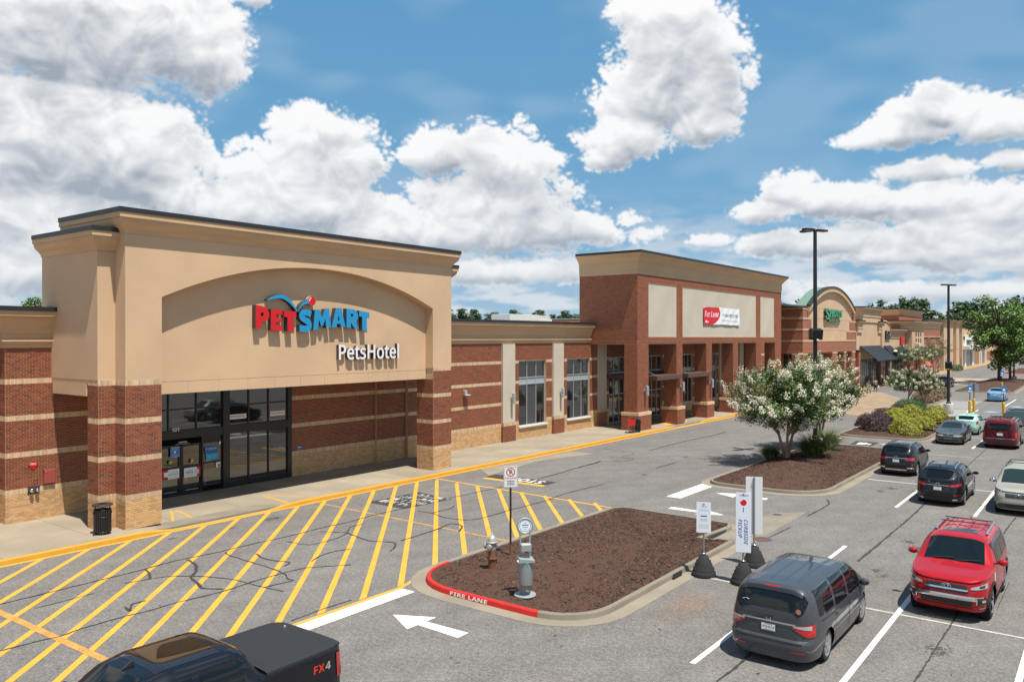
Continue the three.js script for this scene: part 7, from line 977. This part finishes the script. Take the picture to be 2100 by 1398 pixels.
function ribbedBase(g) { mesh('base', lathe([[0, 0], [.34, 0], [.355, .03], [.35, .12], [.315, .14], [.315, .16], [.3, .25], [.265, .27], [.255, .36], [.225, .38], [.215, .46], [.17, .48], [.13, .6], [.06, .62], [.05, .64], [0, .64]], 28), mat.rubber, g); mesh('collar', lathe([[.045, .64], [.07, .645], [.07, .67], [.04, .68]], 16), mat.chrome, g); }
function portableSign(x, z, turn, label, h, w, hh, draw, round) {
  const g = group('portable_sign', label, 'sign', 'portable pickup signs', x, 0, z, turn); ribbedBase(g); mesh('pole', cyl([0, .62, 0], [0, h, 0], .028, .028, 10), mat.steel, g);
  const tw = 256, th = Math.round(256 * hh / w), t = canvasTex(tw, th, (c) => { c.fillStyle = '#e4e7ee'; c.fillRect(0, 0, tw, th); draw(c, tw, th); }); mesh('panel', RBx(-w / 2, w / 2, h - hh, h, .03, .04, .004), mat.whitePlastic, g); const p = mesh('print', new THREE.PlaneGeometry(w * .985, hh * .99), new THREE.MeshStandardMaterial({ map: t, roughness: .5 }), g, true); p.position.set(0, h - hh / 2, .0425); mesh('clip', [B(-.03, .03, h - .06, h - .03, -.04, .05)], mat.steel, g); return g;
}
{
  const lines = (c, y, n, w, col) => { c.fillStyle = col; for (let k = 0; k < n; k++) c.fillRect(128 - w / 2, y + k * 16, w, 6); };
  portableSign(22.35, 18.62, -1.15, 'white notice sign on a black ribbed rubber base at the kerb', 2.18, .42, .9, (c, w, h) => { c.textAlign = 'center'; c.font = 'bold 30px sans-serif'; c.fillStyle = '#c01c28'; c.fillText('Pet', 108, 84); c.fillStyle = '#1a62a8'; c.fillText('Smart', 150, 84); lines(c, 120, 3, 170, '#aab4c2'); c.fillStyle = '#1a4a80'; c.fillRect(70, 236, 116, 22); lines(c, 300, 3, 130, '#8a97a8'); lines(c, 400, 5, 180, '#aab4c2'); });
  portableSign(22.3, 19.85, -1.15, 'tall white curbside pickup sign with red ball on ribbed base', 2.62, .42, 1.72, (c, w, h) => { c.textAlign = 'center'; c.font = 'bold 40px sans-serif'; c.fillStyle = '#c01c28'; c.fillText('PET', 90, 62); c.fillStyle = '#1a62a8'; c.fillText('SMART', 166, 62, 110); c.fillStyle = '#cf1020'; c.beginPath(); c.arc(128, 170, 56, 0, 7); c.fill(); c.strokeStyle = '#fff'; c.lineWidth = 8; c.beginPath(); c.arc(120, 160, 34, 3.4, 4.8); c.stroke(); c.fillStyle = '#1c4f86'; c.fillRect(120, 250, 14, 90); c.save(); c.translate(128, 680); c.rotate(Math.PI / 2); c.font = 'italic bold 92px sans-serif'; c.fillText('CURBSIDE', 0, -10, 560); c.fillText('PICKUP', -60, 90, 420); c.restore(); });
  portableSign(24.25, 19.45, 1.99, 'tall portable sign seen from its plain grey back beside the curbside sign', 2.75, .5, 1.78, () => { });
}
tag(mesh('kerb_guard', RBx(21.4, 21.95, .005, .17, 18.08, 18.115, .01), mat.rubber), 'black rubber flap leaning on the kerb by the white notice sign', 'rubber guard');
// ---------------------------------------------------------------- lamp posts
const poleM = P(.02, .017, .016, .5);
function lampPost(x, z, h, label, footing, lean, floods, y0 = 0) {
  const g = group('lamp_post', label, 'lamp post', 'tall car park lamp posts', x, y0, z); g.rotation.z = lean; if (footing) { mesh('footing', lathe([[0, -.2], [.42, -.2], [.42, footing - .03], [.4, footing], [0, footing]], 26), mat.stone, g); mesh('base_collar', lathe([[.2, footing], [.22, footing + .02], [.2, footing + .12], [.13, footing + .16]], 20), poleM, g); }
  mesh('pole', cyl([0, footing || 0, 0], [0, h, 0], .135, .1, 18), poleM, g); mesh('pole_cap', lathe([[.1, h], [.11, h + .02], [.06, h + .05], [0, h + .06]], 16), poleM, g);
  for (const a of floods.heads) { const hd = sub('lamp_head', g, 0, h - .02, 0, a); mesh('housing', [extr(poly([[.12, -.1], [.35, -.17], [.95, -.15], [.98, .15], [.35, .17], [.12, .1]].map((p) => [p[0], p[1]])), .09, .015).rotateX(Math.PI / 2).translate(0, .06, 0), B(.05, .2, -.03, .03, -.04, .04)], poleM, hd); mesh('led_panel', B(.4, .92, -.055, -.045, -.12, .12), M(.35, .34, .32, .5), hd); }
  for (const [yy, a] of floods.low || []) { const f = sub('floodlight', g, 0, yy, 0, a); mesh('bracket', [cyl([.1, -.5, 0], [.3, -.45, 0], .025), cyl([.3, -.45, 0], [.3, 0, 0], .03)], poleM, f); mesh('housing', extr(poly([[.08, -.1], [.36, -.26], [.5, .24], [.1, .34]]), .52, .03).translate(0, 0, -.26), mat.black, f); mesh('photocell', new THREE.SphereGeometry(.07, 10, 8).translate(.36, -.32, 0), mat.whitePlastic, f); }
}
lampPost(48, 14.35, 13.0, 'tall black lamp post with low floodlights rising from the mulch bed', .85, .011, { heads: [-.35, 2.79, 1.2], low: [[6.9, -2.5], [6.9, .5]] }, .35);
lampPost(84, 15.9, 12.0, 'black lamp post on a round concrete footing beside the striped access aisle', .95, .009, { heads: [-.4, 2.74], low: [[4.5, 3.3]] });
lampPost(154, 15, 12.2, 'slender lamp post rising behind the shade trees', .8, 0, { heads: [-.4, 2.74] }); lampPost(196, 25, 12.2, 'distant lamp post far across the car park', .8, 0, { heads: [-.4, 2.74] });
function streetLamp(x, z, label) { const g = group('street_lamp', label, 'street lamp', 'ornamental pavement lamps', x, .15, z); mesh('post', lathe([[0, 0], [.28, 0], [.28, .12], [.14, .2], [.1, .6], [.07, .7], [.065, 4], [.1, 4.05], [.06, 4.1], [0, 4.1]], 16), mat.black, g); mesh('lantern', lathe([[.06, 4.1], [.32, 4.35], [.36, 4.8], [.3, 4.85], [.28, 4.4], [.06, 4.15]], 16), mat.black, g); mesh('globe', new THREE.SphereGeometry(.33, 16, 10, 0, 6.3, 0, 1.6).translate(0, 4.8, 0), M(.62, .58, .46, .4), g); }
streetLamp(131.4, 1.7, 'black pavement lamp with pale globe in front of the black awnings'); streetLamp(149.3, 1.4, 'black pavement lamp with pale globe in front of the orange awning');
function accessSign(x, z, y, label) { const g = group('accessible_parking_sign', label, 'sign', 'accessible parking signs', x, y, z, -.9); mesh('bollard', lathe([[0, 0], [.13, 0], [.13, 1.05], [.1, 1.12], [0, 1.15]], 18), M(.62, .36, .03, .6), g); mesh('post', cyl([0, 1.1, 0], [0, 2.6, 0], .035, .035, 8), poleM, g); const p = sub('panel', g, 0, 2.28); mesh('plate', RBx(-.24, .24, -.34, .34, .035, .045, .005), M(.02, .16, .42, .5), p); mesh('symbol', [B(-.1, .1, -.1, .1, .045, .049), B(-.2, .2, -.3, -.22, .045, .049)], mat.whitePlastic, p); }
accessSign(86.3, 17.35, 0, 'blue accessible parking sign on a yellow bollard nearest the lamp footing'); { const g = group('sign_back', 'grey back of a parking sign on a yellow bollard', 'sign', 'accessible parking signs', 87, 0, 17.6); mesh('bollard', lathe([[0, 0], [.13, 0], [.13, 1.2], [.1, 1.27], [0, 1.3]], 18), M(.62, .36, .03, .6), g); mesh('post', cyl([0, 1.2, 0], [0, 2.75, 0], .035, .035, 8), poleM, g); mesh('plate', RBx(.04, .05, 2.0, 2.7, -.05, .4, .004), mat.galv, g); }
accessSign(86.1, 20.1, 0, 'blue accessible parking sign on a yellow bollard behind the maroon SUV'); accessSign(120.5, 16.6, .2, 'blue accessible parking sign at the tip of the shade tree bed'); accessSign(158, 21.5, 0, 'blue accessible parking sign on a yellow bollard by the far trees');
{ const g = group('stop_sign', 'red octagonal stop sign behind the small blossoming tree', 'sign', null, 98, 0, 10.2, -1.1); mesh('post', cyl([0, 0, 0], [0, 2.2, 0], .035, .035, 8), mat.galv, g); mesh('plate', cyl([0, 2.2, 0], [0, 2.2, .02], .4, .4, 8).rotateZ(0), mat.red, g); mesh('lettering', fit(text3('STOP', fontB, 1, .004), -.28, .28, 2.1, 2.3).translate(0, 0, .022), mat.whitePlastic, g); }
for (const [x, z] of [[169, .3], [178, .2], [187, .1], [198, -.1], [212, -.6]]) { const g = group('pavement_sign_post', 'small sign on a dark post along the pavement by the tan store', 'sign', 'pavement sign posts', x, .15, z); mesh('post', cyl([0, 0, 0], [0, 2.6, 0], .05, .05, 8), poleM, g); mesh('plate', RBx(-.25, .25, 2, 2.7, .05, .07, .01), mat.galv, g); }
{ const g = group('bicycle_rack', 'pale looped bicycle rack on the pavement', 'bicycle rack', null, 162, .15, -.2), loops = []; for (let k = 0; k < 5; k++) mesh('loop', tube([[k * 1.7, 0, 0], [k * 1.7, 1, 0], [k * 1.7 + .45, 1.35, 0], [k * 1.7 + .9, 1, 0], [k * 1.7 + .9, 0, 0]], .07, 24, 8), M(.6, .6, .58, .5), g); }
{ const g = group('cafe_parasol', 'closed red and white parasol by the bicycle rack', 'parasol', null, 163.5, .15, .4); mesh('pole', cyl([0, 0, 0], [0, 2.6, 0], .04, .04, 8), mat.steel, g); mesh('canopy', lathe([[.02, 2.7], [.7, 2.2], [.95, 1.95], [.9, 1.9], [.02, 2.5]], 8), M(.6, .12, .1, .7), g); }
{ const g = group('menu_board', 'dark folding menu board on the pavement by the black shopfront', 'sandwich board', null, 127, .15, 1.0, .35); for (const q of [-1, 1]) { const p = mesh('panel', B(-.35, .35, 0, 1.25, -.012, .012).rotateX(q * .2).translate(0, 0, q * -.24), M(.03, .026, .025, .6), g); mesh('frame', [B(-.38, -.33, 0, 1.28, -.018, .018), B(.33, .38, 0, 1.28, -.018, .018), B(-.33, .33, 1.22, 1.28, -.018, .018)].map((b) => b.rotateX(q * .2).translate(0, 0, q * -.24)), M(.12, .05, .03, .6), p); } }
{ const g = group('hand_rail', 'thin dark handrail at the step in front of the black shopfront', 'handrail', null, 120, .15, .55); for (let k = 0; k < 8; k++) mesh('baluster', cyl([k * 1.6, 0, 0], [k * 1.6, .95, 0], .025, .025, 6), mat.black, g); mesh('rail', cyl([0, .95, 0], [11.2, .95, 0], .03, .03, 8), mat.black, g); }
{ // red shopping trolley
  const g = group('shopping_trolley', 'red shopping trolley left against the arcade corner pier', 'shopping trolley', null, 51.75, .15, .2, .4), rd = P(.62, .02, .015, .4), w = [];
  const bar = (a, b, r = .012) => cyl(a, b, r, r, 6);
  mesh('basket', [extr(poly([[-.42, .98], [-.3, .55], [.32, .55], [.45, 1.0]]), .02).translate(0, 0, -.25), extr(poly([[-.42, .98], [-.3, .55], [.32, .55], [.45, 1.0]]), .02).translate(0, 0, .23), B(-.3, .32, .54, .56, -.25, .25), B(-.45, -.4, .56, .98, -.25, .25).rotateZ(0)], rd, g); mesh('handle', bar([.5, 1.08, -.27], [.5, 1.08, .27], .018), rd, g); mesh('frame', [bar([.5, 1.08, -.25], [.35, .2, -.25]), bar([.5, 1.08, .25], [.35, .2, .25]), bar([.4, .18, -.25], [-.45, .14, -.2]), bar([.4, .18, .25], [-.45, .14, .2]), bar([-.45, .14, -.2], [-.3, .55, -.2]), bar([-.45, .14, .2], [-.3, .55, .2])], mat.steel, g);
  for (const [x, z] of [[.38, -.25], [.38, .25], [-.42, -.2], [-.42, .2]]) mesh('castor', cyl([x, .06, z - .015], [x, .06, z + .015], .06, .06, 12), mat.rubber, g);
}
// ---------------------------------------------------------------- people
function person(x, y, z, turn, label, pose, cols) {
  const J = pose, bones = [['neck', 'chest', .06, .13], ['chest', 'hip', .145, .13], ['chest', 'shL', .1, .07], ['chest', 'shR', .1, .07], ['shL', 'elL', .055, .045], ['elL', 'haL', .045, .03], ['shR', 'elR', .055, .045], ['elR', 'haR', .045, .03], ['hip', 'knL', .095, .065], ['knL', 'anL', .062, .042], ['hip', 'knR', .095, .065], ['knR', 'anR', .062, .042], ['anL', 'toL', .045, .035], ['anR', 'toR', .045, .035], ['neck', 'head', .05, .095], ['head', 'head2', .098, .085]];
  const res = 96, mc = new MarchingCubes(res, new THREE.MeshBasicMaterial(), false, false, 60000), S = 1.0; mc.isolation = 0;
  const fld = mc.field; for (let k = 0; k < res; k++) for (let j = 0; j < res; j++) for (let i = 0; i < res; i++) {
    const px = (i / res * 2 - 1) * S, py = (j / res * 2 - 1) * S + .92, pz = (k / res * 2 - 1) * S; let d = 9;
    for (const [a, b, r0, r1] of bones) { const A = J[a], Bq = J[b], bx = Bq[0] - A[0], by = Bq[1] - A[1], bz = Bq[2] - A[2], t = clamp(((px - A[0]) * bx + (py - A[1]) * by + (pz - A[2]) * bz) / (bx * bx + by * by + bz * bz)), q = Math.hypot(px - A[0] - bx * t, py - A[1] - by * t, pz - A[2] - bz * t) - lerp(r0, r1, t), h = clamp(.5 + .5 * (q - d) / .035); d = lerp(q, d, h) - .035 * h * (1 - h); }
    fld[i + j * res + k * res * res] = -d;
  }
  mc.update(); const n = mc.count, pos = new Float32Array(n * 3), col = new Float32Array(n * 3), nor = new Float32Array(n * 3);
  for (let i = 0; i < n; i++) { const a = mc.positionArray, px = a[i * 3] * S, py = a[i * 3 + 1] * S + .92, pz = a[i * 3 + 2] * S; pos.set([px, py, pz], i * 3); nor.set([mc.normalArray[i * 3], mc.normalArray[i * 3 + 1], mc.normalArray[i * 3 + 2]], i * 3); const arm = Math.abs(pz) > .2 && py < 1.25 && py > .7; col.set(py > J.neck[1] - .01 ? cols.skin : arm ? cols.skin : py > .9 ? cols.top : py > .1 ? cols.legs : cols.shoes, i * 3); }
  const g = new THREE.BufferGeometry(); g.setAttribute('position', new THREE.BufferAttribute(pos, 3)); g.setAttribute('normal', new THREE.BufferAttribute(nor, 3)); g.setAttribute('color', new THREE.BufferAttribute(col, 3));
  const o = group('person', label, 'person', 'people at the shops', x, y, z, turn); mesh('body', g, new THREE.MeshStandardMaterial({ vertexColors: true, roughness: .85 }), o, true); mesh('hair', new THREE.SphereGeometry(.115, 16, 10, 0, 6.3, 0, 1.7).scale(1, 1.1, .95).rotateZ(.35).translate(J.head2[0] - .012, J.head2[1] + .02, 0), M(...cols.hair, .8), o); return o;
}
const walk = { head2: [.03, 1.66, 0], head: [.03, 1.58, 0], neck: [0, 1.45, 0], chest: [0, 1.28, 0], hip: [0, .92, 0], shL: [0, 1.38, -.19], shR: [0, 1.38, .19], elL: [-.1, 1.12, -.24], haL: [.05, .9, -.26], elR: [.06, 1.12, .24], haR: [.14, .88, .27], knL: [.2, .5, -.09], anL: [.3, .08, -.09], knR: [-.08, .5, .09], anR: [-.34, .13, .09], toL: [.45, .05, -.09], toR: [-.24, .04, .1] };
const stand = { ...walk, knL: [.02, .5, -.1], anL: [0, .08, -.1], knR: [.02, .5, .1], anR: [0, .08, .1], toL: [.15, .05, -.11], toR: [.15, .05, .11], elL: [.05, 1.12, -.25], haL: [.2, 1.05, -.15] };
person(112.7, 0, 3.1, .5, 'person in a tan top and dark trousers carrying a white bag across the road', walk, { skin: [.36, .2, .13], top: [.32, .26, .2], legs: [.02, .02, .03], shoes: [.7, .7, .68], hair: [.03, .02, .015] });
person(109.2, 0, 3.1, .5, 'person in a black top holding a white bag to the chest while crossing', { ...walk, haL: [.22, 1.1, -.1], elL: [.04, 1.1, -.25] }, { skin: [.36, .2, .13], top: [.03, .035, .03], legs: [.018, .018, .024], shoes: [.05, .05, .05], hair: [.02, .014, .01] });
person(158.5, .15, 2, -1, 'person in a dark top standing by the pavement trees', stand, { skin: [.34, .2, .13], top: [.05, .04, .06], legs: [.02, .025, .06], shoes: [.1, .1, .1], hair: [.02, .015, .01] }); person(163, .15, 2.4, 2, 'person in a brown top standing near the closed parasol', stand, { skin: [.34, .2, .13], top: [.16, .07, .04], legs: [.03, .03, .03], shoes: [.1, .1, .1], hair: [.02, .015, .01] });
for (const [x, y, z, l] of [[112.83, .58, 3.44, 'white carrier bag hanging from the hand of the person in tan'], [109.35, 1.0, 3.1, 'white bag held against the person in black']]) { const b = group('carrier_bag', l, 'bag', null, x, y, z); mesh('bag_body', new THREE.SphereGeometry(.16, 14, 12).scale(.8, 1.2, .55), mat.whitePlastic, b); mesh('bag_handle', new THREE.TorusGeometry(.06, .012, 6, 14).translate(0, .22, 0), mat.whitePlastic, b); }
renderer.render(scene, camera);
